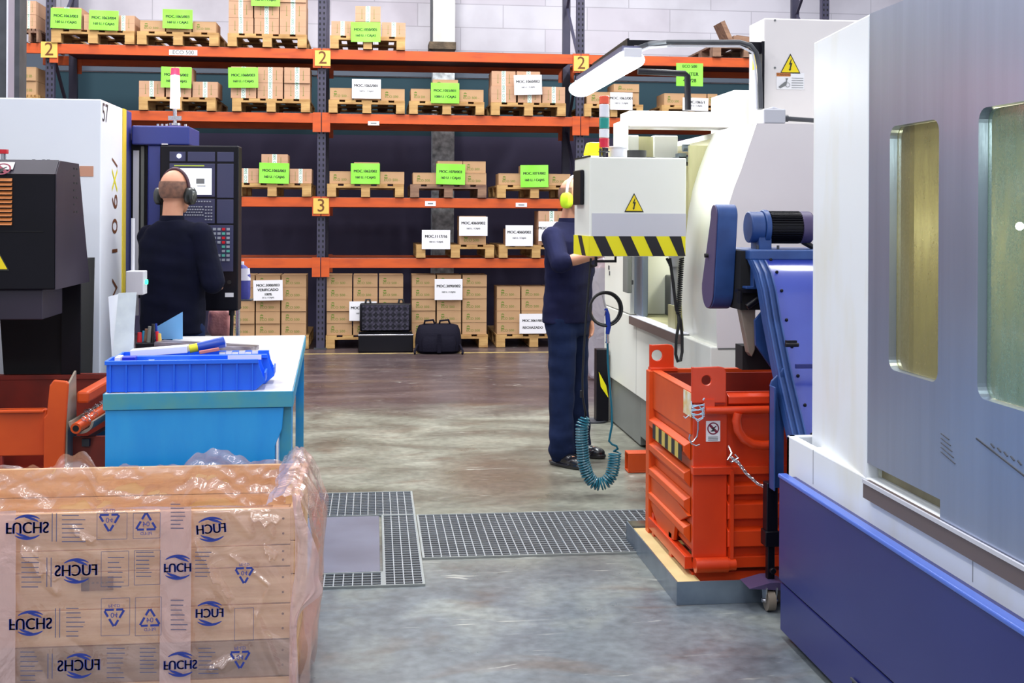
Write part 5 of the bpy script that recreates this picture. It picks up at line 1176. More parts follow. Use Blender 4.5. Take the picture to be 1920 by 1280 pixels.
m = MB(); m.cyl((p_.x, YB3+.1, p_.z), (p_.x, YB3+.1, p_.z+.012), .035); m.cyl((p_.x, YB3+.1, p_.z), (p_.x, YB3+.1, p_.z+.1), .011); m.bx(p_.x-.038, p_.x+.038, YB3+.09, YB3+.11, p_.z+.03, p_.z+.055); bs_ = m.build('beacon_stem', 'chrome', hd)
m = MB(); zb_ = p_.z+.1; m.cyl((p_.x, YB3+.1, zb_), (p_.x, YB3+.1, P(0, 132, YB3).z), .029, .026, n=24); m.build('beacon_lens', 'beacon_on', bs_)
m = MB(); m.cyl((p_.x, YB3+.1, P(0, 132, YB3).z+.001), (p_.x, YB3+.1, P(0, 117, YB3).z), .027, .024, n=24); m.build('beacon_tip', 'beacon_red', bs_, bevel=.004)
lampin((p_.x, YB3+.04, zb_+.15), 3, (1, .35, .35), .03)
m = MB()
for px in (296, 304, 312, 348): q = P(px, 233, YB3+.05); m.cyl((q.x, YB3+.05, a.z), (q.x, YB3+.05, a.z+.014), .008)
m.build('lid_bolt', 'chrome', hd)
# CNC control panel
YC = 7.0
a = P(300, 272, YC); b_ = P(447, 582, YC)
cp_ = thing('operator_console', 'tall black machine control panel with lit screen in front of the operator at left', 'control panel', ((a.x+b_.x)/2, YC, b_.z))
W2, H2 = b_.x-a.x, a.z-b_.z
CT = Matrix.Translation((a.x, YC, b_.z)) @ rotm('Z', R(-3))
def c_(): m = MB(); m.T = CT.copy(); return m
u = lambda px: (px-300)/147*W2
v = lambda py: (582-py)/310*H2
m = c_(); m.bx(0, W2, 0, .12, 0, H2); m.build('housing', 'blackmetal', cp_, smooth=False, bevel=.008)
m = c_()
for (x0, x1, y0, y1) in ((318, 348, 284, 302), (352, 403, 284, 302), (407, 438, 284, 302), (318, 403, 306, 368), (407, 438, 306, 370), (407, 438, 373, 418), (318, 403, 372, 418), (318, 438, 421, 508)):
    m.bx(u(x0), u(x1), -.004, -.0005, v(y1), v(y0))
pf = m.build('face_panel', 'panel_blue', cp_, smooth=False, bevel=.002)
m = c_(); m.bx(u(331), u(397), -.007, -.0045, v(364), v(315)); sc_ = m.build('screen', 'screen', cp_, smooth=False)
m = c_(); m.bx(u(368), u(384), -.0082, -.0072, v(344), v(334)); m.bx(u(370), u(386), -.0082, -.0072, v(349), v(347)); m.build('screen_text', 'ink_grey', sc_, smooth=False)
m = c_(); m.bx(u(327), u(383), -.006, -.0042, v(311), v(309)); m.build('status_strip', mat('olive_status_strip', (150, 160, 60), .4, emit=(150, 170, 60), es=.6), cp_, smooth=False)
m = c_(); m.cyl((u(336), -.004, v(292)), (u(336), -.01, v(292)), .012, n=20); m.build('power_lamp', mat('lit_white_lamp', (240, 240, 255), emit=(230, 235, 255), es=6), cp_)
m = c_(); m.bx(u(303), u(314), -.002, .01, v(271), v(269)); m.build('top_label', 'sign_white', cp_, smooth=False)
m = c_(); m.bx(u(423), u(439), -.003, -.0005, v(556), v(548)); m.build('name_plate', 'sign_white', cp_, smooth=False)
m = c_(); m.cyl((u(431), -.008, v(528)), (u(431), -.0, v(528)), .012, n=16); m.build('key_switch', 'black', cp_)
kb = c_(); kb.bx(0, .0095, -.006, 0, 0, .0075); kme = {}
def key(x, z, mt_, par, w_=.0095, h_=.0075):
    k = (mt_, w_, h_)
    if k not in kme:
        b = MB(); b.bx(0, w_, -.006, 0, 0, h_); kme[k] = b.mesh('key', mt_)
    o = bpy.data.objects.new('key', kme[k]); C.objects.link(o); o.parent = par; o['_w'] = (0., 0., 0.)
    M4 = CT @ Matrix.Translation((x, -.004, z)); o.location = M4.translation-Vector(cp_['_w']) ; o.rotation_euler = (0, 0, R(-3)); return o
for k in range(11): key(u(341+5.2*k), v(378 if k > 3 else 378), 'key', cp_)
for r in range(4):
    for k in range(8): key(u(345+4.6*k+(r % 2)*2), v(388+5.2*r), 'key', cp_)
for r in range(5):
    for k in range(3): key(u(385+5.2*k), v(388+6*r), 'key', cp_)
M['key_red'] = M['red']; M['key_teal'] = mat('teal_key', (90, 176, 160), .4)
for r, cols in enumerate((('key', 'key', 'red', 'key'), ('key', 'key', 'key_teal', 'key'), ('key', 'key', 'red', 'key'), ('key', 'key', 'red', 'key'), (None, None, 'key_teal', 'key'), (None, None, 'key', 'key_teal'), (None, 'key', 'key_teal', 'key'), (None, 'key', 'key', 'key'))):
    for k, cc_ in enumerate(cols):
        if cc_: key(u(400+8.5*k), v(431+8.2*r), cc_, cp_, .018, .014)
m = c_(); m.tube([(u(433), .05, 0), (u(433), .05, -.06), (u(431), .06, -.22), (u(425), .08, -.4)], .011); m.cyl((u(433), .05, -.03), (u(433), .05, .0), .017); m.build('panel_cable', 'black', cp_)
m = c_(); m.bx(u(310), u(330), .12, .3, v(330), v(290)); m.build('mounting_arm', 'col_blue', cp_, smooth=False)
# pinkish bag under the panel, bottle on a pipe post
yb2 = 7.4
pq = P(412, 600, yb2)
tab2 = thing('side_table', 'small dark side table behind the blue bench carrying a pink bag', 'table', (pq.x, yb2, 0))
m = MB(); zt2 = P(0, 635, yb2).z; m.bx(pq.x-.13, pq.x+.05, yb2-.12, yb2+.14, zt2-.03, zt2); m.build('table_top', 'dkgrey', tab2, smooth=False)
for sx_, sy_ in ((-.11, -.1), (.03, -.1), (-.11, .12), (.03, .12)): MB().bx(pq.x+sx_-.012, pq.x+sx_+.012, yb2+sy_-.012, yb2+sy_+.012, .001, zt2-.03).build('leg', 'dkgrey', tab2, smooth=False)
m = MB(); m.add(*crumple((pq.x, yb2, zt2+.092), .07, .06, .09, .06, 18)); tag(m.build('plastic_bag', 'bag_pink', smooth='all'), 'crinkled pink plastic bag below the control panel at left', 'bag')
pb = P(449, 600, 7.6)
pp_ = thing('pipe_stand', 'thin steel pipe stand with small tray holding a purple bottle', 'stand', (pb.x, 7.6, 0))
zb2 = P(0, 562, 7.6).z
m = MB(); m.cyl((pb.x-.01, 7.6, .012), (pb.x-.01, 7.6, zb2-.008), .014); m.build('pole', 'chrome', pp_)
m = MB(); m.cyl((pb.x-.01, 7.6, .001), (pb.x-.01, 7.6, .012), .07); m.build('base', 'dkgrey', pp_)
m = MB(); m.bx(pb.x-.06, pb.x+.08, 7.54, 7.66, zb2-.008, zb2); m.build('tray', 'dkgrey', pp_, smooth=False)
bt_ = thing('cleaner_bottle', 'purple blue plastic bottle with white label beside the control panel', 'bottle', (pb.x+.01, 7.6, zb2))
hB = P(0, 490, 7.6).z-zb2; bx_ = pb.x+.022
m = MB(); m.rings([(bx_, 7.6, zb2+.001, .04, .028), (bx_, 7.6, zb2+.02, .045, .032), (bx_, 7.6, zb2+hB*.65, .045, .032), (bx_-.005, 7.6, zb2+hB*.85, .032, .025), (bx_-.012, 7.6, zb2+hB*.92, .016, .016)], 20, 2.8); m.build('bottle_body', 'jug', bt_)
m = MB(); m.rings([(bx_, 7.6, zb2+hB*.5, .0465, .0335), (bx_, 7.6, zb2+hB*.82, .040, .031)], 20, 2.8); m.build('label', 'jug_w', bt_)
m = MB(); m.cyl((bx_-.012, 7.6, zb2+hB*.92), (bx_-.012, 7.6, zb2+hB), .017); m.build('cap', 'jug_w', bt_)

# ================================================================ BLACK CABINET (far left)
YK = 5.2
bk = thing('swarf_conveyor', 'large black slope-topped conveyor head at the far left with orange louvres', 'machine head', (-1.9, 5.5, 0))
xr = P(105, 450, YK).x; zb0k = P(105, 600-57, YK).z; zt0 = P(105, 300, YK).z
z1k = P(105, 326, YK).z
yft = PX(148, 302, xr).y; yfb = PX(168, 518, xr).y
m = MB(); m.prism([(YK, zb0k), (YK, z1k), (YK+.06, zt0), (yft, zt0-.0), (yfb, zb0k)], 'x', -3.2, xr-.004); m.build('housing', 'blackmetal', bk, smooth=False, bevel=.006)
m = MB(); m.prism([(YK, zb0k), (YK, z1k), (YK+.06, zt0), (yft, zt0-.0), (yfb, zb0k)], 'x', xr-.0035, xr); m.mi = 1
for k in range(7):
    p_ = PX(139, 316+13.5*k, xr); m.bx(xr-.001, xr+.0015, p_.y-.012, p_.y+.012, p_.z-.004, p_.z+.004)
    if k % 2 == 0: m.bx(xr-.001, xr+.0015, p_.y+.04, p_.y+.06, p_.z-.004, p_.z+.004)
m.build('side_plate', ['blackmetal2', 'void'], bk, smooth=False)
m = MB(); m.add([(-3.2, YK-.002, z1k-.002), (xr-.004, YK-.002, z1k-.002), (xr-.004, YK+.058, zt0+.001), (-3.2, YK+.058, zt0+.001)], [(0, 1, 2, 3)]); m.build('sloped_visor', 'blackmetal2', bk, smooth=False, sol=.004)
m = MB(); m.bx(-3.2, xr-.05, YK-.003, YK, P(0, 433, YK).z-.003, P(0, 433, YK).z); m.build('panel_joint', 'void', bk, smooth=False)
for k in range(11):
    z = P(0, 337+8.2*k, YK).z; m = MB(); m.prism([(YK-.002, z-.006), (YK-.014, z-.006), (YK-.002, z+.007)], 'x', P(-40, 400, YK).x, P(23, 400, YK).x); m.build('louvre', 'orange_slat', bk, smooth=False)
m = MB(); bolt_tri(m, P(-8, 484, YK-.003), .11, FACE); m.build('warning_sticker', ['warn_yel', 'ink'], bk, smooth=False)
p_ = P(6, 314, YK+.02); sl = math.atan2(zt0-z1k, .06)
nosign(bk, (p_.x, YK+.022, P(0, 312, YK).z+.004), .085, .045, Matrix.Rotation(sl, 4, 'X'))
m = MB(); q = P(2, 298, YK+.1); m.cyl((q.x, YK+.12, zt0), (q.x, YK+.12, zt0+.03), .008); m.cyl((q.x+.012, YK+.12, zt0), (q.x+.012, YK+.12, zt0+.03), .004); m.build('button_stem', 'chrome', bk)
m = MB(); m.cyl((q.x, YK+.12, zt0+.03), (q.x, YK+.12, zt0+.048), .024); m.build('emergency_button', 'red', bk)
m = MB()
for px in (51, 70, 79): q = P(px, 298, YK+.1); m.cyl((q.x, YK+.2, zt0), (q.x, YK+.2, zt0+.01), .007)
m.build('lid_bolt', 'black', bk)
# stepped lower box and black column
a = P(80, 545, YK+.03); b_ = P(80, 599, YK+.03); xr2 = a.x; yq = PX(117, 560, xr2).y
m = MB(); m.bx(-3.2, xr2, YK+.03, yq, b_.z, zb0k-.001); m.build('lower_box', 'blackmetal2', bk, smooth=False, bevel=.004)
x0, x1 = P(-60, 700, 5.9).x, P(150, 700, 5.9).x
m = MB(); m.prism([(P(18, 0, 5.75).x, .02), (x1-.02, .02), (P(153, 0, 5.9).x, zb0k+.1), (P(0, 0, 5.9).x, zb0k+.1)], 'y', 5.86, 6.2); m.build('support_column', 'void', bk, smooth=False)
m = MB(); m.bx(P(118, 0, 5.84).x, P(153, 0, 5.84).x, 5.845, 5.858, .02, zb0k+.02); m.build('column_flange', 'blackmetal', bk, smooth=False)
# tall grey sheet post, top left
a = P(16, 0, 7.6); b_ = P(36, 185, 7.6)
pt_ = thing('sheet_post', 'tall grey and dark steel post standing behind the white machine, top left', 'post', ((a.x+b_.x)/2, 7.7, 0))
MB().bx(a.x, b_.x-.03, 7.6, 7.75, .01, 4.2).build('face', mat('pinkish_grey_post', (168, 156, 166), .4, metal=.3, col2=(190, 176, 182), nscale=2), pt_, smooth=False)
MB().bx(b_.x-.03, b_.x, 7.6, 7.75, .01, 4.2).build('dark_edge', 'dkgrey', pt_, smooth=False)
MB().bx(P(-60, 0, 7.6).x, a.x-.01, 7.6, 7.75, .01, 4.2).build('side_sheet', 'dkgrey', pt_, smooth=False)
m = MB(); m.bx(a.x-.01, a.x, 7.595, 7.6, .01, 4.2); m.build('bright_seam', 'lens_white', pt_, smooth=False)

# ================================================================ LEFT ORANGE SKIP
YS = 5.05
s2 = thing('tipping_skip', 'worn orange skip at far left under the black machine head, filled with swarf tubes', 'skip', (-1.9, 5.4, 0))
fx0, fx1 = -3.1, P(128, 780, YS).x
zf = P(0, 768, YS).z; zb3 = P(0, 855, YS).z; zrr = P(0, 705, YS+.75).z
m = MB(); m.bx(fx0, P(88, 780, YS).x, YS, YS+.02, zb3, zf); m.mi = 0; m.bx(fx0, P(84, 780, YS).x, YS-.02, YS+.04, zf-.012, zf); m.build('front_wall', 'bin_or2', s2, smooth=False, bevel=.004)
pc0, pc1 = P(88, 0, YS-.01).x, P(130, 0, YS-.01).x
m = MB(); m.prism([(pc0, .25), (pc1-.01, .25), (pc1+.0, P(0, 790, YS).z), (P(136, 0, YS).x, P(0, 718, YS).z), (P(132, 0, YS).x, P(0, 714, YS).z), (P(108, 0, YS).x, P(0, 711, YS).z), (P(100, 0, YS).x, P(0, 722, YS).z), (P(95, 0, YS).x, P(0, 775, YS).z), (pc0, P(0, 782, YS).z)], 'y', YS-.03, YS-.015)
m.build('lifting_lug', 'bin_or2', s2, smooth=False, bevel=.006)
m = MB(); m.prism([(YS-.02, P(0, 716, YS).z-.02), (YS+.12, P(0, 703, YS).z+.0), (YS+.14, .4), (YS-.02, .4)], 'x', pc1-.004, pc1+.004); m.build('lug_web', 'tan', s2, smooth=False)
xr3 = P(205, 705, YS+.78).x
m = MB(); m.bx(fx0, xr3, YS+.78, YS+.8, .3, zrr); m.bx(fx0, xr3, YS+.77, YS+.83, zrr-.02, zrr); m.bx(fx0, xr3, YS+.03, YS+.78, .28, .3); m.build('rear_wall', 'bin_in', s2, smooth=False)
m = MB(); m.bx(fx0, xr3-.1, YS+.03, YS+.7, .12, .28); m.bx(fx0, -1.5, YS, YS+.02, .05, zb3); m.build('base', 'bin_in', s2, smooth=False)
for sx_ in (-2.9, -1.75):
    for sy_ in (YS+.08, YS+.66): MB().bx(sx_-.04, sx_+.04, sy_-.04, sy_+.04, .001, .12).build('foot', 'blackmetal', s2, smooth=False)
# tubes and half-round channels to the right
def halfpipe(name, p0, p1, r, mt_, par, a0=180, a1=360):
    m = MB(); p0 = Vector(p0); p1 = Vector(p1); d = (p1-p0).normalized(); s_ = d.cross(Vector((0, 0, 1))).normalized(); u_ = s_.cross(d).normalized(); n = 12
    vs = []
    for p in (p0, p1):
        for rr_ in (r, r-.01):
            for i in range(n+1):
                a = R(a0+(a1-a0)*i/n); vs.append(p+s_*math.cos(a)*rr_+u_*math.sin(a)*rr_)
    k = n+1; fs = []
    for i in range(n): fs += [(i, i+1, 2*k+i+1, 2*k+i), (k+i, 3*k+i, 3*k+i+1, k+i+1), (i, k+i, k+i+1, i+1), (2*k+i, 2*k+i+1, 3*k+i+1, 3*k+i)]
    fs += [(0, 2*k, 3*k, k), (n, k+n, 3*k+n, 2*k+n)]
    m.add(vs, fs); return m.build(name, mt_, par)
p0 = P(150, 742, 5.15); p1 = P(215, 705, 5.8)
m = MB(); m.bar(P(155, 745, 5.1), P(212, 712, 5.6), .05, .05); m.build('top_tube', 'bin_or2', s2, smooth=False, bevel=.01)
halfpipe('swarf_channel', P(152, 790, 5.0), P(215, 752, 5.6), .05, 'tan', s2)
m = MB(); random.seed(3)
c0, c1 = P(152, 786, 5.0), P(214, 748, 5.6)
for k in range(60):
    t = random.random(); c = c0.lerp(c1, t)+Vector((random.uniform(-.025, .025), 0, random.uniform(-.02, .01))); a = random.uniform(0, 6)
    m.tube([c+Vector((.012*math.cos(a+j*.9), .004*j, .010*math.sin(a+j*.9))) for j in range(6)], .0014, 4)
m.build('swarf', 'chrome', s2)
q0 = P(142, 803, 4.98); q1 = q0+Vector((.05, .5, .03))
m = MB(); n = 20; d = (q1-q0).normalized()
m.cyl(q0, q1, .022, n=20); m.build('pipe', 'bin_or2', s2)
m = MB(); m.cyl(q0-d*.001, q0+d*.002, .013, n=16); m.build('pipe_bore', 'void', s2)
for k in range(4):
    m = MB(); m.bar(P(160, 830+8*k, 5.1+.1*k), P(212, 800+10*k, 5.5+.1*k), .03, .03); m.build('cross_tube', 'dkgrey', s2, smooth=False)
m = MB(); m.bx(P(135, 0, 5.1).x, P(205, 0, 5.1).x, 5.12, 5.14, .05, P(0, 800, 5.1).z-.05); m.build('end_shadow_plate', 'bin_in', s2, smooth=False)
# ================================================================ BLUE WORKBENCH
ht = .86
A0 = PZ(205, 731, ht); A1 = PZ(548, 732, ht); A2 = PZ(572, 628, ht)
ang = math.atan2(-(A2.x-A1.x), A2.y-A1.y)
BT = Matrix.Translation((A1.x, A1.y, 0)) @ rotm('Z', ang)
LB = (A2-A1).xy.length; WB = A1.x-A0.x
wb = thing('workbench', 'cyan blue steel workbench with worn pale top behind the film-wrapped crate', 'workbench', (A1.x-WB/2, A1.y+LB/2, 0))
def b(): m = MB(); m.T = BT.copy(); return m
m = b(); m.bx(-WB, 0, 0, LB, ht-.028, ht); m.build('top', 'table_top', wb, smooth=False, bevel=.003)
m = b(); m.bx(-WB-.002, .003, -.006, .0, ht-.058, ht-.001); m.bx(.0005, .004, 0, LB, ht-.058, ht-.003); m.bx(-WB-.004, -WB-.0005, 0, LB, ht-.058, ht-.001); m.build('top_edge', 'table_edge', wb, smooth=False, bevel=.002)
m = b(); m.prism([(-WB+.004, .02), (-.06, .02), (-.06, ht-.2), (-.036, ht-.14), (-.03, ht-.059), (-WB+.004, ht-.059)], 'y', .003, .02); m.build('front_panel', 'table_blue', wb, smooth=False, bevel=.003)
m = b(); m.bx(-WB+.004, -.06, .021, LB-.05, .05, ht-.059); m.build('cabinet', 'table_blue', wb, smooth=False)
for yy in (.03, LB-.06):
    m = b(); m.bx(-.045, -.004, yy, yy+.04, .001, ht-.029); m.build('leg', 'table_edge', wb, smooth=False)
m = b(); m.bx(-.055, -.048, .004, .012, .1, ht-.17); m.build('hanging_strip', 'lens_white', wb, smooth=False)
# storage trays (two, side by side), local: right end open and sloping
def tray(y0, x0, ln, lab, wd=.125, h=.112):
    T = BT @ Matrix.Translation((x0, y0, ht+.0015))
    t = thing('storage_tray', lab, 'storage tray', T.translation, 'blue storage trays on the bench')
    def q(): m = MB(); m.T = T.copy(); return m
    th = .004
    sd = [(0, 0), (ln-.035, 0), (ln, .03), (ln-.02, .078), (ln-.028, h), (0, h)]
    m = q()
    m.prism(sd, 'y', 0, th); m.prism(sd, 'y', wd-th, wd); m.bx(0, th, th, wd-th, 0, h); m.bx(0, ln-.035, th, wd-th, 0, th)
    m.add([(ln-.035, th, 0), (ln, th, .03), (ln, wd-th, .03), (ln-.035, wd-th, 0), (ln-.038, th, .003), (ln-.004, th, .032), (ln-.004, wd-th, .032), (ln-.038, wd-th, .003)], [(0, 1, 2, 3), (4, 7, 6, 5), (0, 4, 5, 1), (3, 2, 6, 7), (1, 5, 6, 2), (0, 3, 7, 4)])
    m.bx(ln-.006, ln, th, wd-th, .03, .062)
    m.bx(-.004, ln-.026, -.014, 0, h-.014, h); m.bx(-.004, ln-.026, wd, wd+.005, h-.014, h); m.bx(-.005, 0, -.005, wd+.005, h-.014, h)
    m.build('tray_body', 'bin_blue', t, smooth=False, bevel=.0012)
    m = q()
    for k in range(10): x = .012+k*(ln-.06)/9; m.bx(x, x+.005, -.011, -.0002, .0, h-.014)
    m.build('side_rib', 'bin_blue', t, smooth=False)
    m = q()
    for k in (.35, .6, .8): m.bx(ln*k, ln*k+.003, th, wd-th, th, h*.82)
    m.build('divider', 'bin_blue', t, smooth=False)
    return t, T
x0 = (BT.inverted() @ P(209, 700, A0.y+.03)).x
ln = (P(500, 700, A0.y+.03)-P(209, 700, A0.y+.03)).length
ta, TA = tray(.02, x0, ln, 'blue storage tray nearest the bench front, white label inside its rim')
tb_, TB = tray(.02+.15, x0+.012, ln+.012, 'blue storage tray behind the front tray, holding a torch and white box')
m = MB(); m.T = TA.copy(); m.bx(ln*.74, ln*.96, .1195, .1207, .095, .1125); m.build('card_label', 'sign_white', ta, smooth=False)
m = MB(); m.T = TA.copy(); m.bx(.045, .09, .05, .1, .0045, .118); tag(m.build('parts_box', mat('royal_blue_card_box', (24, 40, 190), .4), smooth=False, bevel=.002), 'small royal blue box standing in the left end of the front tray', 'box')
m = MB(); m.T = TA.copy(); m.bx(.022, .04, .03, .11, .0045, .12); tag(m.build('white_packet', 'sign_white', smooth=False, bevel=.002), 'thin white packet at the left end of the front tray', 'packet')
m = MB(); m.T = TA.copy()
for k in range(7):
    m.cb((.12+.022*k, .06+.02*math.sin(k*2.), .095+.003*(k % 2)), (.02, .03, .01))
m.T = TA.copy(); m.bx(.11, .27, .03, .11, .0045, .089)
tag(m.build('small_parts', 'acrylic', smooth=False), 'pale small parts heaped in the front tray', 'parts', kind='stuff')
m = MB(); m.T = TB @ Matrix.Translation((.2, .06, .125)) @ rotm('Y', R(-4)); m.bx(-.16, .045, -.035, .03, -.012, .014); tag(m.build('white_carton', 'sign_white', smooth=False, bevel=.002), 'long white carton lying across the rear tray', 'box')
tq = thing('torch', 'blue torch with yellow collar lying across the rear tray', 'torch', (TB @ Vector((.3, .06, .13))))
m = MB(); m.T = TB @ Matrix.Translation((.25, .055, .128)) @ rotm('Z', R(12)) @ rotm('Y', R(-10)); m.cyl((0, 0, 0), (.03, 0, 0), .016); m.build('collar', 'yellow', tq)
m = MB(); m.T = TB @ Matrix.Translation((.25, .055, .128)) @ rotm('Z', R(12)) @ rotm('Y', R(-10)); m.cyl((.03, 0, 0), (.11, 0, 0), .017, .020); m.cyl((.11, 0, 0), (.13, 0, 0), .020, .022); m.build('barrel', mat('blue_torch_barrel', (28, 70, 170), .3), tq)
m = MB(); m.T = TB @ Matrix.Translation((.25, .055, .128)) @ rotm('Z', R(12)) @ rotm('Y', R(-10)); m.cyl((.13, 0, 0), (.134, 0, 0), .020, .019); m.build('lens', 'lens_white', tq)
m = MB(); m.T = TB.copy(); m.bar((.29, .02, .118), (.36, .04, .128), .014, .012); tag(m.build('pink_eraser', mat('salmon_rubber', (214, 128, 110), .6), smooth=False, bevel=.002), 'salmon pink strip beside the torch in the rear tray', 'strip')
m = MB(); m.T = TB.copy()
for k in range(6): m.cb((.37+.024*k, .07+.02*math.sin(k*3.), .108+.003*(k % 2)), (.022, .03, .01))
m.bx(.36, .50, .03, .11, .0045, .1)
tag(m.build('small_parts', 'lens_white', smooth=False), 'pale blue-white small parts in the rear tray', 'parts', kind='stuff')
# flat dark bar / clipboard behind trays
a = PZ(298, 642, ht+.03); b2 = PZ(477, 652, ht+.02); 
m = MB(); m.bar((a.x, a.y-.0, ht+.028), (b2.x, b2.y+.03, ht+.014), .10, .022); tag(m.build('steel_plate', mat('brown_steel_plate', (96, 84, 92), .3, metal=.6, col2=(170, 164, 176), nscale=5, stretch=(1, 6, 6)), smooth=False, bevel=.003), 'long dark steel plate lying on the bench behind the blue trays', 'plate')
# blue triangular sheet standing on the bench
yy = PZ(330, 640, ht).y+.0
v0 = P(343, 584, yy+.1); v1 = P(343, 640, yy+.1); v2 = P(287, 640, yy+.1); v3 = P(287, 616, yy+.1)
m = MB(); m.prism([(v0.x, v0.z), (v1.x, ht+.0015), (v2.x, ht+.0015), (v3.x, v3.z)], 'y', yy+.09, yy+.094); tag(m.build('sloping_sheet', 'sheet_blue', smooth=False), 'light blue steel sheet with a slanting top edge standing on the bench', 'sheet')
# cluster of tools/pens
tc2 = thing('tool_holder', 'small dark holder crowded with red, yellow and blue hand tools on the bench', 'tool holder', (PZ(275, 650, ht)))
base = PZ(275, 655, ht)
m = MB(); m.bx(base.x-.05, base.x+.06, base.y, base.y+.1, ht+.001, ht+.03); m.build('holder', 'blackmetal', tc2, smooth=False, bevel=.004)
for k, (dx, h, mt_, r_) in enumerate(((-.042, .045, 'red', .012), (-.018, .06, 'pallet_dk', .01), (.002, .075, 'greysk', .01), (.02, .085, 'black', .01), (.034, .085, 'gun_blue', .007), (.045, .05, 'red', .009), (.052, .04, 'yel_plate', .01), (-.03, .05, 'table_edge', .008))):
    m = MB(); m.cyl((base.x+dx, base.y+.05+.02*math.sin(k*2), ht+.03), (base.x+dx+.006*math.sin(k), base.y+.05+.02*math.sin(k*2), ht+.03+h), r_, r_*.8, n=10); m.build('hand_tool', mt_, tc2)
# white scuffed sheets leaning at the bench's left end
yv = A0.y+.35
a = P(208, 660, yv); 
for k, (q, mt_, lab) in enumerate(((((212, 668), (203, 556), (222, 551), (236, 640)), 'white_cool', 'folded white sheet leaning behind the scuffed panel at the bench left end'), (((207, 664), (222, 549), (256, 548), (246, 664)), 'acrylic', 'tall scuffed white plastic panel leaning at the left end of the bench'))):
    yk = yv+.03*(1-k)
    pts = [P(px, py, yk) for px, py in q]; zmin = ht+.0015
    m = MB(); m.prism([(pts[0].x, zmin), (pts[1].x, pts[1].z), (pts[2].x, pts[2].z), (pts[3].x, zmin)], 'y', yk, yk+.004)
    tag(m.build('leaning_panel', mt_, smooth=False), lab, 'panel', 'white panels leaning at the bench end')
# little grey switch box with green lamp on a white rod, fixed to the bench's left rear
q = P(258, 531, 5.9)
sb = thing('switch_box', 'small grey switch box with green lamp on a thin white rod', 'switch box', (q.x, 5.9, 0))
m = MB(); x0, x1 = P(240, 0, 5.9).x, P(273, 0, 5.9).x; m.bx(x0, x1, 5.88, 5.98, P(0, 553, 5.9).z, P(0, 508, 5.9).z); m.build('box', 'palegrey', sb, smooth=False, bevel=.004)
m = MB(); m.cyl((x1, 5.93, q.z+.005), (x1+.012, 5.93, q.z+.005), .012); m.build('green_lamp', 'led_green', sb)
m = MB(); m.cyl((P(247, 0, 5.93).x, 5.99, .002), (P(247, 0, 5.93).x, 5.99, P(0, 408, 5.9).z), .009); m.build('rod', 'lens_white', sb)

# ================================================================ FILM-WRAPPED TIMBER CRATE
hc = .62
F = PZ(300, 957, hc); B = PZ(300, 872, hc)
cxR = PZ(541, 962, hc).x; cxL = cxR-1.25; cyF, cyB = F.y, B.y
ct = thing('timber_crate', 'open timber crate in the foreground, boards nailed, greyed bottom board', 'crate', ((cxL+cxR)/2, (cyF+cyB)/2, 0))
zs_ = [hc]+[P(300, py, cyF).z for py in (1027, 1068, 1138, 1206)]
def zf_(py): return P(300, py, cyF).z
bounds = [hc, zf_(1027), zf_(1068), zf_(1138), zf_(1206), zf_(1276), .02]
random.seed(5)
for k in range(6):
    z1, z0 = bounds[k]-.0022, bounds[k+1]+.0022
    m = MB(); m.bx(cxL, cxR+random.uniform(-.004, .004), cyF, cyF+.018, z0, z1)
    o = m.build('board', 'woodgrey' if k == 4 else 'woodcrate', ct, smooth=False, bevel=.0015)
    m = MB()
    for zz_ in (z0+(z1-z0)*.3, z0+(z1-z0)*.72):
        m.cyl((cxR-.02, cyF-.001, zz_), (cxR-.02, cyF+.004, zz_), .0035, n=8); m.cyl((cxR-.33, cyF-.001, zz_), (cxR-.33, cyF+.004, zz_), .0025, n=8)
    m.build('nail_heads', 'nail', o)
bb = [hc, .52, .42, .32, .2, .08]
for k in range(5):
    m = MB(); m.bx(cxL, cxR, cyB-.018, cyB, bb[k+1]+.0015, bb[k]-.0015); m.build('board', 'woodcrate', ct, smooth=False, bevel=.0015)
    m = MB(); m.bx(cxR-.0, cxR+.018, cyF+.005, cyB-.002, bb[k+1]+.0015, bb[k]-.0015); m.build('board', 'woodcrate', ct, smooth=False, bevel=.0015)
    m = MB(); m.bx(cxL-.018, cxL, cyF+.005, cyB-.002, bb[k+1]+.0015, bb[k]-.0015); m.build('board', 'woodcrate', ct, smooth=False, bevel=.0015)
m = MB(); m.bx(cxL, cxR, cyF+.02, cyB-.02, .08, .1); m.build('floor_boards', 'woodcrate', ct, smooth=False)
for y in (cyF+.03, (cyF+cyB)/2, cyB-.05):
    for x in (cxL+.06, (cxL+cxR)/2, cxR-.06): MB().bx(x-.05, x+.05, y-.025, y+.04, .001, .079).build('foot_block', 'woodcrate', ct, smooth=False)
for x in (cxL+.03, cxR-.03):
    for y in (cyF+.04, cyB-.04): MB().bx(x-.025, x+.025, y-.02, y+.02, .1, hc-.005).build('corner_post', 'woodcrate', ct, smooth=False)
# little wooden tag on the front
q = P(180, 1097, cyF-.02)
m = MB(); m.bx(q.x-.045, q.x+.045, cyF-.006, cyF-.001, q.z-.02, q.z+.02); m.mi = 1; m.bx(q.x-.045, q.x-.022, cyF-.007, cyF-.006, q.z-.02, q.z+.02)
for k in range(4): m.bx(q.x-.015+.013*k, q.x-.008+.013*k, cyF-.007, cyF-.006, q.z+.001, q.z+.006)
m.build('burnt_tag', [mat('varnished_tag', (130, 84, 36), .4), mat('dark_brown_burn', (60, 26, 20), .5)], ct, smooth=False)
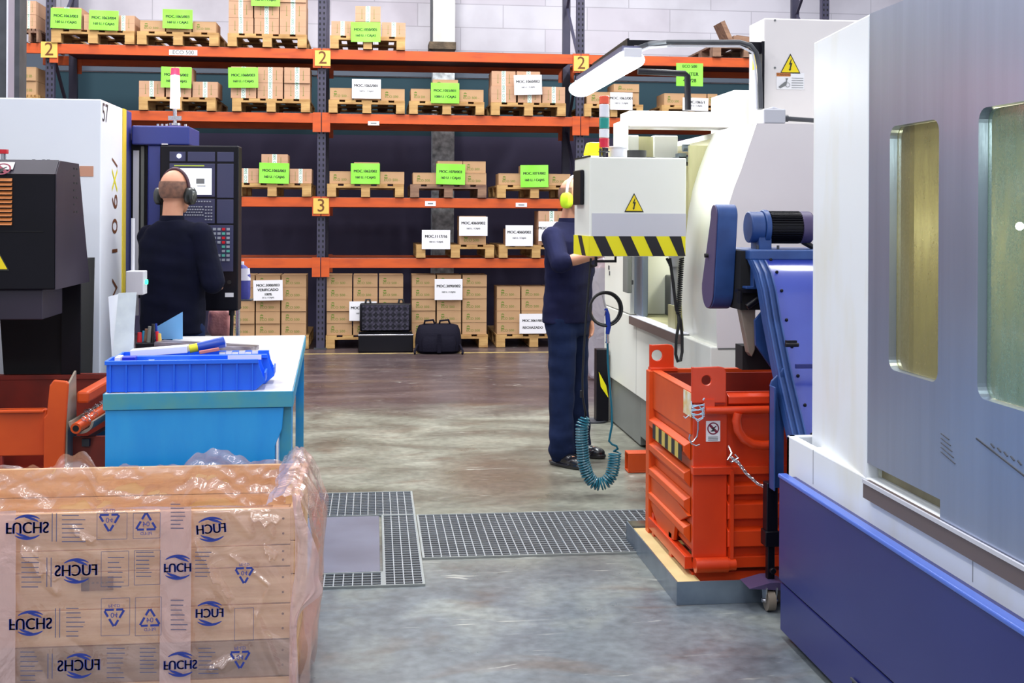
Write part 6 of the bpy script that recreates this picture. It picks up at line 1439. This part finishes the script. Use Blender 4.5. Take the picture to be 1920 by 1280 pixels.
# ---- film
fl = thing('plastic_film', 'pinkish clear plastic film with blue printing wrapped over the timber crate', 'plastic film', ((cxL+cxR)/2, cyF-.01, 0))
nz = lambda x, y, z=0: noise.noise(Vector((x, y, z)))
yF_ = cyF-.012
def front(u_, v_):
    x = cxL-.02+(cxR+.012-cxL+.02)*u_; z = .02+(hc+.008-.02)*v_
    w_ = .5+.5*nz(x*2.1, z*2.3, 4)
    d_ = .016*abs(nz(x*6-z*3, z*4+x*4, 1))+.011*abs(nz(x*13+z*8, z*7-x*3, 2))
    cr_ = 0
    for (ax, az, bx_, bz, wd_, A) in CREASE:
        vx, vz = bx_-ax, bz-az; L2 = vx*vx+vz*vz; t = max(0, min(1, ((x-ax)*vx+(z-az)*vz)/L2)); dd = math.hypot(x-ax-vx*t, z-az-vz*t); ww = wd_*(.35+.65*math.sin(PI*(.1+.8*t)))
        if dd < ww: cr_ += A*(1-dd/ww)
    for (ax, az, bx_, bz, h_) in FACET:
        if ax < x < bx_:
            t = (x-ax)/(bx_-ax); zu = az+(bz-az)*t; hh = h_*math.sin(PI*(.12+.8*t))**.8*(1+.25*math.sin(t*17))
            if zu-hh < z < zu: return (x, yF_-.002-.475*(zu-z)+.167*(x-(ax+bx_)/2)-.010, z)
    return (x, yF_-d_*(.35+w_)-cr_, z)
CREASE = []
for (ax, ay, bx_, by, wd_, A) in ((52, 1032, 108, 1108, .030, .013), (133, 985, 176, 1018, .018, .008), (72, 1030, 80, 1075, .02, .009), (368, 1015, 432, 1140, .024, .011), (432, 1040, 505, 1095, .012, .006), (505, 1100, 475, 1170, .012, .006), (440, 965, 470, 1000, .03, .012), (395, 1255, 450, 1232, .025, .011), (30, 962, 300, 958, .008, .004), (365, 960, 505, 958, .010, .005), (500, 975, 512, 1005, .02, .009), (300, 1000, 296, 1200, .01, .004), (480, 1150, 525, 1260, .02, .008)):
    a, b = P(ax, ay, yF_), P(bx_, by, yF_); CREASE.append((a.x, a.z, b.x, b.z, wd_, A))
FACET = []
for (ax, ay, bx_, by, h_) in ((42, 1020, 116, 1078, .034), (140, 990, 180, 1008, .02), (368, 1008, 438, 1118, .034), (470, 960, 530, 966, .03), (392, 1245, 452, 1218, .022), (496, 1020, 520, 1035, .03)):
    a, b = P(ax, ay, yF_), P(bx_, by, yF_); FACET.append((a.x, a.z, b.x, b.z, h_))
m = MB(); m.grid(front, 420, 210); m.build('front_sheet', 'film', fl, smooth='all', fix=False)
# gathered vertical lap bands
def band(px0, px1, z1_, name, dy=.019, par=fl):
    a, b = P(px0, 1100, yF_).x, P(px1, 1100, yF_).x
    m = MB(); m.grid(lambda u_, v_: (a+(b-a)*u_, yF_-dy-.010*math.sin(PI*u_)-.003*nz(u_*3, v_*8), .02+(z1_-.02)*v_), 10, 40); m.build(name, 'film_thick', par, smooth='all', fix=False)
band(302, 360, hc+.018, 'lap_band'); band(-60, 33, hc+.018, 'lap_band')
# turned-in rim flap: runs over the front rim and sags inside
def flap(u_, v_):
    x = cxL-.02+(cxR+.02-cxL)*u_
    y = yF_+.0+v_*(.16); z = hc+.009-.05*v_**1.5+.012*nz(x*9, v_*3, 7)*(.3+v_)
    return (x, y+.01*nz(x*6, v_*5, 9), z)
m = MB(); m.grid(flap, 120, 14); m.build('rim_flap', 'film', fl, smooth='all', fix=False)
# back sheet standing up in waves
def bump(x):
    px = 700+0
    for (pc, w_, h) in ((148, 38, .052), (408, 60, .052), (500, 30, .014), (20, 40, .012), (556, 16, .048)):
        xc = PZ(pc, 872, hc).x; ww = abs(PZ(pc+w_, 872, hc).x-xc)
        yield h*max(0, 1-((x-xc)/ww)**2)**.7 if abs(x-xc) < ww else 0
def back(u_, v_):
    x = cxL-.02+(cxR+.055-cxL)*u_; top = hc+.006+max(bump(x))*(1+.5*nz(x*22, 5))+.008*nz(x*16, 0)
    z = top-.17*(1-v_)
    return (x, cyB-.03+.024*nz(x*9+v_*3, v_*3, 3)+.014*nz(x*26-v_*7, v_*9, 5)+.02*(1-v_)*nz(x*3, 1), z+.012*nz(x*30, v_*4, 8)*v_)
m = MB(); m.grid(back, 160, 16); m.build('rear_sheet', 'film', fl, smooth='all', fix=False)
# right side: gathered drape with folds
rx = cxR+.022
prof_r = [(0.0, hc+.03, .0), (.05, hc+.02, .01), (.12, hc-.02, .03), (.3, hc-.12, .055), (.5, .33, .04), (.75, .17, .022), (1, .03, .012)]
def side_s(u_, v_):      # u along depth front->back, v from top to bottom
    for i in range(len(prof_r)-1):
        if prof_r[i][0] <= v_ <= prof_r[i+1][0]+1e-9:
            t = (v_-prof_r[i][0])/(prof_r[i+1][0]-prof_r[i][0]); z = prof_r[i][1]*(1-t)+prof_r[i+1][1]*t; o_ = prof_r[i][2]*(1-t)+prof_r[i+1][2]*t; break
    f_ = .016*math.sin(u_*26+2*nz(v_*3, u_*2))+.014*nz(u_*9, v_*5, 2)
    return (rx+o_+f_*(.3+min(1, v_*2)), cyF-.012+(cyB-cyF)*u_, z+.012*nz(u_*7, 3)*(1-v_))
m = MB(); m.grid(side_s, 70, 60); m.build('side_drape', 'film', fl, smooth='all', fix=False)
# a thick fold standing out from the front right corner
def corner(u_, v_):
    z = hc+.045-(hc+.02)*v_
    out = .012+.075*math.exp(-((v_-.28)/.17)**2)+.045*math.exp(-((v_-.42)/.06)**2)*u_
    a = u_*PI*.9
    return (cxR+.008+out*u_+.008*math.sin(u_*9+v_*6), yF_-.004-.03*math.sin(a)*math.exp(-(v_/.5)**2)-.006*nz(u_*7, v_*9), z-.03*u_*math.sin(v_*3))
m = MB(); m.grid(corner, 26, 60); m.build('corner_fold', 'film_thick', fl, smooth='all', fix=False)
def topc(u_, v_):
    x = cxR-.07+.10*u_; return (x+.012*nz(u_*5, v_*4), yF_+(cyB-yF_)*v_, hc+.012+.045*math.sin(PI*min(1, u_*.9))*(.6+.4*v_)+.008*nz(u_*8, v_*8, 3))
m = MB(); m.grid(topc, 16, 30); m.build('corner_gather', 'film_thick', fl, smooth='all', fix=False)
# ---- prints on the film
yP = yF_-.032
pr_par = fl
def arc(m, c, r0, r1, a0, a1, n=12):
    vs = []
    for i in range(n+1):
        t = i/n; a = R(a0+(a1-a0)*t); th = (r1-r0)*math.sin(PI*(.08+.86*t))
        vs += [(c[0]+(r1)*math.cos(a), c[1]+(r1)*math.sin(a)*.8, 0), (c[0]+(r1-th)*math.cos(a), c[1]+(r1-th)*math.sin(a)*.8, 0)]
    m.add(vs, [(2*i, 2*i+1, 2*i+3, 2*i+2) for i in range(n)])
def fuchs(px, py, flip, word='FUCHS', sc=1.0, tilt=0):
    c = P(px, py, yP); m = MB(); m.T = Matrix.Translation(c) @ FACE @ Matrix.Rotation(R(tilt), 4, 'Z')
    S = Matrix.Diagonal((1, -1, 1, 1)) if flip == 'v' else Matrix.Diagonal((-1, 1, 1, 1))
    s = .052*sc; m.T = m.T @ S
    wv, wf = text_mesh(word)
    for dx in (-.0016, 0, .0016): m.add([(v_[0]*s*.76+dx, v_[1]*s*.9, 0) for v_ in wv], wf)
    for k in (1, -1):
        arc(m, (0, 0), .036, .046, 40 if k > 0 else 220, 140 if k > 0 else 320); arc(m, (0.0, 0), .028, .037, 80 if k > 0 else 260, 150 if k > 0 else 330)
    m.build('logo_print', 'film_ink', fl, smooth=False)
def recyc(px, py, up, s=.05, txt='04'):
    c = P(px, py, yP); m = MB(); m.T = Matrix.Translation(c) @ FACE
    if not up: m.T = m.T @ Matrix.Rotation(PI, 4, 'Z')
    m.T = m.T @ Matrix.Diagonal((-1, 1, 1, 1))
    v_ = [Vector((0, s*.62, 0)), Vector((s*.58, -s*.38, 0)), Vector((-s*.58, -s*.38, 0))]
    for i in range(3):
        a, b = v_[i], v_[(i+1) % 3]; d = (b-a); n_ = Vector((-d.y, d.x, 0)).normalized()*.0032
        p, q = a+d*.06, a+d*.40; m.add([p+n_, p-n_, q-n_, q+n_], [(0, 1, 2, 3)])
        p, q = a+d*.52, a+d*.96; m.add([p+n_, p-n_, q-n_, q+n_], [(0, 1, 2, 3)])
    m.text(txt, s*.42, Matrix.Translation((0, -s*.08, 0))); m.text('PE-LD', s*.26, Matrix.Translation((0, -s*.62, 0)))
    m.build('recycling_print', 'film_ink', fl, smooth=False)
def lines(px0, px1, py0, py1, n=7):
    m = MB(); random.seed(int(px0+py0))
    for k in range(n):
        py = py0+(py1-py0)*k/(n-1); a = P(px0, py, yP); b = P(px0+(px1-px0)*random.uniform(.6, 1), py, yP)
        m.add([(a.x, yP, a.z-.0013), (b.x, yP, b.z-.0013), (b.x, yP, b.z+.0013), (a.x, yP, a.z+.0013)], [(0, 1, 2, 3)])
    m.build('text_line_print', 'film_ink2', fl, smooth=False)
def vbar(px, py0, py1):
    m = MB(); 
    for d in (0, 8):
        a = P(px+d, py0, yP); b = P(px+d, py1, yP); m.add([(a.x-.0012, yP, b.z), (a.x+.0012, yP, b.z), (a.x+.0012, yP, a.z), (a.x-.0012, yP, a.z)], [(0, 1, 2, 3)])
    m.build('rule_print', 'film_ink2', fl, smooth=False)
fuchs(51, 988, 'v'); fuchs(143, 1070, 'h'); fuchs(57, 1168, 'v'); fuchs(148, 1248, 'h')
fuchs(396, 992, 'h', 'FUCH', .85, 4); fuchs(333, 1063, 'v', 'FUCH', .78); fuchs(393, 1150, 'h', 'FUCH', .8); fuchs(338, 1245, 'v', 'FUCHS', .8)
recyc(205, 977, False); recyc(274, 980, True); recyc(214, 1155, False); recyc(281, 1160, True); recyc(458, 1076, False, .046); recyc(450, 1234, False, .05)
for (x0, x1, y0, y1) in ((116, 163, 966, 1015), (40, 78, 1045, 1100), (202, 236, 1045, 1100), (124, 160, 1140, 1192), (255, 290, 1035, 1080), (320, 350, 945, 990), (366, 400, 1035, 1080), (320, 355, 1125, 1180), (372, 410, 1215, 1262), (38, 80, 1222, 1275), (200, 236, 1215, 1270), (262, 296, 1215, 1260)): lines(x0, x1, y0, y1)
vbar(98, 962, 1015); vbar(88, 1045, 1100); vbar(104, 1140, 1195); vbar(90, 1225, 1272)
for (x0, x1, y0, y1) in ((182, 238, 962, 1010), (250, 300, 962, 1008), (190, 241, 1034, 1098), (252, 300, 1032, 1095), (190, 243, 1122, 1190), (254, 302, 1120, 1190), (440, 475, 1140, 1200)):
    a = P(x0, y0, yP); b = P(x1, y1, yP); m = MB(); t = .0007
    for (p, q, r_, s_) in ((a.x, b.x, a.z-t, a.z+t), (a.x, b.x, b.z-t, b.z+t), (a.x-t, a.x+t, b.z, a.z), (b.x-t, b.x+t, b.z, a.z)): m.add([(p, yP, r_), (q, yP, r_), (q, yP, s_), (p, yP, s_)], [(0, 1, 2, 3)])
    m.build('frame_print', 'film_ink2', fl, smooth=False)

# ================================================================ PEOPLE
def remesh(mb, name, mats, voxel, smooth_it=6):
    me = mb.mesh('tmp', mats); o = bpy.data.objects.new('tmp', me); C.objects.link(o)
    r_ = o.modifiers.new('r', 'REMESH'); r_.mode = 'VOXEL'; r_.voxel_size = voxel
    s_ = o.modifiers.new('s', 'SMOOTH'); s_.factor = .5; s_.iterations = smooth_it
    dg = bpy.context.evaluated_depsgraph_get(); nm = bpy.data.meshes.new_from_object(o.evaluated_get(dg)); nm.name = name
    bpy.data.objects.remove(o, do_unlink=True); bpy.data.meshes.remove(me)
    nm.materials.clear()
    for m_ in (mats if isinstance(mats, list) else [mats]): nm.materials.append(M[m_])
    for p in nm.polygons: p.use_smooth = True; p.material_index = 0
    return nm
def limb(m, pts, n=14):
    P_ = [Vector(p[:3]) for p in pts]; rr = [p[3] for p in pts]
    m.tube(P_, rr, n)
    for p, r_ in zip(P_, rr): m.ell(p, (r_, r_, r_), 12, 8)
def hand(m, wrist, d, palm_n, s=1.0, curl=.5):
    """palm + five fingers; d direction of the hand, palm_n palm normal (towards which fingers curl)"""
    w = Vector(wrist); d = Vector(d).normalized(); n_ = Vector(palm_n); n_ = (n_-d*n_.dot(d)).normalized(); s_ = d.cross(n_)
    for k in (-1.2, -.4, .4, 1.2): limb(m, [(*(w+s_*.010*k*s), .019*s), (*(w+d*.05*s+s_*.016*k*s), .015*s), (*(w+d*.088*s+s_*.019*k*s), .012*s)], 10)
    for k, L_ in ((-1.4, .062), (-.48, .078), (.46, .084), (1.38, .074)):
        p = w+d*.088*s+s_*.0195*k*s; a = .25*curl; pts = [(*p, .0098*s)]; dd = d
        for j, (f_, r_) in enumerate(((.45, .0092), (.32, .0085), (.23, .0072))):
            an = curl*(.55+.45*j); dd = (d*math.cos(an)+n_*math.sin(an)); p = p+dd*L_*f_*s; pts.append((*p, r_*s))
        limb(m, pts, 10)
    p = w+d*.03*s-s_*(-.03)*s; 
    limb(m, [(*(w+d*.018*s+s_*.022*s), .014*s), (*(w+d*.05*s+s_*.045*s+n_*.012*s), .0115*s), (*(w+d*.082*s+s_*.05*s+n_*.03*s), .0095*s)], 10)
def person(tr, label, rarm, larm, feet, trous_mat, shirt_mat, scale=1.0, hand_r=None, hand_l=None, lean=0, headrot=0, slv=.62, hair=True, legs=None):
    """local frame: faces +Y, +X is the person's own right hand; tr world matrix"""
    T = tr @ Matrix.Scale(scale, 4)
    def mb(): m = MB(); m.T = T.copy(); return m
    H = 1.65
    hy = .02+lean*.6
    m = mb()
    # head
    HT = Matrix.Translation((0, hy, 1.6)) @ rotm('Z', headrot)
    T0 = m.T.copy(); m.T = T0 @ HT
    m.ell((0, -.012, .055), (.076, .094, .098), 24, 16); m.ell((0, .03, -.005), (.060, .07, .082), 20, 12); m.ell((0, .055, -.055), (.036, .04, .032), 14, 8)
    m.ell((0, .108, .012), (.014, .02, .026), 10, 8); m.ell((0, .118, -.002), (.016, .014, .012), 10, 8)
    m.ell((0, .098, -.034), (.024, .010, .006), 10, 6); m.ell((0, .097, -.044), (.02, .010, .006), 10, 6)
    m.ell((-.03, .082, .045), (.026, .012, .008), 10, 6); m.ell((.03, .082, .045), (.026, .012, .008), 10, 6)
    for s_ in (-1, 1): m.ell((s_*.079, -.005, .015), (.010, .02, .032), 10, 8)
    m.T = T0
    limb(m, [(0, hy-.022, 1.57, .055), (0, -.012+lean*.5, 1.50, .056), (0, -.02+lean*.4, 1.45, .066)])
    m.rings([(0, -.005, .9, .14, .09), (0, -.0, .98, .145, .095), (0, lean*.15, 1.1, .13, .09), (0, lean*.3, 1.28, .15, .095), (0, lean*.35, 1.38, .155, .085), (0, -.01+lean*.4, 1.45, .08, .06)], 28, 2.3)
    for s_, arm in ((1, rarm), (-1, larm)):
        sh, el, wr = [Vector(p) for p in arm]
        limb(m, [(s_*.1, sh.y, sh.z-.0, .05), (*sh, .050), (*(sh.lerp(el, .5)), .043), (*el, .038), (*(el.lerp(wr, .3)), .037), (*wr, .025)])
    hands = ((1, rarm, hand_r), (-1, larm, hand_l))
    for s_, arm, hh in hands:
        wr = Vector(arm[2]); dd = (wr-Vector(arm[1])).normalized(); pn = Vector((-s_, 0, 0)) if hh is None else Vector(hh[0]); cu = .5 if hh is None else hh[1]
        hand(m, wr+dd*.01, dd if hh is None or len(hh) < 3 else Vector(hh[2]), pn, 1.0, cu)
    for s_ in (1, -1):
        hp, kn, an = [Vector(p) for p in legs[0 if s_ > 0 else 1]]
        limb(m, [(*hp, .085), (*hp.lerp(kn, .5), .07), (*kn, .052), (*kn.lerp(an, .35), .052), (*an, .035)])
        ft = Vector(feet[0 if s_ > 0 else 1]).normalized(); limb(m, [(*(an-ft*.02+Vector((0, 0, -.03))), .035), (*(an+ft*.12+Vector((0, 0, -.045))), .03)])
    body = bpy.data.objects.new('person', remesh(m, 'person', 'skin', .006*scale, 4)); C.objects.link(body)
    body['_w'] = (0., 0., 0.)
    tag(body, label, 'person')
    # eyes
    m = mb(); T0 = m.T.copy(); m.T = T0 @ HT
    for s_ in (-1, 1): m.ell((s_*.03, .080, .03), (.012, .012, .009), 12, 8)
    m.build('eyes', 'sign_white', body)
    if hair:
        m = mb(); m.T = m.T @ HT; n = 28
        vs, fs = MB().ell((0, -.014, .055), (.0785, .0965, .1005), 32, 24).v, None
        e = MB().ell((0, -.015, .054), (.0790, .0965, .1005), 36, 26)
        keep = [f for f in e.f if all((e.v[i].z < .098 and e.v[i].z > -.012 and (e.v[i].y < .03) ) for i in f)]
        m.add(e.v, keep); hr = m.build('hair', 'hair', body, smooth='all')
    # shirt
    m = mb()
    m.rings([(0, 0, .86, .178, .128), (0, 0, .93, .18, .13), (0, lean*.15, 1.08, .176, .125), (0, lean*.3, 1.25, .192, .128), (0, lean*.35, 1.36, .196, .112), (0, -.012+lean*.4, 1.43, .15, .085), (0, -.014+lean*.4, 1.475, .075, .07)], 32, 2.5)
    for s_, arm in ((1, rarm), (-1, larm)):
        sh, el, wr = [Vector(p) for p in arm]
        tot = (el-sh).length+(wr-el).length
        end = slv*tot; up = (el-sh).length
        pts = [(s_*.10, sh.y, sh.z+.0, .068), (*(sh+Vector((0, 0, -.004))), .069), (*sh.lerp(el, .5), .066)]
        if end <= up: pts.append((*sh.lerp(el, end/up), .066))
        else: pts += [(*el, .062), (*el.lerp(wr, (end-up)/(wr-el).length), .058)]
        limb(m, pts)
    s = remesh(m, 'shirt', shirt_mat, .007*scale, 5)
    so = bpy.data.objects.new('shirt', s); C.objects.link(so); so.parent = body; so['_w'] = (0., 0., 0.)
    Ti = T.inverted()
    NN = [v_.normal.copy() for v_ in s.vertices]
    for v_, nn in zip(s.vertices, NN):
        l = Ti @ v_.co
        d_ = .010*noise.noise(Vector((l.x*7, l.y*7, l.z*3.2)))+.006*noise.noise(Vector((l.x*3+l.z*14, l.y*9, l.z*9)))
        v_.co += nn*d_*scale
    m = mb(); cz_ = 1.475
    for r0, r1, z0, z1 in ((.067, .062, cz_-.01, cz_+.028),):
        m.rings([(0, -.016+lean*.4, z0, r0+.004, r0), (0, -.014+lean*.42, z1, r1, r1)], 24, 2); 
    co = m.build('collar', shirt_mat, so)
    # trousers
    m = mb(); m.rings([(0, 0, .78, .15, .115), (0, 0, .86, .165, .12), (0, 0, .96, .165, .118), (0, 0, 1.0, .16, .112)], 28, 2.4)
    for s_ in (1, -1):
        hp, kn, an = [Vector(p) for p in legs[0 if s_ > 0 else 1]]
        limb(m, [(*hp, .098), (*hp.lerp(kn, .5), .09), (*kn, .082), (*kn.lerp(an, .5), .08), (*(an+Vector((0, 0, .05))), .082), (*(an+Vector((0, 0, .0))), .086)])
    s = remesh(m, 'trousers', trous_mat, .008*scale, 5)
    to = bpy.data.objects.new('trousers', s); C.objects.link(to); to.parent = body; to['_w'] = (0., 0., 0.)
    NN = [v_.normal.copy() for v_ in s.vertices]
    for v_, nn in zip(s.vertices, NN):
        l = Ti @ v_.co; k = 1+1.2*max(0, 1-l.z/.4)
        v_.co += nn*(.010*noise.noise(Vector((l.x*8, l.y*8, l.z*3)))+.006*noise.noise(Vector((l.x*4+l.z*6, l.y*10, l.z*14))))*k*scale
    for i_ in (0, 1):
        hp, kn, an = [Vector(p) for p in legs[i_]]; ft = Vector(feet[i_]).normalized(); a_ = math.atan2(-ft.x, ft.y)
        m = mb(); m.T = m.T @ Matrix.Translation((an.x, an.y, 0)) @ rotm('Z', a_)
        m.rings([(0, .055, .003, .045, .135), (0, .055, .022, .048, .14)], 28, 2.6); sole = m
        m.ell((0, .125, .036), (.043, .062, .034), 18, 10); m.ell((0, .0, .05), (.038, .07, .045), 18, 10); m.ell((0, .06, .046), (.038, .07, .036), 18, 10)
        sh_ = remesh(m, 'shoe', 'shoe', .005*scale, 3); o = bpy.data.objects.new('shoe', sh_); C.objects.link(o); o.parent = body; o['_w'] = (0., 0., 0.)
    return body, T @ HT, mb
def ear_defenders(body, HT, cup, band, size=1.0):
    def q(): m = MB(); m.T = HT.copy(); return m
    m = q(); m.tube([(.088*size*math.cos(a), -.008, .045+.115*math.sin(a)) for a in [PI*i/20 for i in range(21)]], .009, 8); bd = m.build('ear_defenders', band, body)
    for s_ in (-1, 1):
        m = q(); m.T = m.T @ Matrix.Translation((s_*.098, -.005, .01)) @ rotm('Y', R(90)); m.rings([(0, 0, -.02, .046, .036), (0, 0, -.008, .05, .04), (0, 0, .012, .047, .037), (0, 0, .022, .034, .026)] if s_ > 0 else [(0, 0, -.022, .034, .026), (0, 0, -.012, .047, .037), (0, 0, .008, .05, .04), (0, 0, .02, .046, .036)], 24, 2.6); m.build('ear_cup', cup, bd)
        m = q(); m.T = m.T @ Matrix.Translation((s_*.078, -.005, .01)) @ rotm('Y', R(90)); m.rings([(0, 0, -.006, .044, .034), (0, 0, .006, .044, .034)], 20, 2.4); m.build('ear_cushion', 'black', bd)
# person at left, seen from behind
h1 = P(326, 318, 6.62)
pos1 = (h1.x, 6.62, 0)
sc1 = h1.z/1.755
b1, HT1, _ = person(Matrix.Translation(pos1) @ rotm('Z', R(-22)), 'balding person in a dark navy work shirt and dark ear defenders, standing at the control panel, back to camera',
    [(.175, -.01, 1.40), (.26, -.02, 1.13), (.17, .20, 1.12)], [(-.165, .02, 1.39), (-.185, .12, 1.14), (-.06, .34, 1.2)],
    [(.1, 1, 0), (-.1, 1, 0)], 'trouser', 'navy1', sc1, hand_r=((-1, 0, 0), .5), hand_l=((0, 0, -1), .4), slv=.52,
    legs=[[(.085, 0, .88), (.10, .02, .48), (.11, -.02, .085)], [(-.085, 0, .88), (-.10, .02, .48), (-.11, -.02, .085)]])
b1['label'] = 'balding person in dark navy shirt and dark ear defenders at the left control panel'
ear_defenders(b1, HT1, 'muff_dk', mat('burgundy_headband', (70, 40, 52), .5))
# standing operator, right
f2b = P(1063, 800, 7.14)
b2_, HT2, _ = person(Matrix.Translation((f2b.x, 7.14, 0)) @ rotm('Z', R(-130)), 'person in navy sweater and blue trousers with lime ear defenders standing behind the white pendant',
    [(.175, .0, 1.385), (.275, .11, 1.235), (.12, .36, 1.31)], [(-.18, .02, 1.385), (-.24, -.01, 1.12), (-.19, .04, .90)],
    [(.25, 1, 0), (-.15, 1, 0)], 'trouser', 'navy', .985, hand_r=((0, .2, -1), .4), hand_l=((1, 0, 0), .6), lean=.05, slv=.46,
    legs=[[(.08, .01, .88), (.11, .03, .48), (.13, .03, .085)], [(-.08, .0, .88), (-.12, -.01, .48), (-.16, -.02, .085)]])
ear_defenders(b2_, HT2, 'muff_yel', 'palegrey')
for o in bpy.data.objects:
    if '_w' in o: del o['_w']
